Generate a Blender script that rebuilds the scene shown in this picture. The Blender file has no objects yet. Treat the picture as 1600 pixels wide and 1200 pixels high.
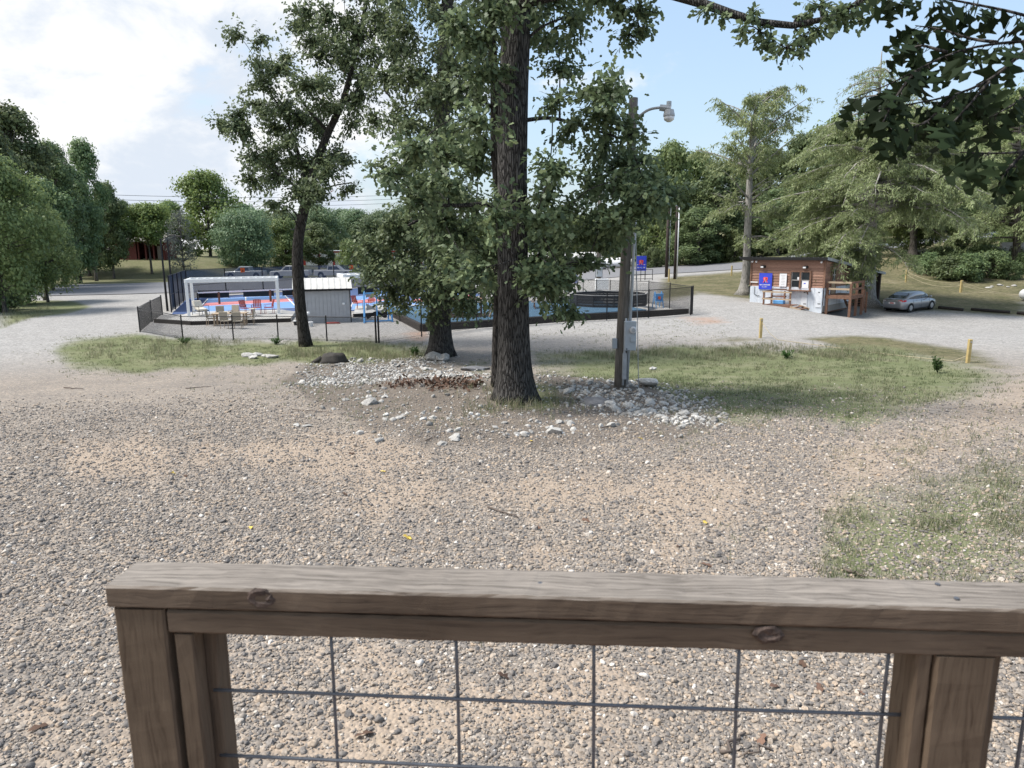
import bpy, math, random
import numpy as np
from mathutils import Vector, Matrix, Euler
rng = np.random.default_rng(7); random.seed(7)
R = math.radians
scene = bpy.context.scene
col = scene.collection
# ------------------------------------------------------------------ camera
FPX = 1110.0; PITCH = R(11.06); ROLL = R(0.5); CZ = 4.6
F_ = np.array([0, math.cos(PITCH), -math.sin(PITCH)])
R0 = np.array([1., 0, 0]); U0 = np.array([0, math.sin(PITCH), math.cos(PITCH)])
RC = R0*math.cos(ROLL) - U0*math.sin(ROLL); UC = U0*math.cos(ROLL) + R0*math.sin(ROLL)
CAM = np.array([0, 0, CZ])
cd = bpy.data.cameras.new('camera'); cam = bpy.data.objects.new('camera', cd); col.objects.link(cam)
cd.sensor_width = 36; cd.lens = FPX/1600*36; cd.clip_start = .05; cd.clip_end = 3000
M3 = Matrix([[RC[i], UC[i], -F_[i]] for i in range(3)])
cam.matrix_world = Matrix.Translation((0, 0, CZ)) @ M3.to_4x4()
scene.camera = cam
cd.dof.use_dof = True; cd.dof.focus_distance = 22.0; cd.dof.aperture_fstop = 9.0
# ------------------------------------------------------------------ light
SUN_EL, SUN_AZ = R(56), R(-94)          # azimuth from +Y, negative to the left
wd = bpy.data.worlds.new('World'); scene.world = wd; wd.use_nodes = True
def world_nodes():
    nt = wd.node_tree; N = nt.nodes; L = nt.links; N.clear()
    out = N.new('ShaderNodeOutputWorld'); bg = N.new('ShaderNodeBackground'); bg.inputs['Strength'].default_value = .115
    sky = N.new('ShaderNodeTexSky'); sky.sky_type = 'NISHITA'; sky.sun_disc = False
    sky.sun_elevation = SUN_EL; sky.sun_rotation = SUN_AZ; sky.air_density = 1.2; sky.dust_density = 2.2
    tc = N.new('ShaderNodeTexCoord'); sep = N.new('ShaderNodeSeparateXYZ'); L.new(tc.outputs['Generated'], sep.inputs[0])
    def math_(op, a, b=None, c=None, clamp=False):
        m = N.new('ShaderNodeMath'); m.operation = op; m.use_clamp = clamp
        for i, v in enumerate((a, b, c)):
            if v is None: continue
            if isinstance(v, (int, float)): m.inputs[i].default_value = v
            else: L.new(v, m.inputs[i])
        return m.outputs[0]
    cmb = N.new('ShaderNodeCombineXYZ'); L.new(sep.outputs[0], cmb.inputs[0]); L.new(sep.outputs[1], cmb.inputs[1]); L.new(math_('MULTIPLY', sep.outputs[2], 1.7), cmb.inputs[2])
    def noise(scale, det, rough, off, dist=0.0):
        mp = N.new('ShaderNodeMapping'); L.new(cmb.outputs[0], mp.inputs[0]); mp.inputs['Location'].default_value = off
        n = N.new('ShaderNodeTexNoise'); n.inputs['Scale'].default_value = scale; n.inputs['Detail'].default_value = det
        n.inputs['Roughness'].default_value = rough; n.inputs['Distortion'].default_value = dist
        L.new(mp.outputs[0], n.inputs['Vector']); return n.outputs['Fac']
    n1 = noise(3.4, 10, .56, (3.1, 1.4, 0), .2); n2 = noise(6.5, 9, .6, (1.7, 5.2, 0), .3)
    bank = math_('MULTIPLY', sep.outputs[0], -.46)           # the cloud bank lies to the left of the valley
    cov = math_('ADD', n1, bank)
    cov = math_('ADD', cov, math_('MULTIPLY', math_('SUBTRACT', n2, .5), .25))
    mr = N.new('ShaderNodeMapRange'); mr.interpolation_type = 'SMOOTHSTEP'; L.new(cov, mr.inputs[0])
    mr.inputs[1].default_value = .47; mr.inputs[2].default_value = .60
    shade = N.new('ShaderNodeMapRange'); L.new(n2, shade.inputs[0]); shade.interpolation_type = 'SMOOTHSTEP'; shade.inputs[1].default_value = .4; shade.inputs[2].default_value = .58
    cc = N.new('ShaderNodeMixRGB'); L.new(shade.outputs[0], cc.inputs[0])
    cc.inputs[1].default_value = (3.55, 3.9, 4.4, 1); cc.inputs[2].default_value = (4.85, 4.9, 4.95, 1)
    # thin high haze over the whole dome
    hz = N.new('ShaderNodeMixRGB'); hz.inputs[0].default_value = .45; L.new(sky.outputs[0], hz.inputs[1]); hz.inputs[2].default_value = (2.9, 3.9, 5.1, 1)
    mx = N.new('ShaderNodeMixRGB'); L.new(mr.outputs[0], mx.inputs[0]); L.new(hz.outputs[0], mx.inputs[1]); L.new(cc.outputs[0], mx.inputs[2])
    L.new(mx.outputs[0], bg.inputs['Color']); L.new(bg.outputs[0], out.inputs[0])
world_nodes()
sl = bpy.data.lights.new('sun', 'SUN'); sl.energy = 3.3; sl.angle = R(17); sl.color = (1, .955, .89)
sun = bpy.data.objects.new('sun', sl); col.objects.link(sun)
sd = Vector((math.sin(SUN_AZ)*math.cos(SUN_EL), math.cos(SUN_AZ)*math.cos(SUN_EL), math.sin(SUN_EL)))
sun.rotation_euler = sd.to_track_quat('Z', 'Y').to_euler(); sun.location = (-20, 10, 40)
vs = scene.view_settings; vs.view_transform = 'Standard'; vs.look = 'None'; vs.exposure = 0.9; vs.gamma = 1.0; vs.use_curve_mapping = False
# ------------------------------------------------------------------ terrain
def ss(t):
    t = np.clip(t, 0, 1); return t*t*(3-2*t)
def terr(x, y):
    x = np.asarray(x, float); y = np.asarray(y, float)
    z = 1.6*(1-ss((y-5)/25))
    zr = np.interp(x, [8, 15, 30, 46, 60, 90, 200], [0, .5, 1.5, 3.4, 4.9, 6.2, 9])
    carve = ss((x-50)/4)*(1-ss((y-84)/8))*(1-ss((x-70)/4))
    z = z + zr*ss((y-58)/32)*(1-carve)
    z = z + ss((y-108)/16)*3.0*(1-ss((x+58)/24))
    z = z + ss((y-112)/80)*9*ss((x-15)/40)
    z = z - .6*ss((x-18)/7)*ss((y-34)/8)*(1-ss((y-50)/12)) + .3*ss((x-8)/6)*(1-ss((x-17)/6))*ss((y-44)/6)*(1-ss((y-58)/8))
    z = z + .42*np.exp(-((x+.6)/4.6)**2-((y-19.6)/2.2)**2)          # rock mound round the oak
    z = z + .02*np.sin(x*.9+y*.4)*np.sin(y*.7-x*.3)*np.exp(-((y-14)/14)**2)
    return z
def tz(x, y): return float(terr(x, y))
def ray(u, v): return F_ + RC*(u-800)/FPX + UC*(600-v)/FPX
TS = np.geomspace(1.2, 700, 2500)
def G(u, v):                       # where the line of sight through a pixel of the photo meets the terrain
    d = ray(u, v); q = CAM + d*TS[:, None]
    k = np.nonzero(q[:, 2] < terr(q[:, 0], q[:, 1]))[0]
    if len(k) == 0: return None
    a, b = TS[max(k[0]-1, 0)], TS[k[0]]
    for _ in range(24):
        m = (a+b)/2; p = CAM + d*m
        if p[2] < tz(p[0], p[1]): b = m
        else: a = m
    return CAM + d*b
def P(u, v, Y):
    d = ray(u, v); return CAM + d*(Y/d[1])
def zat(u, v, Y): return float(P(u, v, Y)[2])
def proj(q):
    d = np.asarray(q) - CAM; w = d @ F_
    return 800 + FPX*(d @ RC)/w, 600 - FPX*(d @ UC)/w
# ------------------------------------------------------------------ materials
MATS = {}
def mk(name, c, c2=None, scale=6, rough=.8, bump=.15, metal=0, stretch=(1, 1, 1), spec=.3, det=6, bdist=.02, coat=0, objrand=0):
    if name in MATS: return MATS[name]
    m = bpy.data.materials.new(name); m.use_nodes = True; nt = m.node_tree; N = nt.nodes; L = nt.links
    b = N['Principled BSDF']; b.inputs['Roughness'].default_value = rough; b.inputs['Metallic'].default_value = metal
    b.inputs['Specular IOR Level'].default_value = spec; b.inputs['Coat Weight'].default_value = coat
    if c2 is None: c2 = tuple(x*.72 for x in c)
    tc = N.new('ShaderNodeTexCoord'); mp = N.new('ShaderNodeMapping'); mp.inputs['Scale'].default_value = stretch
    L.new(tc.outputs['Object'], mp.inputs[0])
    n = N.new('ShaderNodeTexNoise'); n.inputs['Scale'].default_value = scale; n.inputs['Detail'].default_value = det; n.inputs['Roughness'].default_value = .6
    L.new(mp.outputs[0], n.inputs['Vector'])
    rp = N.new('ShaderNodeValToRGB'); rp.color_ramp.elements[0].position = .32; rp.color_ramp.elements[1].position = .68
    rp.color_ramp.elements[0].color = (*c2, 1); rp.color_ramp.elements[1].color = (*c, 1)
    L.new(n.outputs['Fac'], rp.inputs[0])
    src = rp.outputs[0]
    if objrand:
        oi = N.new('ShaderNodeObjectInfo'); hs = N.new('ShaderNodeHueSaturation'); mr = N.new('ShaderNodeMapRange')
        mr.inputs[3].default_value = 1-objrand; mr.inputs[4].default_value = 1+objrand
        L.new(oi.outputs['Random'], mr.inputs[0]); L.new(mr.outputs[0], hs.inputs['Value']); L.new(src, hs.inputs['Color']); src = hs.outputs[0]
    L.new(src, b.inputs['Base Color'])
    if bump:
        bp = N.new('ShaderNodeBump'); bp.inputs['Strength'].default_value = bump; bp.inputs['Distance'].default_value = bdist
        L.new(n.outputs['Fac'], bp.inputs['Height']); L.new(bp.outputs[0], b.inputs['Normal'])
    MATS[name] = m; return m
def mk_leaf(name, cols, trans=.35, objvar=.12, rough=.55, spec=.35):
    """leaf colour varies leaf by leaf (attribute rv) and tree by tree"""
    m = bpy.data.materials.new(name); m.use_nodes = True; nt = m.node_tree; N = nt.nodes; L = nt.links
    b = N['Principled BSDF']; b.inputs['Roughness'].default_value = rough; b.inputs['Specular IOR Level'].default_value = spec
    at = N.new('ShaderNodeAttribute'); at.attribute_name = 'rv'
    rp = N.new('ShaderNodeValToRGB'); els = rp.color_ramp.elements
    while len(els) < len(cols): els.new(.5)
    for i, (p, c) in enumerate(cols): els[i].position = p; els[i].color = (*c, 1)
    L.new(at.outputs['Fac'], rp.inputs[0])
    oi = N.new('ShaderNodeObjectInfo'); hs = N.new('ShaderNodeHueSaturation'); mr = N.new('ShaderNodeMapRange')
    mr.inputs[3].default_value = 1-objvar*2; mr.inputs[4].default_value = 1+objvar*2
    L.new(oi.outputs['Random'], mr.inputs[0]); L.new(mr.outputs[0], hs.inputs['Value'])
    mr2 = N.new('ShaderNodeMapRange'); mr2.inputs[3].default_value = .5-objvar*.12; mr2.inputs[4].default_value = .5+objvar*.16
    L.new(oi.outputs['Random'], mr2.inputs[0]); L.new(mr2.outputs[0], hs.inputs['Hue'])
    L.new(rp.outputs[0], hs.inputs['Color']); L.new(hs.outputs[0], b.inputs['Base Color'])
    t = N.new('ShaderNodeBsdfTranslucent'); hs2 = N.new('ShaderNodeHueSaturation'); hs2.inputs['Value'].default_value = 1.5; hs2.inputs['Hue'].default_value = .485
    L.new(hs.outputs[0], hs2.inputs['Color']); L.new(hs2.outputs[0], t.inputs[0])
    mx = N.new('ShaderNodeMixShader'); mx.inputs[0].default_value = trans
    L.new(b.outputs[0], mx.inputs[1]); L.new(t.outputs[0], mx.inputs[2]); L.new(mx.outputs[0], N['Material Output'].inputs[0])
    MATS[name] = m; return m
def mk_bark(name, c, c2, sx=9, sz=1.3, bump=.9, dist=.05):
    m = bpy.data.materials.new(name); m.use_nodes = True; nt = m.node_tree; N = nt.nodes; L = nt.links
    b = N['Principled BSDF']; b.inputs['Roughness'].default_value = .95; b.inputs['Specular IOR Level'].default_value = .1
    tc = N.new('ShaderNodeTexCoord'); mp = N.new('ShaderNodeMapping'); mp.inputs['Scale'].default_value = (sx, sx, sz); L.new(tc.outputs['Object'], mp.inputs[0])
    nz = N.new('ShaderNodeTexNoise'); nz.inputs['Scale'].default_value = 1.6; nz.inputs['Detail'].default_value = 5; L.new(mp.outputs[0], nz.inputs['Vector'])
    add = N.new('ShaderNodeMixRGB'); add.blend_type = 'ADD'; add.inputs[0].default_value = .55; L.new(mp.outputs[0], add.inputs[1]); L.new(nz.outputs['Color'], add.inputs[2])
    vo = N.new('ShaderNodeTexVoronoi'); vo.feature = 'DISTANCE_TO_EDGE'; vo.inputs['Scale'].default_value = 1.7; L.new(add.outputs[0], vo.inputs['Vector'])
    mr = N.new('ShaderNodeMapRange'); mr.inputs[2].default_value = .22; L.new(vo.outputs['Distance'], mr.inputs[0])
    n2 = N.new('ShaderNodeTexNoise'); n2.inputs['Scale'].default_value = 26; n2.inputs['Detail'].default_value = 4; L.new(tc.outputs['Object'], n2.inputs['Vector'])
    ml = N.new('ShaderNodeMath'); ml.operation = 'MULTIPLY_ADD'; L.new(n2.outputs['Fac'], ml.inputs[0]); ml.inputs[1].default_value = .5; L.new(mr.outputs[0], ml.inputs[2])
    rp = N.new('ShaderNodeValToRGB'); rp.color_ramp.elements[0].color = (*c2, 1); rp.color_ramp.elements[1].color = (*c, 1); rp.color_ramp.elements[0].position = .2; rp.color_ramp.elements[1].position = 1.0
    L.new(ml.outputs[0], rp.inputs[0]); L.new(rp.outputs[0], b.inputs['Base Color'])
    bp = N.new('ShaderNodeBump'); bp.inputs['Strength'].default_value = bump; bp.inputs['Distance'].default_value = dist
    L.new(ml.outputs[0], bp.inputs['Height']); L.new(bp.outputs[0], b.inputs['Normal'])
    MATS[name] = m; return m
def mk_wood(name, c, c2, grain=60, weather=None, bump=.35):
    """boards with the grain along local x, darker streaks, a few knots"""
    m = bpy.data.materials.new(name); m.use_nodes = True; nt = m.node_tree; N = nt.nodes; L = nt.links
    b = N['Principled BSDF']; b.inputs['Roughness'].default_value = .85; b.inputs['Specular IOR Level'].default_value = .2
    tc = N.new('ShaderNodeTexCoord')
    n0 = N.new('ShaderNodeTexNoise'); n0.inputs['Scale'].default_value = 2.4; n0.inputs['Detail'].default_value = 3
    mp0 = N.new('ShaderNodeMapping'); mp0.inputs['Scale'].default_value = (1.2, 5, 5); L.new(tc.outputs['Object'], mp0.inputs[0]); L.new(mp0.outputs[0], n0.inputs['Vector'])
    mix = N.new('ShaderNodeMixRGB'); mix.blend_type = 'ADD'; mix.inputs[0].default_value = .06; L.new(tc.outputs['Object'], mix.inputs[1]); L.new(n0.outputs['Color'], mix.inputs[2])
    mp = N.new('ShaderNodeMapping'); mp.inputs['Scale'].default_value = (1.6, grain, grain); L.new(mix.outputs[0], mp.inputs[0])
    n = N.new('ShaderNodeTexNoise'); n.inputs['Scale'].default_value = 2.2; n.inputs['Detail'].default_value = 7; n.inputs['Roughness'].default_value = .65; L.new(mp.outputs[0], n.inputs['Vector'])
    n3 = N.new('ShaderNodeTexNoise'); n3.inputs['Scale'].default_value = 3.5; n3.inputs['Detail'].default_value = 4; L.new(tc.outputs['Object'], n3.inputs['Vector'])
    rp = N.new('ShaderNodeValToRGB'); e = rp.color_ramp.elements; e[0].position = .3; e[1].position = .66; e[0].color = (*c2, 1); e[1].color = (*c, 1)
    k = e.new(.46); k.color = tuple(a*.35+q*.65 for a, q in zip(c2, c)) + (1,)
    L.new(n.outputs['Fac'], rp.inputs[0])
    mm = N.new('ShaderNodeMixRGB'); mm.blend_type = 'MULTIPLY'; mm.inputs[0].default_value = .6
    rp2 = N.new('ShaderNodeValToRGB'); rp2.color_ramp.elements[0].position = .3; rp2.color_ramp.elements[1].position = .65
    rp2.color_ramp.elements[0].color = (.45, .42, .4, 1); rp2.color_ramp.elements[1].color = (1, 1, 1, 1)
    L.new(n3.outputs['Fac'], rp2.inputs[0]); L.new(rp.outputs[0], mm.inputs[1]); L.new(rp2.outputs[0], mm.inputs[2])
    outc = mm.outputs[0]
    if weather:                     # upward faces have silvered in sun and rain, streaked along the grain
        ge = N.new('ShaderNodeNewGeometry'); sp = N.new('ShaderNodeSeparateXYZ'); L.new(ge.outputs['True Normal'], sp.inputs[0])
        mw = N.new('ShaderNodeMath'); mw.operation = 'MULTIPLY_ADD'; L.new(sp.outputs[2], mw.inputs[0]); mw.inputs[1].default_value = 1.7; L.new(n.outputs['Fac'], mw.inputs[2])
        mw2 = N.new('ShaderNodeMath'); mw2.operation = 'SUBTRACT'; mw2.use_clamp = True; L.new(mw.outputs[0], mw2.inputs[0]); mw2.inputs[1].default_value = 1.15
        rw = N.new('ShaderNodeValToRGB'); rw.color_ramp.elements[0].position = .34; rw.color_ramp.elements[1].position = .6; rw.color_ramp.elements[0].color = tuple(q*.42 for q in weather)+(1,); rw.color_ramp.elements[1].color = (*weather, 1); L.new(n.outputs['Fac'], rw.inputs[0])
        mxw = N.new('ShaderNodeMixRGB'); L.new(mw2.outputs[0], mxw.inputs[0]); L.new(mm.outputs[0], mxw.inputs[1]); L.new(rw.outputs[0], mxw.inputs[2]); 
        m3 = N.new('ShaderNodeMixRGB'); m3.blend_type = 'MULTIPLY'; m3.inputs[0].default_value = .35; L.new(mxw.outputs[0], m3.inputs[1]); L.new(rp2.outputs[0], m3.inputs[2]); outc = m3.outputs[0]
    L.new(outc, b.inputs['Base Color'])
    bp = N.new('ShaderNodeBump'); bp.inputs['Strength'].default_value = bump; bp.inputs['Distance'].default_value = .003
    L.new(n.outputs['Fac'], bp.inputs['Height']); L.new(bp.outputs[0], b.inputs['Normal'])
    MATS[name] = m; return m
def mk_screen(name, c, alpha):
    """woven mesh seen from far: part of the light passes through the weave"""
    m = bpy.data.materials.new(name); m.use_nodes = True; nt = m.node_tree; N = nt.nodes; L = nt.links
    b = N['Principled BSDF']; b.inputs['Base Color'].default_value = (*c, 1); b.inputs['Roughness'].default_value = .9
    n = N.new('ShaderNodeTexNoise'); n.inputs['Scale'].default_value = .9; n.inputs['Detail'].default_value = 3
    tc = N.new('ShaderNodeTexCoord'); L.new(tc.outputs['Object'], n.inputs['Vector'])
    mr = N.new('ShaderNodeMapRange'); mr.inputs[3].default_value = alpha-.06; mr.inputs[4].default_value = alpha+.06; L.new(n.outputs['Fac'], mr.inputs[0])
    t = N.new('ShaderNodeBsdfTransparent'); mx = N.new('ShaderNodeMixShader')
    L.new(mr.outputs[0], mx.inputs[0]); L.new(t.outputs[0], mx.inputs[1]); L.new(b.outputs[0], mx.inputs[2]); L.new(mx.outputs[0], N['Material Output'].inputs[0])
    MATS[name] = m; return m
def mk_glass(name, c=(.02, .025, .03)):
    m = mk(name, c, c, rough=.08, bump=0, spec=.8); return m
# ------------------------------------------------------------------ mesh building
class MB:
    def __init__(s): s.v = []; s.f = []
    def add(s, vs, fs):
        o = len(s.v); s.v += [tuple(map(float, q)) for q in vs]; s.f += [tuple(i+o for i in f) for f in fs]; return s
    def box(s, c, d, rz=0, rx=0, ry=0, bev=0):
        x, y, z = d[0]/2, d[1]/2, d[2]/2
        if bev:
            b = min(bev, x*.9, y*.9, z*.9); vs = []
            for sx in (-1, 1):
                for sy in (-1, 1):
                    for sz in (-1, 1):
                        vs += [(sx*(x-b), sy*(y-b), sz*z), (sx*(x-b), sy*y, sz*(z-b)), (sx*x, sy*(y-b), sz*(z-b))]
            def i(a, b_, c_, k): return ((a*2+b_)*2+c_)*3+k
            fs = [(i(0,0,1,0), i(1,0,1,0), i(1,1,1,0), i(0,1,1,0)), (i(0,0,0,0), i(0,1,0,0), i(1,1,0,0), i(1,0,0,0)),
                  (i(0,0,0,1), i(1,0,0,1), i(1,0,1,1), i(0,0,1,1)), (i(0,1,0,1), i(0,1,1,1), i(1,1,1,1), i(1,1,0,1)),
                  (i(0,0,0,2), i(0,0,1,2), i(0,1,1,2), i(0,1,0,2)), (i(1,0,0,2), i(1,1,0,2), i(1,1,1,2), i(1,0,1,2))]
            for a in (0, 1):
                for b_ in (0, 1):
                    fs.append((i(a,b_,0,1), i(a,b_,1,1), i(a,b_,1,2), i(a,b_,0,2)))
                    fs.append((i(a,0,b_,0), i(a,1,b_,0), i(a,1,b_,2), i(a,0,b_,2)))
                    fs.append((i(0,a,b_,0), i(1,a,b_,0), i(1,a,b_,1), i(0,a,b_,1)))
                    for c_ in (0, 1): fs.append((i(a,b_,c_,0), i(a,b_,c_,1), i(a,b_,c_,2)))
        else:
            vs = [(sx*x, sy*y, sz*z) for sx in (-1, 1) for sy in (-1, 1) for sz in (-1, 1)]
            fs = [(0,1,3,2), (4,6,7,5), (0,4,5,1), (2,3,7,6), (0,2,6,4), (1,5,7,3)]
        if rz or rx or ry:
            e = Euler((rx, ry, rz)).to_matrix(); vs = [e @ Vector(q) for q in vs]
        return s.add([(q[0]+c[0], q[1]+c[1], q[2]+c[2]) for q in vs], fs)
    def bar(s, a, b, w, h=None, up=(0, 0, 1)):
        h = h or w; a = Vector(a); b = Vector(b); d = (b-a).normalized(); u = Vector(up)
        if abs(d.dot(u)) > .98: u = Vector((0, 1, 0))
        r = d.cross(u).normalized(); u = r.cross(d); vs = []
        for q in (a, b):
            for sx, sy in ((-1,-1), (1,-1), (1,1), (-1,1)): vs.append(q + r*sx*w/2 + u*sy*h/2)
        return s.add(vs, [(0,1,2,3), (7,6,5,4), (0,4,5,1), (1,5,6,2), (2,6,7,3), (3,7,4,0)])
    def tube(s, pts, rad, n=8, cap=True):
        pts = [Vector(p) for p in pts]
        if not hasattr(rad, '__len__'): rad = [rad]*len(pts)
        vs = []; ref = None
        for i, p in enumerate(pts):
            d = (pts[min(i+1, len(pts)-1)] - pts[max(i-1, 0)]).normalized()
            if ref is None: ref = Vector((1, 0, 0)) if abs(d.x) < .8 else Vector((0, 1, 0))
            r = (ref - d*ref.dot(d)).normalized(); ref = r; t = d.cross(r)
            for k in range(n):
                a = 2*math.pi*k/n; vs.append(p + (r*math.cos(a) + t*math.sin(a))*rad[i])
        fs = []
        for i in range(len(pts)-1):
            for k in range(n):
                k2 = (k+1) % n; fs.append((i*n+k, i*n+k2, (i+1)*n+k2, (i+1)*n+k))
        if cap: fs += [tuple(range(n-1, -1, -1)), tuple((len(pts)-1)*n+k for k in range(n))]
        return s.add(vs, fs)
    def quad(s, a, b, c, d): return s.add([a, b, c, d], [(0, 1, 2, 3)])
    def prism(s, poly, o, ax, ay, an, depth):
        o, ax, ay, an = (Vector(q) for q in (o, ax, ay, an)); n = len(poly)
        a = [o + ax*x + ay*y for x, y in poly]; b = [q + an*depth for q in a]
        return s.add(a+b, [tuple(range(n-1, -1, -1)), tuple(range(n, 2*n))] + [(i, (i+1) % n, n+(i+1) % n, n+i) for i in range(n)])
    def build(s, name, mat, parent=None, smooth=False, kind=None):
        me = bpy.data.meshes.new(name); me.from_pydata(s.v, [], s.f); me.update()
        return finish(name, me, mat, parent, smooth, kind)
def finish(name, me, mat, parent=None, smooth=False, kind=None):
    if mat: me.materials.append(MATS[mat] if isinstance(mat, str) else mat)
    if smooth: me.polygons.foreach_set('use_smooth', [True]*len(me.polygons))
    o = bpy.data.objects.new(name, me); col.objects.link(o)
    if parent: o.parent = parent
    if kind: o['kind'] = kind
    return o
def mesh_np(name, V, Fc, rv=None):
    me = bpy.data.meshes.new(name); V = np.ascontiguousarray(V, np.float32); Fc = np.ascontiguousarray(Fc, np.int32)
    n, k = Fc.shape
    me.vertices.add(len(V)); me.vertices.foreach_set('co', V.ravel())
    me.loops.add(n*k); me.loops.foreach_set('vertex_index', Fc.ravel())
    me.polygons.add(n); me.polygons.foreach_set('loop_start', np.arange(0, n*k, k, dtype=np.int32)); me.polygons.foreach_set('loop_total', np.full(n, k, np.int32))
    me.update(calc_edges=True)
    if rv is not None:
        a = me.attributes.new('rv', 'FLOAT', 'FACE'); a.data.foreach_set('value', np.ascontiguousarray(rv, np.float32))
    return me
def tag(o, label, cat=None, group=None):
    o['label'] = label
    if cat: o['category'] = cat
    if group: o['group'] = group
    return o
def thing(name, label, cat, loc=(0, 0, 0), rz=0, group=None):
    o = bpy.data.objects.new(name, None); col.objects.link(o); o.empty_display_size = .2
    o.location = tuple(map(float, loc)); o.rotation_euler = (0, 0, rz); return tag(o, label, cat, group)
def kids(o): return [c for c in bpy.data.objects if c.parent == o]
def copy_tree(o, parent=None):
    c = o.copy(); col.objects.link(c)
    if parent: c.parent = parent
    for ch in list(o.children): copy_tree(ch, c)
    return c
def part(name, mat, parent, *boxes, smooth=False, bev=0):
    m = MB()
    for b in boxes: m.box(*b, bev=bev) if len(b) == 2 else m.box(b[0], b[1], *b[2:], bev=bev)
    return m.build(name, mat, parent, smooth)
# ------------------------------------------------------------------ material list
mk('white_paint', (.78, .79, .8), (.68, .69, .7), rough=.5, bump=.03)
mk('black_metal', (.018, .018, .02), (.01, .01, .012), rough=.5, bump=.05)
mk('dark_timber', (.045, .038, .034), (.02, .017, .015), scale=9, stretch=(1, 1, 4), bump=.3)
mk('brown_wood', (.22, .125, .085), (.12, .065, .045), scale=7, bump=.25, objrand=.15)
mk('cedar_siding', (.37, .222, .165), (.21, .12, .088), scale=5, stretch=(1, 1, 7), bump=.25, objrand=.22)
mk('galv', (.70, .75, .81), (.50, .54, .6), scale=1.6, rough=.5, metal=.08, bump=.05)
mk('patch_metal', (.66, .69, .73), (.52, .55, .6), scale=3, rough=.6, bump=.05)
mk('galv_dull', (.42, .44, .46), (.3, .31, .33), scale=4, rough=.55, metal=.3, bump=.05)
mk('shed_siding', (.40, .41, .43), (.34, .35, .37), scale=2.5, rough=.6, bump=.03)
mk('shed_roof', (.56, .55, .525), (.46, .45, .43), scale=3, rough=.45, bump=.03)
mk('roof_black', (.02, .021, .023), (.012, .012, .014), rough=.6)
mk('pole_wood', (.20, .18, .16), (.09, .08, .07), scale=5, stretch=(8, 8, .6), bump=.5)
mk('pole_dark', (.06, .045, .04), (.03, .022, .02), scale=5, stretch=(8, 8, .6), bump=.5)
mk('conduit', (.45, .48, .52), (.36, .39, .42), rough=.45, bump=.03)
mk('box_grey', (.42, .46, .5), (.36, .4, .44), rough=.5, bump=.04)
mk('sign_blue', (.045, .075, .55), (.035, .06, .48), rough=.45, bump=.02)
mk('sign_red', (.75, .09, .08), (.65, .07, .07), rough=.5, bump=0)
mk('sign_white', (.8, .8, .8), (.75, .75, .75), rough=.5, bump=0)
mk('orange', (.72, .13, .03), (.62, .10, .02), rough=.6, bump=.02)
mk('yellow_post', (.50, .39, .18), (.38, .29, .13), scale=5, bump=.2)
mk('rope', (.42, .37, .26), (.34, .29, .2), rough=.9, bump=.1)
mk('light_blue', (.13, .36, .68), (.10, .28, .56), scale=8, rough=.5, bump=.05)
mk('grey_board', (.4, .39, .38), (.3, .29, .28), scale=5, bump=.1)
mk('red_plastic', (.33, .06, .05), (.26, .045, .04), rough=.55, bump=.03)
mk('cream', (.62, .58, .5), (.52, .48, .41), scale=10, rough=.9, bump=.1)
mk('tan_sling', (.36, .32, .26), (.29, .26, .21), scale=14, rough=.9, bump=.1)
mk('tan_wood', (.42, .33, .24), (.33, .25, .17), scale=8, bump=.15)
mk('court_blue', (.05, .085, .19), (.042, .07, .16), scale=1.5, rough=.75, bump=.03)
mk('court_light', (.15, .27, .52), (.13, .24, .46), scale=1.5, rough=.75, bump=.03)
mk('court_red', (.48, .17, .18), (.42, .15, .155), scale=1.5, rough=.75, bump=.03)
mk('turf_blue', (.06, .125, .19), (.042, .09, .145), scale=6, rough=.9, bump=.2)
mk('concrete', (.42, .41, .39), (.32, .31, .3), scale=2.5, rough=.9, bump=.15)
mk('asphalt', (.20, .20, .21), (.15, .15, .16), scale=3, rough=.9, bump=.15)
mk('rubber', (.02, .02, .02), (.012, .012, .012), rough=.85, bump=.1)
mk('pit_black', (.022, .024, .028), (.012, .013, .016), scale=5, rough=.5, bump=.05)
mk('car_paint', (.33, .34, .365), (.33, .34, .365), rough=.3, bump=0, metal=.55, spec=.5, coat=.6)
mk('truck_silver', (.42, .44, .47), (.4, .42, .45), rough=.3, bump=0, metal=.4, coat=.5)
mk('truck_white', (.75, .75, .76), (.7, .7, .71), rough=.35, bump=0, coat=.5)
mk('truck_red', (.25, .03, .03), (.2, .025, .025), rough=.35, bump=0, coat=.5)
mk('rim', (.6, .61, .63), (.55, .56, .58), rough=.3, metal=.7, bump=0)
mk('tail_red', (.6, .03, .035), (.5, .02, .025), rough=.2, bump=0)
mk('lens', (.75, .76, .78), (.7, .7, .72), rough=.2, bump=0)
mk('trim_black', (.015, .015, .016), (.01, .01, .01), rough=.5, bump=0)
mk('barn_red', (.15, .045, .04), (.09, .026, .024), scale=4, stretch=(6, 6, .6), bump=.3)
mk('old_wood', (.26, .24, .23), (.16, .145, .135), scale=5, stretch=(6, 6, .7), bump=.3)
mk('storage_white', (.7, .71, .74), (.62, .63, .66), scale=1, rough=.6, bump=.02)
mk('storage_red', (.4, .05, .045), (.33, .04, .035), rough=.6, bump=.02)
mk('rock_white', (.52, .51, .49), (.26, .25, .235), scale=9, rough=.95, bump=.5, objrand=.18)
mk('rock_grey', (.2, .2, .21), (.1, .1, .105), scale=7, rough=.95, bump=.5)
mk('stump', (.06, .055, .05), (.03, .027, .025), scale=8, stretch=(4, 4, 1), bump=.6)
mk('dead_leaf', (.17, .10, .07), (.09, .055, .04), scale=20, rough=.8, bump=.1, objrand=.4)
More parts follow.
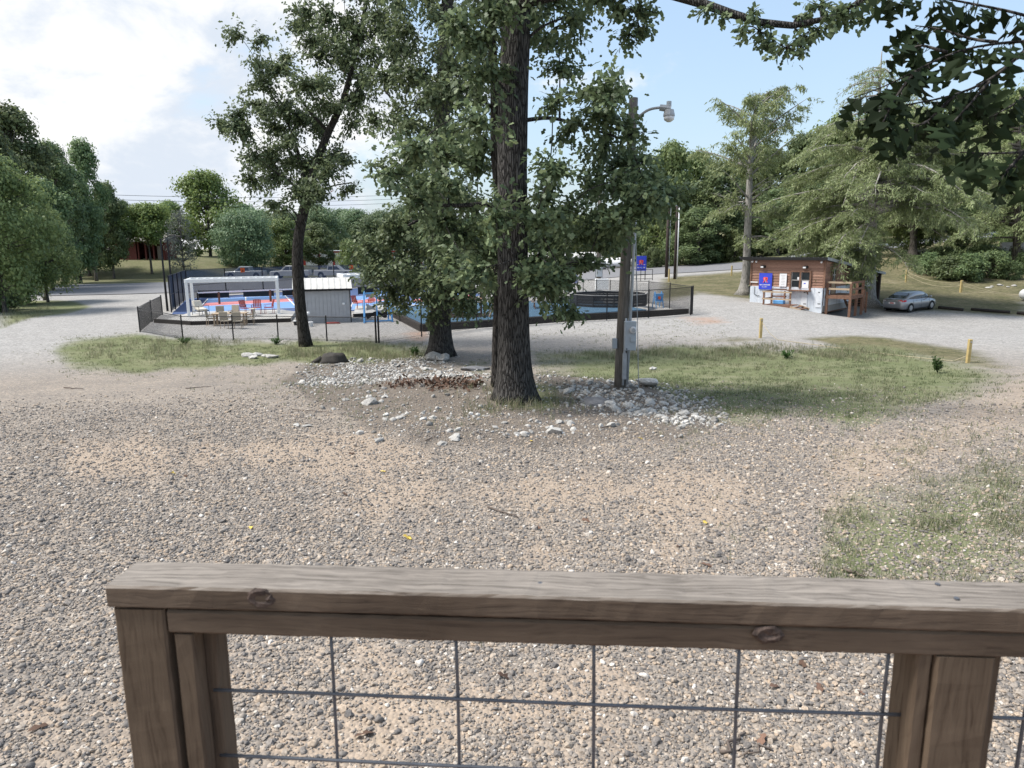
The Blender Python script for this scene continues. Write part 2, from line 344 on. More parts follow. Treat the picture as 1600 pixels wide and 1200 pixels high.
mk('yellow_leaf', (.6, .45, .1), (.5, .35, .07), scale=20, rough=.7, bump=.1, objrand=.3)
mk('twig', (.16, .13, .11), (.09, .07, .06), scale=9, bump=.3)
mk('wire_galv', (.17, .18, .2), (.11, .115, .13), scale=20, rough=.5, metal=.5, bump=.05)
mk('mailbox_black', (.025, .025, .028), (.018, .018, .02), rough=.4, bump=.02)
mk('tank_white', (.72, .73, .75), (.6, .6, .61), scale=3, rough=.4, bump=.03)
mk('teal', (.05, .32, .30), (.04, .26, .25), rough=.6, bump=.03)
mk('lavender', (.35, .38, .62), (.3, .33, .55), rough=.6, bump=.03)
mk('cloth_white', (.75, .76, .78), (.66, .67, .7), rough=.9, bump=.1)
mk_glass('glass_dark'); mk_glass('car_glass', (.012, .014, .016))
mk_bark('bark_oak', (.105, .10, .096), (.015, .014, .0135), sx=13, sz=1.7)
mk_bark('bark_young', (.085, .078, .073), (.018, .016, .015), sx=14, sz=1.6)
mk_bark('bark_grey', (.38, .365, .34), (.17, .16, .15), sx=7, sz=.6, bump=.5)
mk_bark('bark_far', (.16, .145, .13), (.05, .045, .04), sx=4, sz=.6, bump=.5)
mk_wood('rail_top', (.175, .13, .095), (.075, .055, .042), 70, bump=.5, weather=(.27, .24, .212))
mk_wood('rail_wood', (.165, .122, .088), (.085, .062, .046), 60)
mk_wood('post_wood', (.19, .135, .09), (.10, .066, .042), 45)
mk_screen('windscreen', (.065, .08, .115), .72)
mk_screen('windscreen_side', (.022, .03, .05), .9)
mk_screen('net', (.01, .01, .012), .5)
OAK = [(0, (0.041, 0.065, 0.033)), (.45, (0.100, 0.139, 0.069)), (.85, (0.202, 0.252, 0.128)), (.965, (0.264, 0.296, 0.131)), (.985, (0.418, 0.206, 0.058)), (1, (0.446, 0.154, 0.073))]
mk_leaf('leaf_oak', OAK, trans=.28, objvar=.05)
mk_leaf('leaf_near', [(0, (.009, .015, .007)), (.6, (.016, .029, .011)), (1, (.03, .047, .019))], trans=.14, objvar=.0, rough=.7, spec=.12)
mk_leaf('leaf_dark', [(0, (0.063, 0.095, 0.046)), (.5, (0.116, 0.162, 0.072)), (1, (0.202, 0.252, 0.108))], objvar=.12)
mk_leaf('leaf_mid', [(0, (0.083, 0.123, 0.050)), (.5, (0.152, 0.207, 0.079)), (1, (0.253, 0.308, 0.121))], objvar=.12)
mk_leaf('leaf_light', [(0, (.09, .14, .045)), (.5, (.17, .24, .075)), (1, (.26, .34, .12))], objvar=.08)
mk_leaf('leaf_blue', [(0, (.07, .115, .068)), (.5, (.12, .18, .10)), (1, (.19, .26, .14))], objvar=.05)
mk_leaf('leaf_cypress', [(0, (0.125, 0.163, 0.073)), (.5, (0.206, 0.252, 0.112)), (1, (0.307, 0.346, 0.179))], trans=.3, objvar=.05)
mk_leaf('leaf_grey', [(0, (.09, .10, .085)), (1, (.22, .24, .21))], objvar=.02)
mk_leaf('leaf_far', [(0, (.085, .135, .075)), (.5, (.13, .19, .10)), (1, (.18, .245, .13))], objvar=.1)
mk_leaf('grass_blade', [(0, (0.071, 0.097, 0.045)), (.4, (0.109, 0.138, 0.065)), (.7, (0.180, 0.184, 0.105)), (1, (0.342, 0.304, 0.220))], trans=.25, objvar=0, rough=.7)
mk_leaf('weed', [(0, (.03, .07, .02)), (1, (.09, .16, .045))], objvar=.1)
# ------------------------------------------------------------------ the ground
def gpoly(pts): return np.array([G(u, v)[:2] for u, v in pts])
def inside(X, Y, poly):
    r = np.zeros(X.shape, bool); n = len(poly)
    for i in range(n):
        (x1, y1), (x2, y2) = poly[i], poly[(i+1) % n]
        if y1 == y2: continue
        c = ((y1 > Y) != (y2 > Y)) & (X < (x2-x1)*(Y-y1)/(y2-y1)+x1); r ^= c
    return r
def soft(X, Y, poly, k=.035):
    """1 inside, 0 outside, with a wide wandering edge"""
    d2 = np.full(X.shape, 1e9)
    for i in range(len(poly)):
        ax, ay = poly[i]; bx, by = poly[(i+1) % len(poly)]; ex, ey = bx-ax, by-ay
        t = np.clip(((X-ax)*ex+(Y-ay)*ey)/max(ex*ex+ey*ey, 1e-9), 0, 1); d2 = np.minimum(d2, (X-ax-t*ex)**2+(Y-ay-t*ey)**2)
    sd = np.sqrt(d2)*np.where(inside(X, Y, poly), 1, -1); w = k*np.hypot(X, Y)+.25
    s = 12/np.maximum(np.hypot(X, Y), 6)
    wob = np.sin(X*2.1*s+1.7*np.sin(Y*1.3*s))+.7*np.sin(Y*2.9*s-X*1.1*s+2)+.5*np.sin(X*6.3*s+Y*4.1*s)
    return ss(.5+(sd+.38*w*wob)/(2.4*w))
Z_GRASS = [gpoly(p) for p in (
    [(55,548),(150,528),(250,524),(420,532),(600,536),(640,534),(700,556),(640,562),(470,566),(350,577),(220,580),(120,572)],
    [(835,552),(900,545),(1000,541),(1100,543),(1250,534),(1400,545),(1520,570),(1562,588),(1510,620),(1350,657),(1200,676),(1120,655),(1085,628),(1000,602),(870,588)],
    [(0,515),(60,497),(128,480),(100,472),(50,468),(0,472)],
    [(690,565),(790,560),(780,590),(700,575)], [(760,600),(900,600),(890,640),(760,640)])]
Z_GRASS_NEAR = [gpoly(p) for p in ([(1610,728),(1480,757),(1330,805),(1275,858),(1310,892),(1610,912)],)]
Z_SPARSE = [gpoly(p) for p in ([(1610,640),(1450,690),(1300,735),(1350,745),(1500,715),(1610,700)], [(1100,660),(1240,680),(1120,690),(1000,700)],
    [(330,570),(470,575),(640,650),(560,640),(400,610)], [(880,500),(1080,500),(1150,540),(860,548)], [(600,640),(760,640),(760,680),(640,670)],
    [(700,990),(960,990),(960,1060),(760,1075)], [(360,1140),(760,1150),(760,1210),(380,1210)])]
Z_TAN = [gpoly(p) for p in ([(280,690),(500,680),(700,700),(690,740),(420,745),(240,730)], [(600,745),(900,730),(1250,745),(1330,790),(1150,830),(800,815),(560,790)],
    [(330,1040),(900,1030),(1000,1110),(940,1205),(330,1205)], [(-20,1060),(190,1070),(230,1210),(-20,1210)], [(1350,735),(1480,675),(1610,600),(1610,640),(1500,690),(1380,750)],
    [(-10,705),(160,692),(300,700),(300,730),(60,755)], [(1150,745),(1350,700),(1500,660),(1520,672),(1380,730),(1250,770)], [(700,840),(1060,850),(1010,880),(720,880)])]
Z_ROCK = [gpoly(p) for p in ([(430,595),(520,562),(600,556),(700,558),(770,590),(860,582),(1000,595),(1090,630),(1125,665),(1010,690),(860,700),(680,700),(600,655),(500,615)],)]
Z_ORANGE = [gpoly(p) for p in ([(615,518),(690,512),(700,528),(660,538),(625,532)], [(1070,496),(1125,494),(1150,505),(1090,508)])]
Z_SLOPE = [gpoly(p) for p in ([(1030,470),(1090,455),(1170,468),(1172,470),(1330,474),(1380,480),(1470,486),(1610,494),(1610,440),(1500,425),(1160,424),(1040,436)],
    [(1125,532),(1250,520),(1380,530),(1520,548),(1560,575),(1400,548),(1250,537)])]
road_near = [(-140,473),(60,463),(200,460),(420,453),(640,447),(885,440),(1000,430),(1080,426),(1160,421)]
road_far = [(-140,449),(60,446),(200,443.5),(420,436),(640,429),(885,421.5),(1000,417),(1080,414),(1160,410.5)]
RN = np.array([G(*p)[:2] for p in road_near]); RF = np.array([G(*p)[:2] for p in road_far])
Z_RUB = [gpoly(p) for p in ([(500,570),(600,558),(700,556),(770,588),(750,604),(600,596),(480,600)], [(850,588),(990,596),(1085,632),(1100,662),(980,655),(880,625)])]
def masks(X, Y):
    D = np.hypot(X, Y)
    g = np.zeros(X.shape); t = g.copy(); d = g.copy(); o = g.copy(); dry = g.copy()
    for i, p in enumerate(Z_GRASS): g = np.maximum(g, (1.0 if i == 2 else .70)*soft(X, Y, p, .02 if i == 2 else .06))
    for p in Z_GRASS_NEAR: g = np.maximum(g, .72*soft(X, Y, p, .12))
    for p in Z_SPARSE: g = np.maximum(g, .34*soft(X, Y, p, .07))
    for p in Z_TAN: t = np.maximum(t, .85*soft(X, Y, p, .10))
    for p in Z_ROCK: d = np.maximum(d, soft(X, Y, p, .04))
    for p in Z_ORANGE: o = np.maximum(o, .55*soft(X, Y, p, .045))
    for p in Z_SLOPE: dry = np.maximum(dry, .8*soft(X, Y, p, .05))
    yf = np.interp(X, RF[:, 0], RF[:, 1]); yn = np.interp(X, RN[:, 0], RN[:, 1])
    far = ss((Y-yf)/1.5); g = np.maximum(g, far*.5); dry = np.maximum(dry, far)
    dry = np.maximum(dry, ss((X-29)/5)*ss((Y-58)/5))
    g = np.where((X < -55) & (Y < 80), 1, g)
    br = ss((D-26)/16)
    return g, t, d, o, dry, br
def build_ground():
    th = np.concatenate([np.linspace(-180, -58, 25)[:-1], np.linspace(-58, 58, 460), np.linspace(58, 180, 25)[1:-1]])
    rr = np.concatenate([[.6, 1.2, 1.8], np.geomspace(2.4, 900, 440)])
    T, RR = np.meshgrid(np.radians(th), rr, indexing='ij')
    X = RR*np.sin(T); Y = RR*np.cos(T); Z = terr(X, Y)
    nt_, nr = X.shape
    V = np.stack([X, Y, Z], -1).reshape(-1, 3)
    i = np.arange(nt_)[:, None]; j = np.arange(nr-1)[None]; i2 = (i+1) % nt_
    Fc = np.stack([i*nr+j, i*nr+j+1, i2*nr+j+1, i2*nr+j], -1).reshape(-1, 4)
    V = np.vstack([V, [[0, 0, tz(0, 0)]]]); me = mesh_np('ground', V, Fc[:, ::-1])
    g, t, d, o, dry, br = [np.append(m.ravel(), 0) for m in masks(X, Y)]
    for nm, (a, b, c) in (('ma', (g, t, d)), ('mb', (o, dry, br))):
        at = me.attributes.new(nm, 'FLOAT_COLOR', 'POINT')
        at.data.foreach_set('color', np.stack([a, b, c, np.ones_like(a)], -1).astype(np.float32).ravel())
    m = bpy.data.materials.new('ground'); m.use_nodes = True; nt = m.node_tree; N = nt.nodes; L = nt.links
    b = N['Principled BSDF']; b.inputs['Roughness'].default_value = .95; b.inputs['Specular IOR Level'].default_value = .15
    geo = N.new('ShaderNodeNewGeometry'); pos = geo.outputs['Position']
    def sep(attr):
        a = N.new('ShaderNodeAttribute'); a.attribute_name = attr; s = N.new('ShaderNodeSeparateColor'); L.new(a.outputs['Color'], s.inputs[0]); return s.outputs
    A = sep('ma'); B = sep('mb')
    def noise(sc, det=5, rough=.6):
        n = N.new('ShaderNodeTexNoise'); n.inputs['Scale'].default_value = sc; n.inputs['Detail'].default_value = det; n.inputs['Roughness'].default_value = rough
        L.new(pos, n.inputs['Vector']); return n.outputs['Fac']
    def ramp(src, els):
        r = N.new('ShaderNodeValToRGB'); e = r.color_ramp.elements
        while len(e) < len(els): e.new(.5)
        for k, (p, c) in enumerate(els): e[k].position = p; e[k].color = (*c, 1)
        L.new(src, r.inputs[0]); return r.outputs[0]
    def vor(sc):
        v = N.new('ShaderNodeTexVoronoi'); v.inputs['Scale'].default_value = sc; L.new(pos, v.inputs['Vector'])
        s = N.new('ShaderNodeSeparateColor'); L.new(v.outputs['Color'], s.inputs[0]); return s.outputs[0], v.outputs['Distance']
    def mix(f, a, c, mode='MIX'):
        x = N.new('ShaderNodeMixRGB'); x.blend_type = mode
        for i_, q in enumerate((f, a, c)):
            if isinstance(q, (int, float)): x.inputs[i_].default_value = q
            elif isinstance(q, tuple): x.inputs[i_].default_value = (*q, 1)
            else: L.new(q, x.inputs[i_])
        return x.outputs[0]
    def edge(msk, nz, k=5.0, amp=1.25):        # a mask broken up by noise
        x = N.new('ShaderNodeMath'); x.operation = 'MULTIPLY'; L.new(msk, x.inputs[0]); x.inputs[1].default_value = amp
        y = N.new('ShaderNodeMath'); y.operation = 'SUBTRACT'; L.new(x.outputs[0], y.inputs[0]); L.new(nz, y.inputs[1])
        z = N.new('ShaderNodeMath'); z.operation = 'MULTIPLY_ADD'; z.use_clamp = True; L.new(y.outputs[0], z.inputs[0]); z.inputs[1].default_value = k; z.inputs[2].default_value = .1
        return z.outputs[0]
    v1, d1 = vor(34); v2, d2 = vor(13); v3, d3 = vor(5)
    STONE = [(0, (0.142, 0.132, 0.123)), (.3, (0.199, 0.182, 0.167)), (.55, (0.261, 0.235, 0.210)), (.78, (0.327, 0.285, 0.244)), (.93, (0.388, 0.317, 0.249)), (1, (0.520, 0.488, 0.447))]
    stone = mix(.3, ramp(v1, STONE), ramp(v2, STONE)); stone = mix(.06, stone, ramp(v3, STONE))
    n_big = noise(.45, 6); n_mid = noise(2.2, 6); n_fine = noise(26, 6, .7)
    stone = mix(.5, stone, ramp(n_big, [(.3, (.62, .62, .64)), (.7, (1.15, 1.1, 1.04))]), 'MULTIPLY')
    lot = mix(.5, ramp(v2, [(0, (.17, .166, .163)), (.5, (.29, .282, .272)), (1, (.44, .425, .405))]), ramp(noise(1.2), [(.3, (.25, .24, .23)), (.7, (.35, .34, .33))]))
    c = mix(B[2], stone, lot)
    tan = mix(.4, ramp(n_fine, [(.3, (.32, .245, .18)), (.7, (.45, .36, .28))]), stone)
    n_e = mix(.5, noise(1.1, 8, .72), n_fine)
    c = mix(edge(A[1], n_e, 2.2), c, tan)
    soil = mix(.35, ramp(n_fine, [(.3, (.06, .05, .042)), (.7, (.155, .13, .108))]), stone)
    c = mix(edge(A[2], n_e, 3), c, soil)
    c = mix(edge(B[0], n_e, 3), c, ramp(n_fine, [(.3, (.30, .17, .11)), (.7, (.42, .27, .19))]))
    dry = mix(.5, ramp(n_fine, [(.3, (0.086, 0.084, 0.046)), (.52, (0.156, 0.144, 0.092)), (.66, (0.234, 0.208, 0.151)), (.8, (0.390, 0.360, 0.302))]), ramp(noise(.55, 7, .7), [(.35, (0.078, 0.092, 0.038)), (.55, (0.172, 0.160, 0.101)), (.7, (0.265, 0.240, 0.176))]))
    dry = mix(.8, dry, ramp(noise(3.2, 8, .75), [(.36, (.42, .42, .40)), (.5, (.9, .88, .84)), (.64, (1.35, 1.3, 1.25))]), 'MULTIPLY'); dry = mix(.7, dry, ramp(noise(.22, 6, .6), [(.35, (.62, .66, .55)), (.65, (1.1, 1.06, 1.02))]), 'MULTIPLY')
    c = mix(edge(B[1], n_e, 3), c, dry)
    grass = mix(.5, ramp(n_fine, [(.3, (.085, .105, .05)), (.6, (.15, .165, .08)), (.8, (.27, .25, .16))]), ramp(noise(.7, 7, .7), [(.3, (.10, .128, .055)), (.5, (.165, .175, .095)), (.68, (.29, .265, .185))]))
    c = mix(edge(A[0], n_e, 3), c, grass)
    L.new(c, b.inputs['Base Color'])
    bp = N.new('ShaderNodeBump'); bp.inputs['Strength'].default_value = .7; bp.inputs['Distance'].default_value = .02; bp.invert = True
    L.new(d1, bp.inputs['Height'])
    bp2 = N.new('ShaderNodeBump'); bp2.inputs['Strength'].default_value = .5; bp2.inputs['Distance'].default_value = .06
    L.new(n_mid, bp2.inputs['Height']); L.new(bp.outputs[0], bp2.inputs['Normal']); L.new(bp2.outputs[0], b.inputs['Normal'])
    o_ = finish('ground', me, m, smooth=True, kind='structure'); tag(o_, 'gravel yard with worn grass patches sloping down from the deck')
build_ground()
def strip(name, A_, B_, mat, dz, n=90, m=6, label=None):
    t = np.linspace(0, 1, n); ca = np.concatenate([[0], np.cumsum(np.hypot(*np.diff(A_, axis=0).T))]); cb = np.concatenate([[0], np.cumsum(np.hypot(*np.diff(B_, axis=0).T))])
    a = np.stack([np.interp(t*ca[-1], ca, A_[:, k]) for k in (0, 1)], -1); b = np.stack([np.interp(t*cb[-1], cb, B_[:, k]) for k in (0, 1)], -1)
    s = np.linspace(0, 1, m)[None, :, None]; Q = a[:, None]*(1-s)+b[:, None]*s
    V = np.concatenate([Q, terr(Q[..., 0], Q[..., 1])[..., None]+dz], -1).reshape(-1, 3)
    i = np.arange(n-1)[:, None]; j = np.arange(m-1)[None]
    Fc = np.stack([i*m+j, i*m+m+j, i*m+m+j+1, i*m+j+1], -1).reshape(-1, 4)
    o = finish(name, mesh_np(name, V, Fc), mat, smooth=True, kind='structure')
    if label: o['label'] = label
    return o
RN2 = np.vstack([RN, [[46, 93], [62, 94], [110, 96]]]); RF2 = np.vstack([RF, [[48, 105], [64, 105], [112, 106]]])
strip('road', RN2, RF2, 'asphalt', .06, 160, 8, 'grey asphalt road running behind the courts and up the embankment')
# ------------------------------------------------------------------ pebbles and grass (uncountable)
def scatter_pebbles(name, pts, sc, rot, mat, flat=.62, label=None):
    me = bpy.data.meshes.new(name); me.vertices.add(len(pts)); me.vertices.foreach_set('co', np.asarray(pts, np.float32).ravel())
    a = me.attributes.new('sc', 'FLOAT', 'POINT'); a.data.foreach_set('value', np.asarray(sc, np.float32))
    a = me.attributes.new('rt', 'FLOAT_VECTOR', 'POINT'); a.data.foreach_set('vector', np.asarray(rot, np.float32).ravel())
    o = finish(name, me, mat, kind='stuff')
    ng = bpy.data.node_groups.new(name, 'GeometryNodeTree')
    ng.interface.new_socket('Geometry', in_out='INPUT', socket_type='NodeSocketGeometry'); ng.interface.new_socket('Geometry', in_out='OUTPUT', socket_type='NodeSocketGeometry')
    N = ng.nodes; L = ng.links; gi = N.new('NodeGroupInput'); go = N.new('NodeGroupOutput')
    jn = N.new('GeometryNodeJoinGeometry')
    for k in range(5):
        ico = N.new('GeometryNodeMeshIcoSphere'); ico.inputs['Radius'].default_value = .5; ico.inputs['Subdivisions'].default_value = 2 if k < 3 else 1
        ns = N.new('ShaderNodeTexNoise'); ns.noise_dimensions = '4D'; ns.inputs['W'].default_value = k*7.3; ns.inputs['Scale'].default_value = 1.7; ns.inputs['Detail'].default_value = 1
        sb = N.new('ShaderNodeVectorMath'); sb.operation = 'SUBTRACT'; L.new(ns.outputs['Color'], sb.inputs[0]); sb.inputs[1].default_value = (.5, .5, .5)
        sl_ = N.new('ShaderNodeVectorMath'); sl_.operation = 'SCALE'; L.new(sb.outputs[0], sl_.inputs[0]); sl_.inputs['Scale'].default_value = 1.1
        sp = N.new('GeometryNodeSetPosition'); L.new(ico.outputs['Mesh'], sp.inputs['Geometry']); L.new(sl_.outputs[0], sp.inputs['Offset'])
        tr = N.new('GeometryNodeTransform'); tr.inputs['Scale'].default_value = (1, .6+.09*k, flat*(.75+.1*k)); L.new(sp.outputs[0], tr.inputs['Geometry'])
        sh = N.new('GeometryNodeSetShadeSmooth'); L.new(tr.outputs[0], sh.inputs[0]); sh.inputs['Shade Smooth'].default_value = k < 3
        g2 = N.new('GeometryNodeGeometryToInstance'); L.new(sh.outputs[0], g2.inputs[0]); L.new(g2.outputs[0], jn.inputs[0])
    iop = N.new('GeometryNodeInstanceOnPoints'); L.new(gi.outputs[0], iop.inputs['Points']); L.new(jn.outputs[0], iop.inputs['Instance']); iop.inputs['Pick Instance'].default_value = True
    rnd = N.new('FunctionNodeRandomValue'); rnd.data_type = 'INT'
    for s_ in rnd.inputs:
        if s_.type == 'INT' and s_.name == 'Min': s_.default_value = 0
        if s_.type == 'INT' and s_.name == 'Max': s_.default_value = 4
    iout = [q for q in rnd.outputs if q.type == 'INT'][0]; L.new(iout, iop.inputs['Instance Index'])
    na = N.new('GeometryNodeInputNamedAttribute'); na.data_type = 'FLOAT'; na.inputs['Name'].default_value = 'sc'; L.new(na.outputs['Attribute'], iop.inputs['Scale'])
    nr = N.new('GeometryNodeInputNamedAttribute'); nr.data_type = 'FLOAT_VECTOR'; nr.inputs['Name'].default_value = 'rt'; L.new(nr.outputs['Attribute'], iop.inputs['Rotation'])
    sm = N.new('GeometryNodeSetMaterial'); sm.inputs['Material'].default_value = MATS[mat]; L.new(iop.outputs[0], sm.inputs[0]); L.new(sm.outputs[0], go.inputs[0])
    md = o.modifiers.new('scatter', 'NODES'); md.node_group = ng
    if label: o['label'] = label
    return o
def mk_pebble(name, els):
    m = bpy.data.materials.new(name); m.use_nodes = True; nt = m.node_tree; N = nt.nodes; L = nt.links; b = N['Principled BSDF']; b.inputs['Roughness'].default_value = .8; b.inputs['Specular IOR Level'].default_value = .25
    oi = N.new('ShaderNodeObjectInfo'); r = N.new('ShaderNodeValToRGB'); e = r.color_ramp.elements
    while len(e) < len(els): e.new(.5)
    for k, (p, c) in enumerate(els): e[k].position = p; e[k].color = (*c, 1)
    L.new(oi.outputs['Random'], r.inputs[0])
    tc = N.new('ShaderNodeTexCoord'); n = N.new('ShaderNodeTexNoise'); n.inputs['Scale'].default_value = 5; n.inputs['Detail'].default_value = 4; L.new(tc.outputs['Object'], n.inputs['Vector'])
    mr = N.new('ShaderNodeMapRange'); mr.inputs[1].default_value = .3; mr.inputs[2].default_value = .7; mr.inputs[3].default_value = .72; mr.inputs[4].default_value = 1.2; L.new(n.outputs['Fac'], mr.inputs[0])
    hs = N.new('ShaderNodeHueSaturation'); L.new(mr.outputs[0], hs.inputs['Value']); L.new(r.outputs[0], hs.inputs['Color']); L.new(hs.outputs[0], b.inputs['Base Color'])
    MATS[name] = m
mk_pebble('pebble', [(0, (0.144, 0.134, 0.129)), (.2, (0.193, 0.176, 0.163)), (.42, (0.245, 0.220, 0.199)), (.6, (0.299, 0.260, 0.222)), (.78, (0.362, 0.302, 0.244)), (.91, (0.414, 0.324, 0.243)), (.97, (0.520, 0.477, 0.425)), (1, (0.597, 0.560, 0.520))])
mk_pebble('chip_white', [(0, (.15, .142, .133)), (.35, (.29, .28, .265)), (.75, (.45, .44, .42)), (1, (.60, .59, .57))])
def wedge(n, r0, r1, power, half=R(42)):
    u = rng.uniform(0, 1, n)
    r = (r0**power + u*(r1**power-r0**power))**(1/power); t = rng.uniform(-half, half, n)
    return r*np.sin(t), r*np.cos(t)
def do_pebbles():
    X, Y = wedge(430000, 3.2, 24, .75); g, t, d, o, dry, br = masks(X, Y)
    clump = .5+.5*np.sin(X*2.3+1.3*np.sin(Y*1.7))*np.sin(Y*2.9+X*.6)
    clump = np.clip(clump+.35*np.sin(X*7.1+Y*3.3)*np.sin(Y*6.1-X*2.2), 0, 1); fade = 1-ss((np.hypot(X, Y)-9)/15)
    keep = rng.uniform(0, 1, len(X)) < (1-.9*t*(.5+.5*clump))*(1-.8*g)*(.55+.45*clump)*fade*(1-.6*d); X, Y = X[keep], Y[keep]; n = len(X)
    s = np.clip(rng.lognormal(math.log(.0185), .42, n), .008, .07)
    s *= np.interp(np.hypot(X, Y), [3, 8, 24], [1., 1.25, 1.7])
    rot = np.stack([rng.normal(0, .35, n), rng.normal(0, .35, n), rng.uniform(0, 6.28, n)], -1)
    scatter_pebbles('gravel', np.stack([X, Y, terr(X, Y)+s*.12], -1), s, rot, 'pebble', label='loose grey and tan river gravel spread below the deck railing')
    X, Y = wedge(60000, 12, 30, 1.2, R(28)); g, t, d, o, dry, br = masks(X, Y)
    cl = .5+.5*np.sin(X*1.9+np.sin(Y*1.1)*2)*np.sin(Y*2.1-X*.5)
    dn = np.maximum(1.0*np.maximum(*(soft(X, Y, p, .03) for p in Z_RUB[:2])), .13*d); keep = rng.uniform(0, 1, len(X)) < dn*(.15+.85*cl)
    X, Y = X[keep], Y[keep]; n = len(X)
    s = np.clip(rng.lognormal(math.log(.05), .5, n), .02, .15); rot = np.stack([rng.normal(0, .4, n), rng.normal(0, .4, n), rng.uniform(0, 6.28, n)], -1)
    scatter_pebbles('broken_stone', np.stack([X, Y, terr(X, Y)+s*.15], -1), s, rot, 'chip_white', label='small white broken stones littering the mound under the oak')
do_pebbles()
def blades(X, Y, hmin, hmax, w, nb, lean=.5):
    n = len(X)*nb
    X = np.repeat(X, nb)+rng.normal(0, .045, n); Y = np.repeat(Y, nb)+rng.normal(0, .045, n); Z = terr(X, Y)-.005
    h = rng.uniform(hmin, hmax, n); a = rng.uniform(0, 6.28, n); l = h*rng.uniform(.15, lean*1.6, n); q = a+rng.normal(1.57, .5, n)
    dx, dy = np.cos(a), np.sin(a); wx, wy = np.cos(q)*w, np.sin(q)*w
    V = np.zeros((n, 5, 3)); B = np.stack([X, Y, Z], -1)
    V[:, 0] = B + np.stack([-wx, -wy, 0*h], -1); V[:, 1] = B + np.stack([wx, wy, 0*h], -1)
    Mi = B + np.stack([dx*l*.35, dy*l*.35, h*.62], -1); V[:, 2] = Mi + np.stack([wx, wy, 0*h], -1)*.7; V[:, 3] = Mi - np.stack([wx, wy, 0*h], -1)*.7
    V[:, 4] = B + np.stack([dx*l, dy*l, h], -1)
    base = (np.arange(n)*5)[:, None]
    Fc = np.concatenate([base+[0, 1, 2], base+[0, 2, 3], base+[3, 2, 4]], 1).reshape(-1, 3)
    return V.reshape(-1, 3), Fc, np.repeat(rng.uniform(0, 1, n), 3)
def do_grass():
    def field(n, r0, r1, half, pw, thr=.25):
        X, Y = wedge(n, r0, r1, pw, half); g = masks(X, Y)[0]
        cl = .5+.5*np.sin(X*1.3+np.sin(Y*.9)*2)*np.sin(Y*1.7-X*.8)
        cl = np.clip(cl+.4*np.sin(X*4.1+Y*1.9)*np.sin(Y*5.3-X*2.7), 0, 1); k = rng.uniform(0, 1, len(X)) < np.minimum(1, 1.5*g**1.6)*(.06+.94*cl**1.6); return X[k], Y[k]
    X, Y = field(90000, 14, 45, R(42), 1.0); m = X > -60
    V, Fc, rv = blades(X, Y, .03, .10, .006, 5, .8); rv = np.clip(rv*.75+.12*np.sin(np.repeat(X, 15)*.8)+.1, 0, 1)
    o = finish('grass', mesh_np('grass', V, Fc, rv), 'grass_blade', kind='stuff'); o['label'] = 'short patchy grass growing across the gravel yard'
    X, Y = field(38000, 5, 14, R(42), 1.0, .2)
    V, Fc, rv = blades(X, Y, .03, .12, .003, 8, .9); rv = np.clip(rv*.8+.2, 0, 1)
    o = finish('grass', mesh_np('grass', V, Fc, rv), 'grass_blade', kind='stuff'); o['label'] = 'thin worn grass creeping into the gravel near the deck'
    # taller pale seeding grass along the ditch behind the oak and at the verge
    L_ = []
    for poly, n in ((gpoly([(840,556),(1000,548),(1250,540),(1400,550),(1420,565),(1200,560),(1000,562)]), 2600), (gpoly([(440,545),(640,542),(700,556),(640,563),(450,560)]), 1500), (gpoly([(0,515),(60,497),(80,480),(0,480)]), 900), (gpoly([(735,615),(770,605),(800,630),(850,628),(880,615),(880,640),(760,642)]), 260), (gpoly([(120,545),(280,528),(400,535),(300,560),(140,565)]), 1200)):
        lo, hi = poly.min(0), poly.max(0); x = rng.uniform(lo[0], hi[0], n*4); y = rng.uniform(lo[1], hi[1], n*4); k = inside(x, y, poly); L_.append((x[k][:n], y[k][:n]))
    X = np.concatenate([a for a, _ in L_]); Y = np.concatenate([b for _, b in L_]); X = X+rng.normal(0, .35, len(X)); Y = Y+rng.normal(0, .6, len(Y)); cl = np.sin(X*1.7+1)*np.sin(Y*1.3+X*.4)+.6*np.sin(X*5+Y*2); k = cl > rng.uniform(-.9, 1.3, len(X)); X, Y = X[k], Y[k]
    V, Fc, rv = blades(X, Y, .09, .30, .005, 7, .6)
    o = finish('tall_grass', mesh_np('tall_grass', V, Fc, np.clip(rv*.8+.25, 0, 1)), 'grass_blade', kind='stuff'); o['label'] = 'taller pale seeding grass along the ditch and round the trunks'
do_grass()
# ------------------------------------------------------------------ leaves and trees
def leaf_template(half, fold=.12, droop=.18):
    """outline half widths [(t, w)...] -> verts (x across, y along) and triangles"""
    L_ = [(-w, t, -droop*t*t+fold*w) for t, w in half]; R_ = [(w, t, -droop*t*t+fold*w) for t, w in half]; k = len(half)
    V = [(0, 0, 0)] + L_ + R_ + [(0, 1, -droop)]; f = [(0, k+1, 1)]
    for i in range(k-1): f += [(1+i, k+1+i, k+2+i), (1+i, k+2+i, 2+i)]
    f.append((k, 2*k, 2*k+1)); return np.array(V, float), np.array(f)
LOBED = leaf_template([(.2, .24), (.42, .14), (.62, .33), (.86, .14)])
OVAL = leaf_template([(.3, .22), (.68, .24)])
CARD = leaf_template([(.45, .36)])
NEEDLE = leaf_template([(.4, .13)], 0, .1)
def norm(a): return a/np.maximum(np.linalg.norm(a, axis=-1, keepdims=True), 1e-9)
def leaf_batch(tpl, pos, d, nrm, size):
    V0, F0 = tpl; d = norm(d); s = norm(np.cross(d, nrm)); n = np.cross(s, d)
    V = pos[:, None] + size[:, None, None]*(V0[None, :, 0:1]*s[:, None] + V0[None, :, 1:2]*d[:, None] + V0[None, :, 2:3]*n[:, None])
    Fc = F0[None] + (np.arange(len(pos))*len(V0))[:, None, None]
    return V.reshape(-1, 3), Fc.reshape(-1, 3), len(F0)
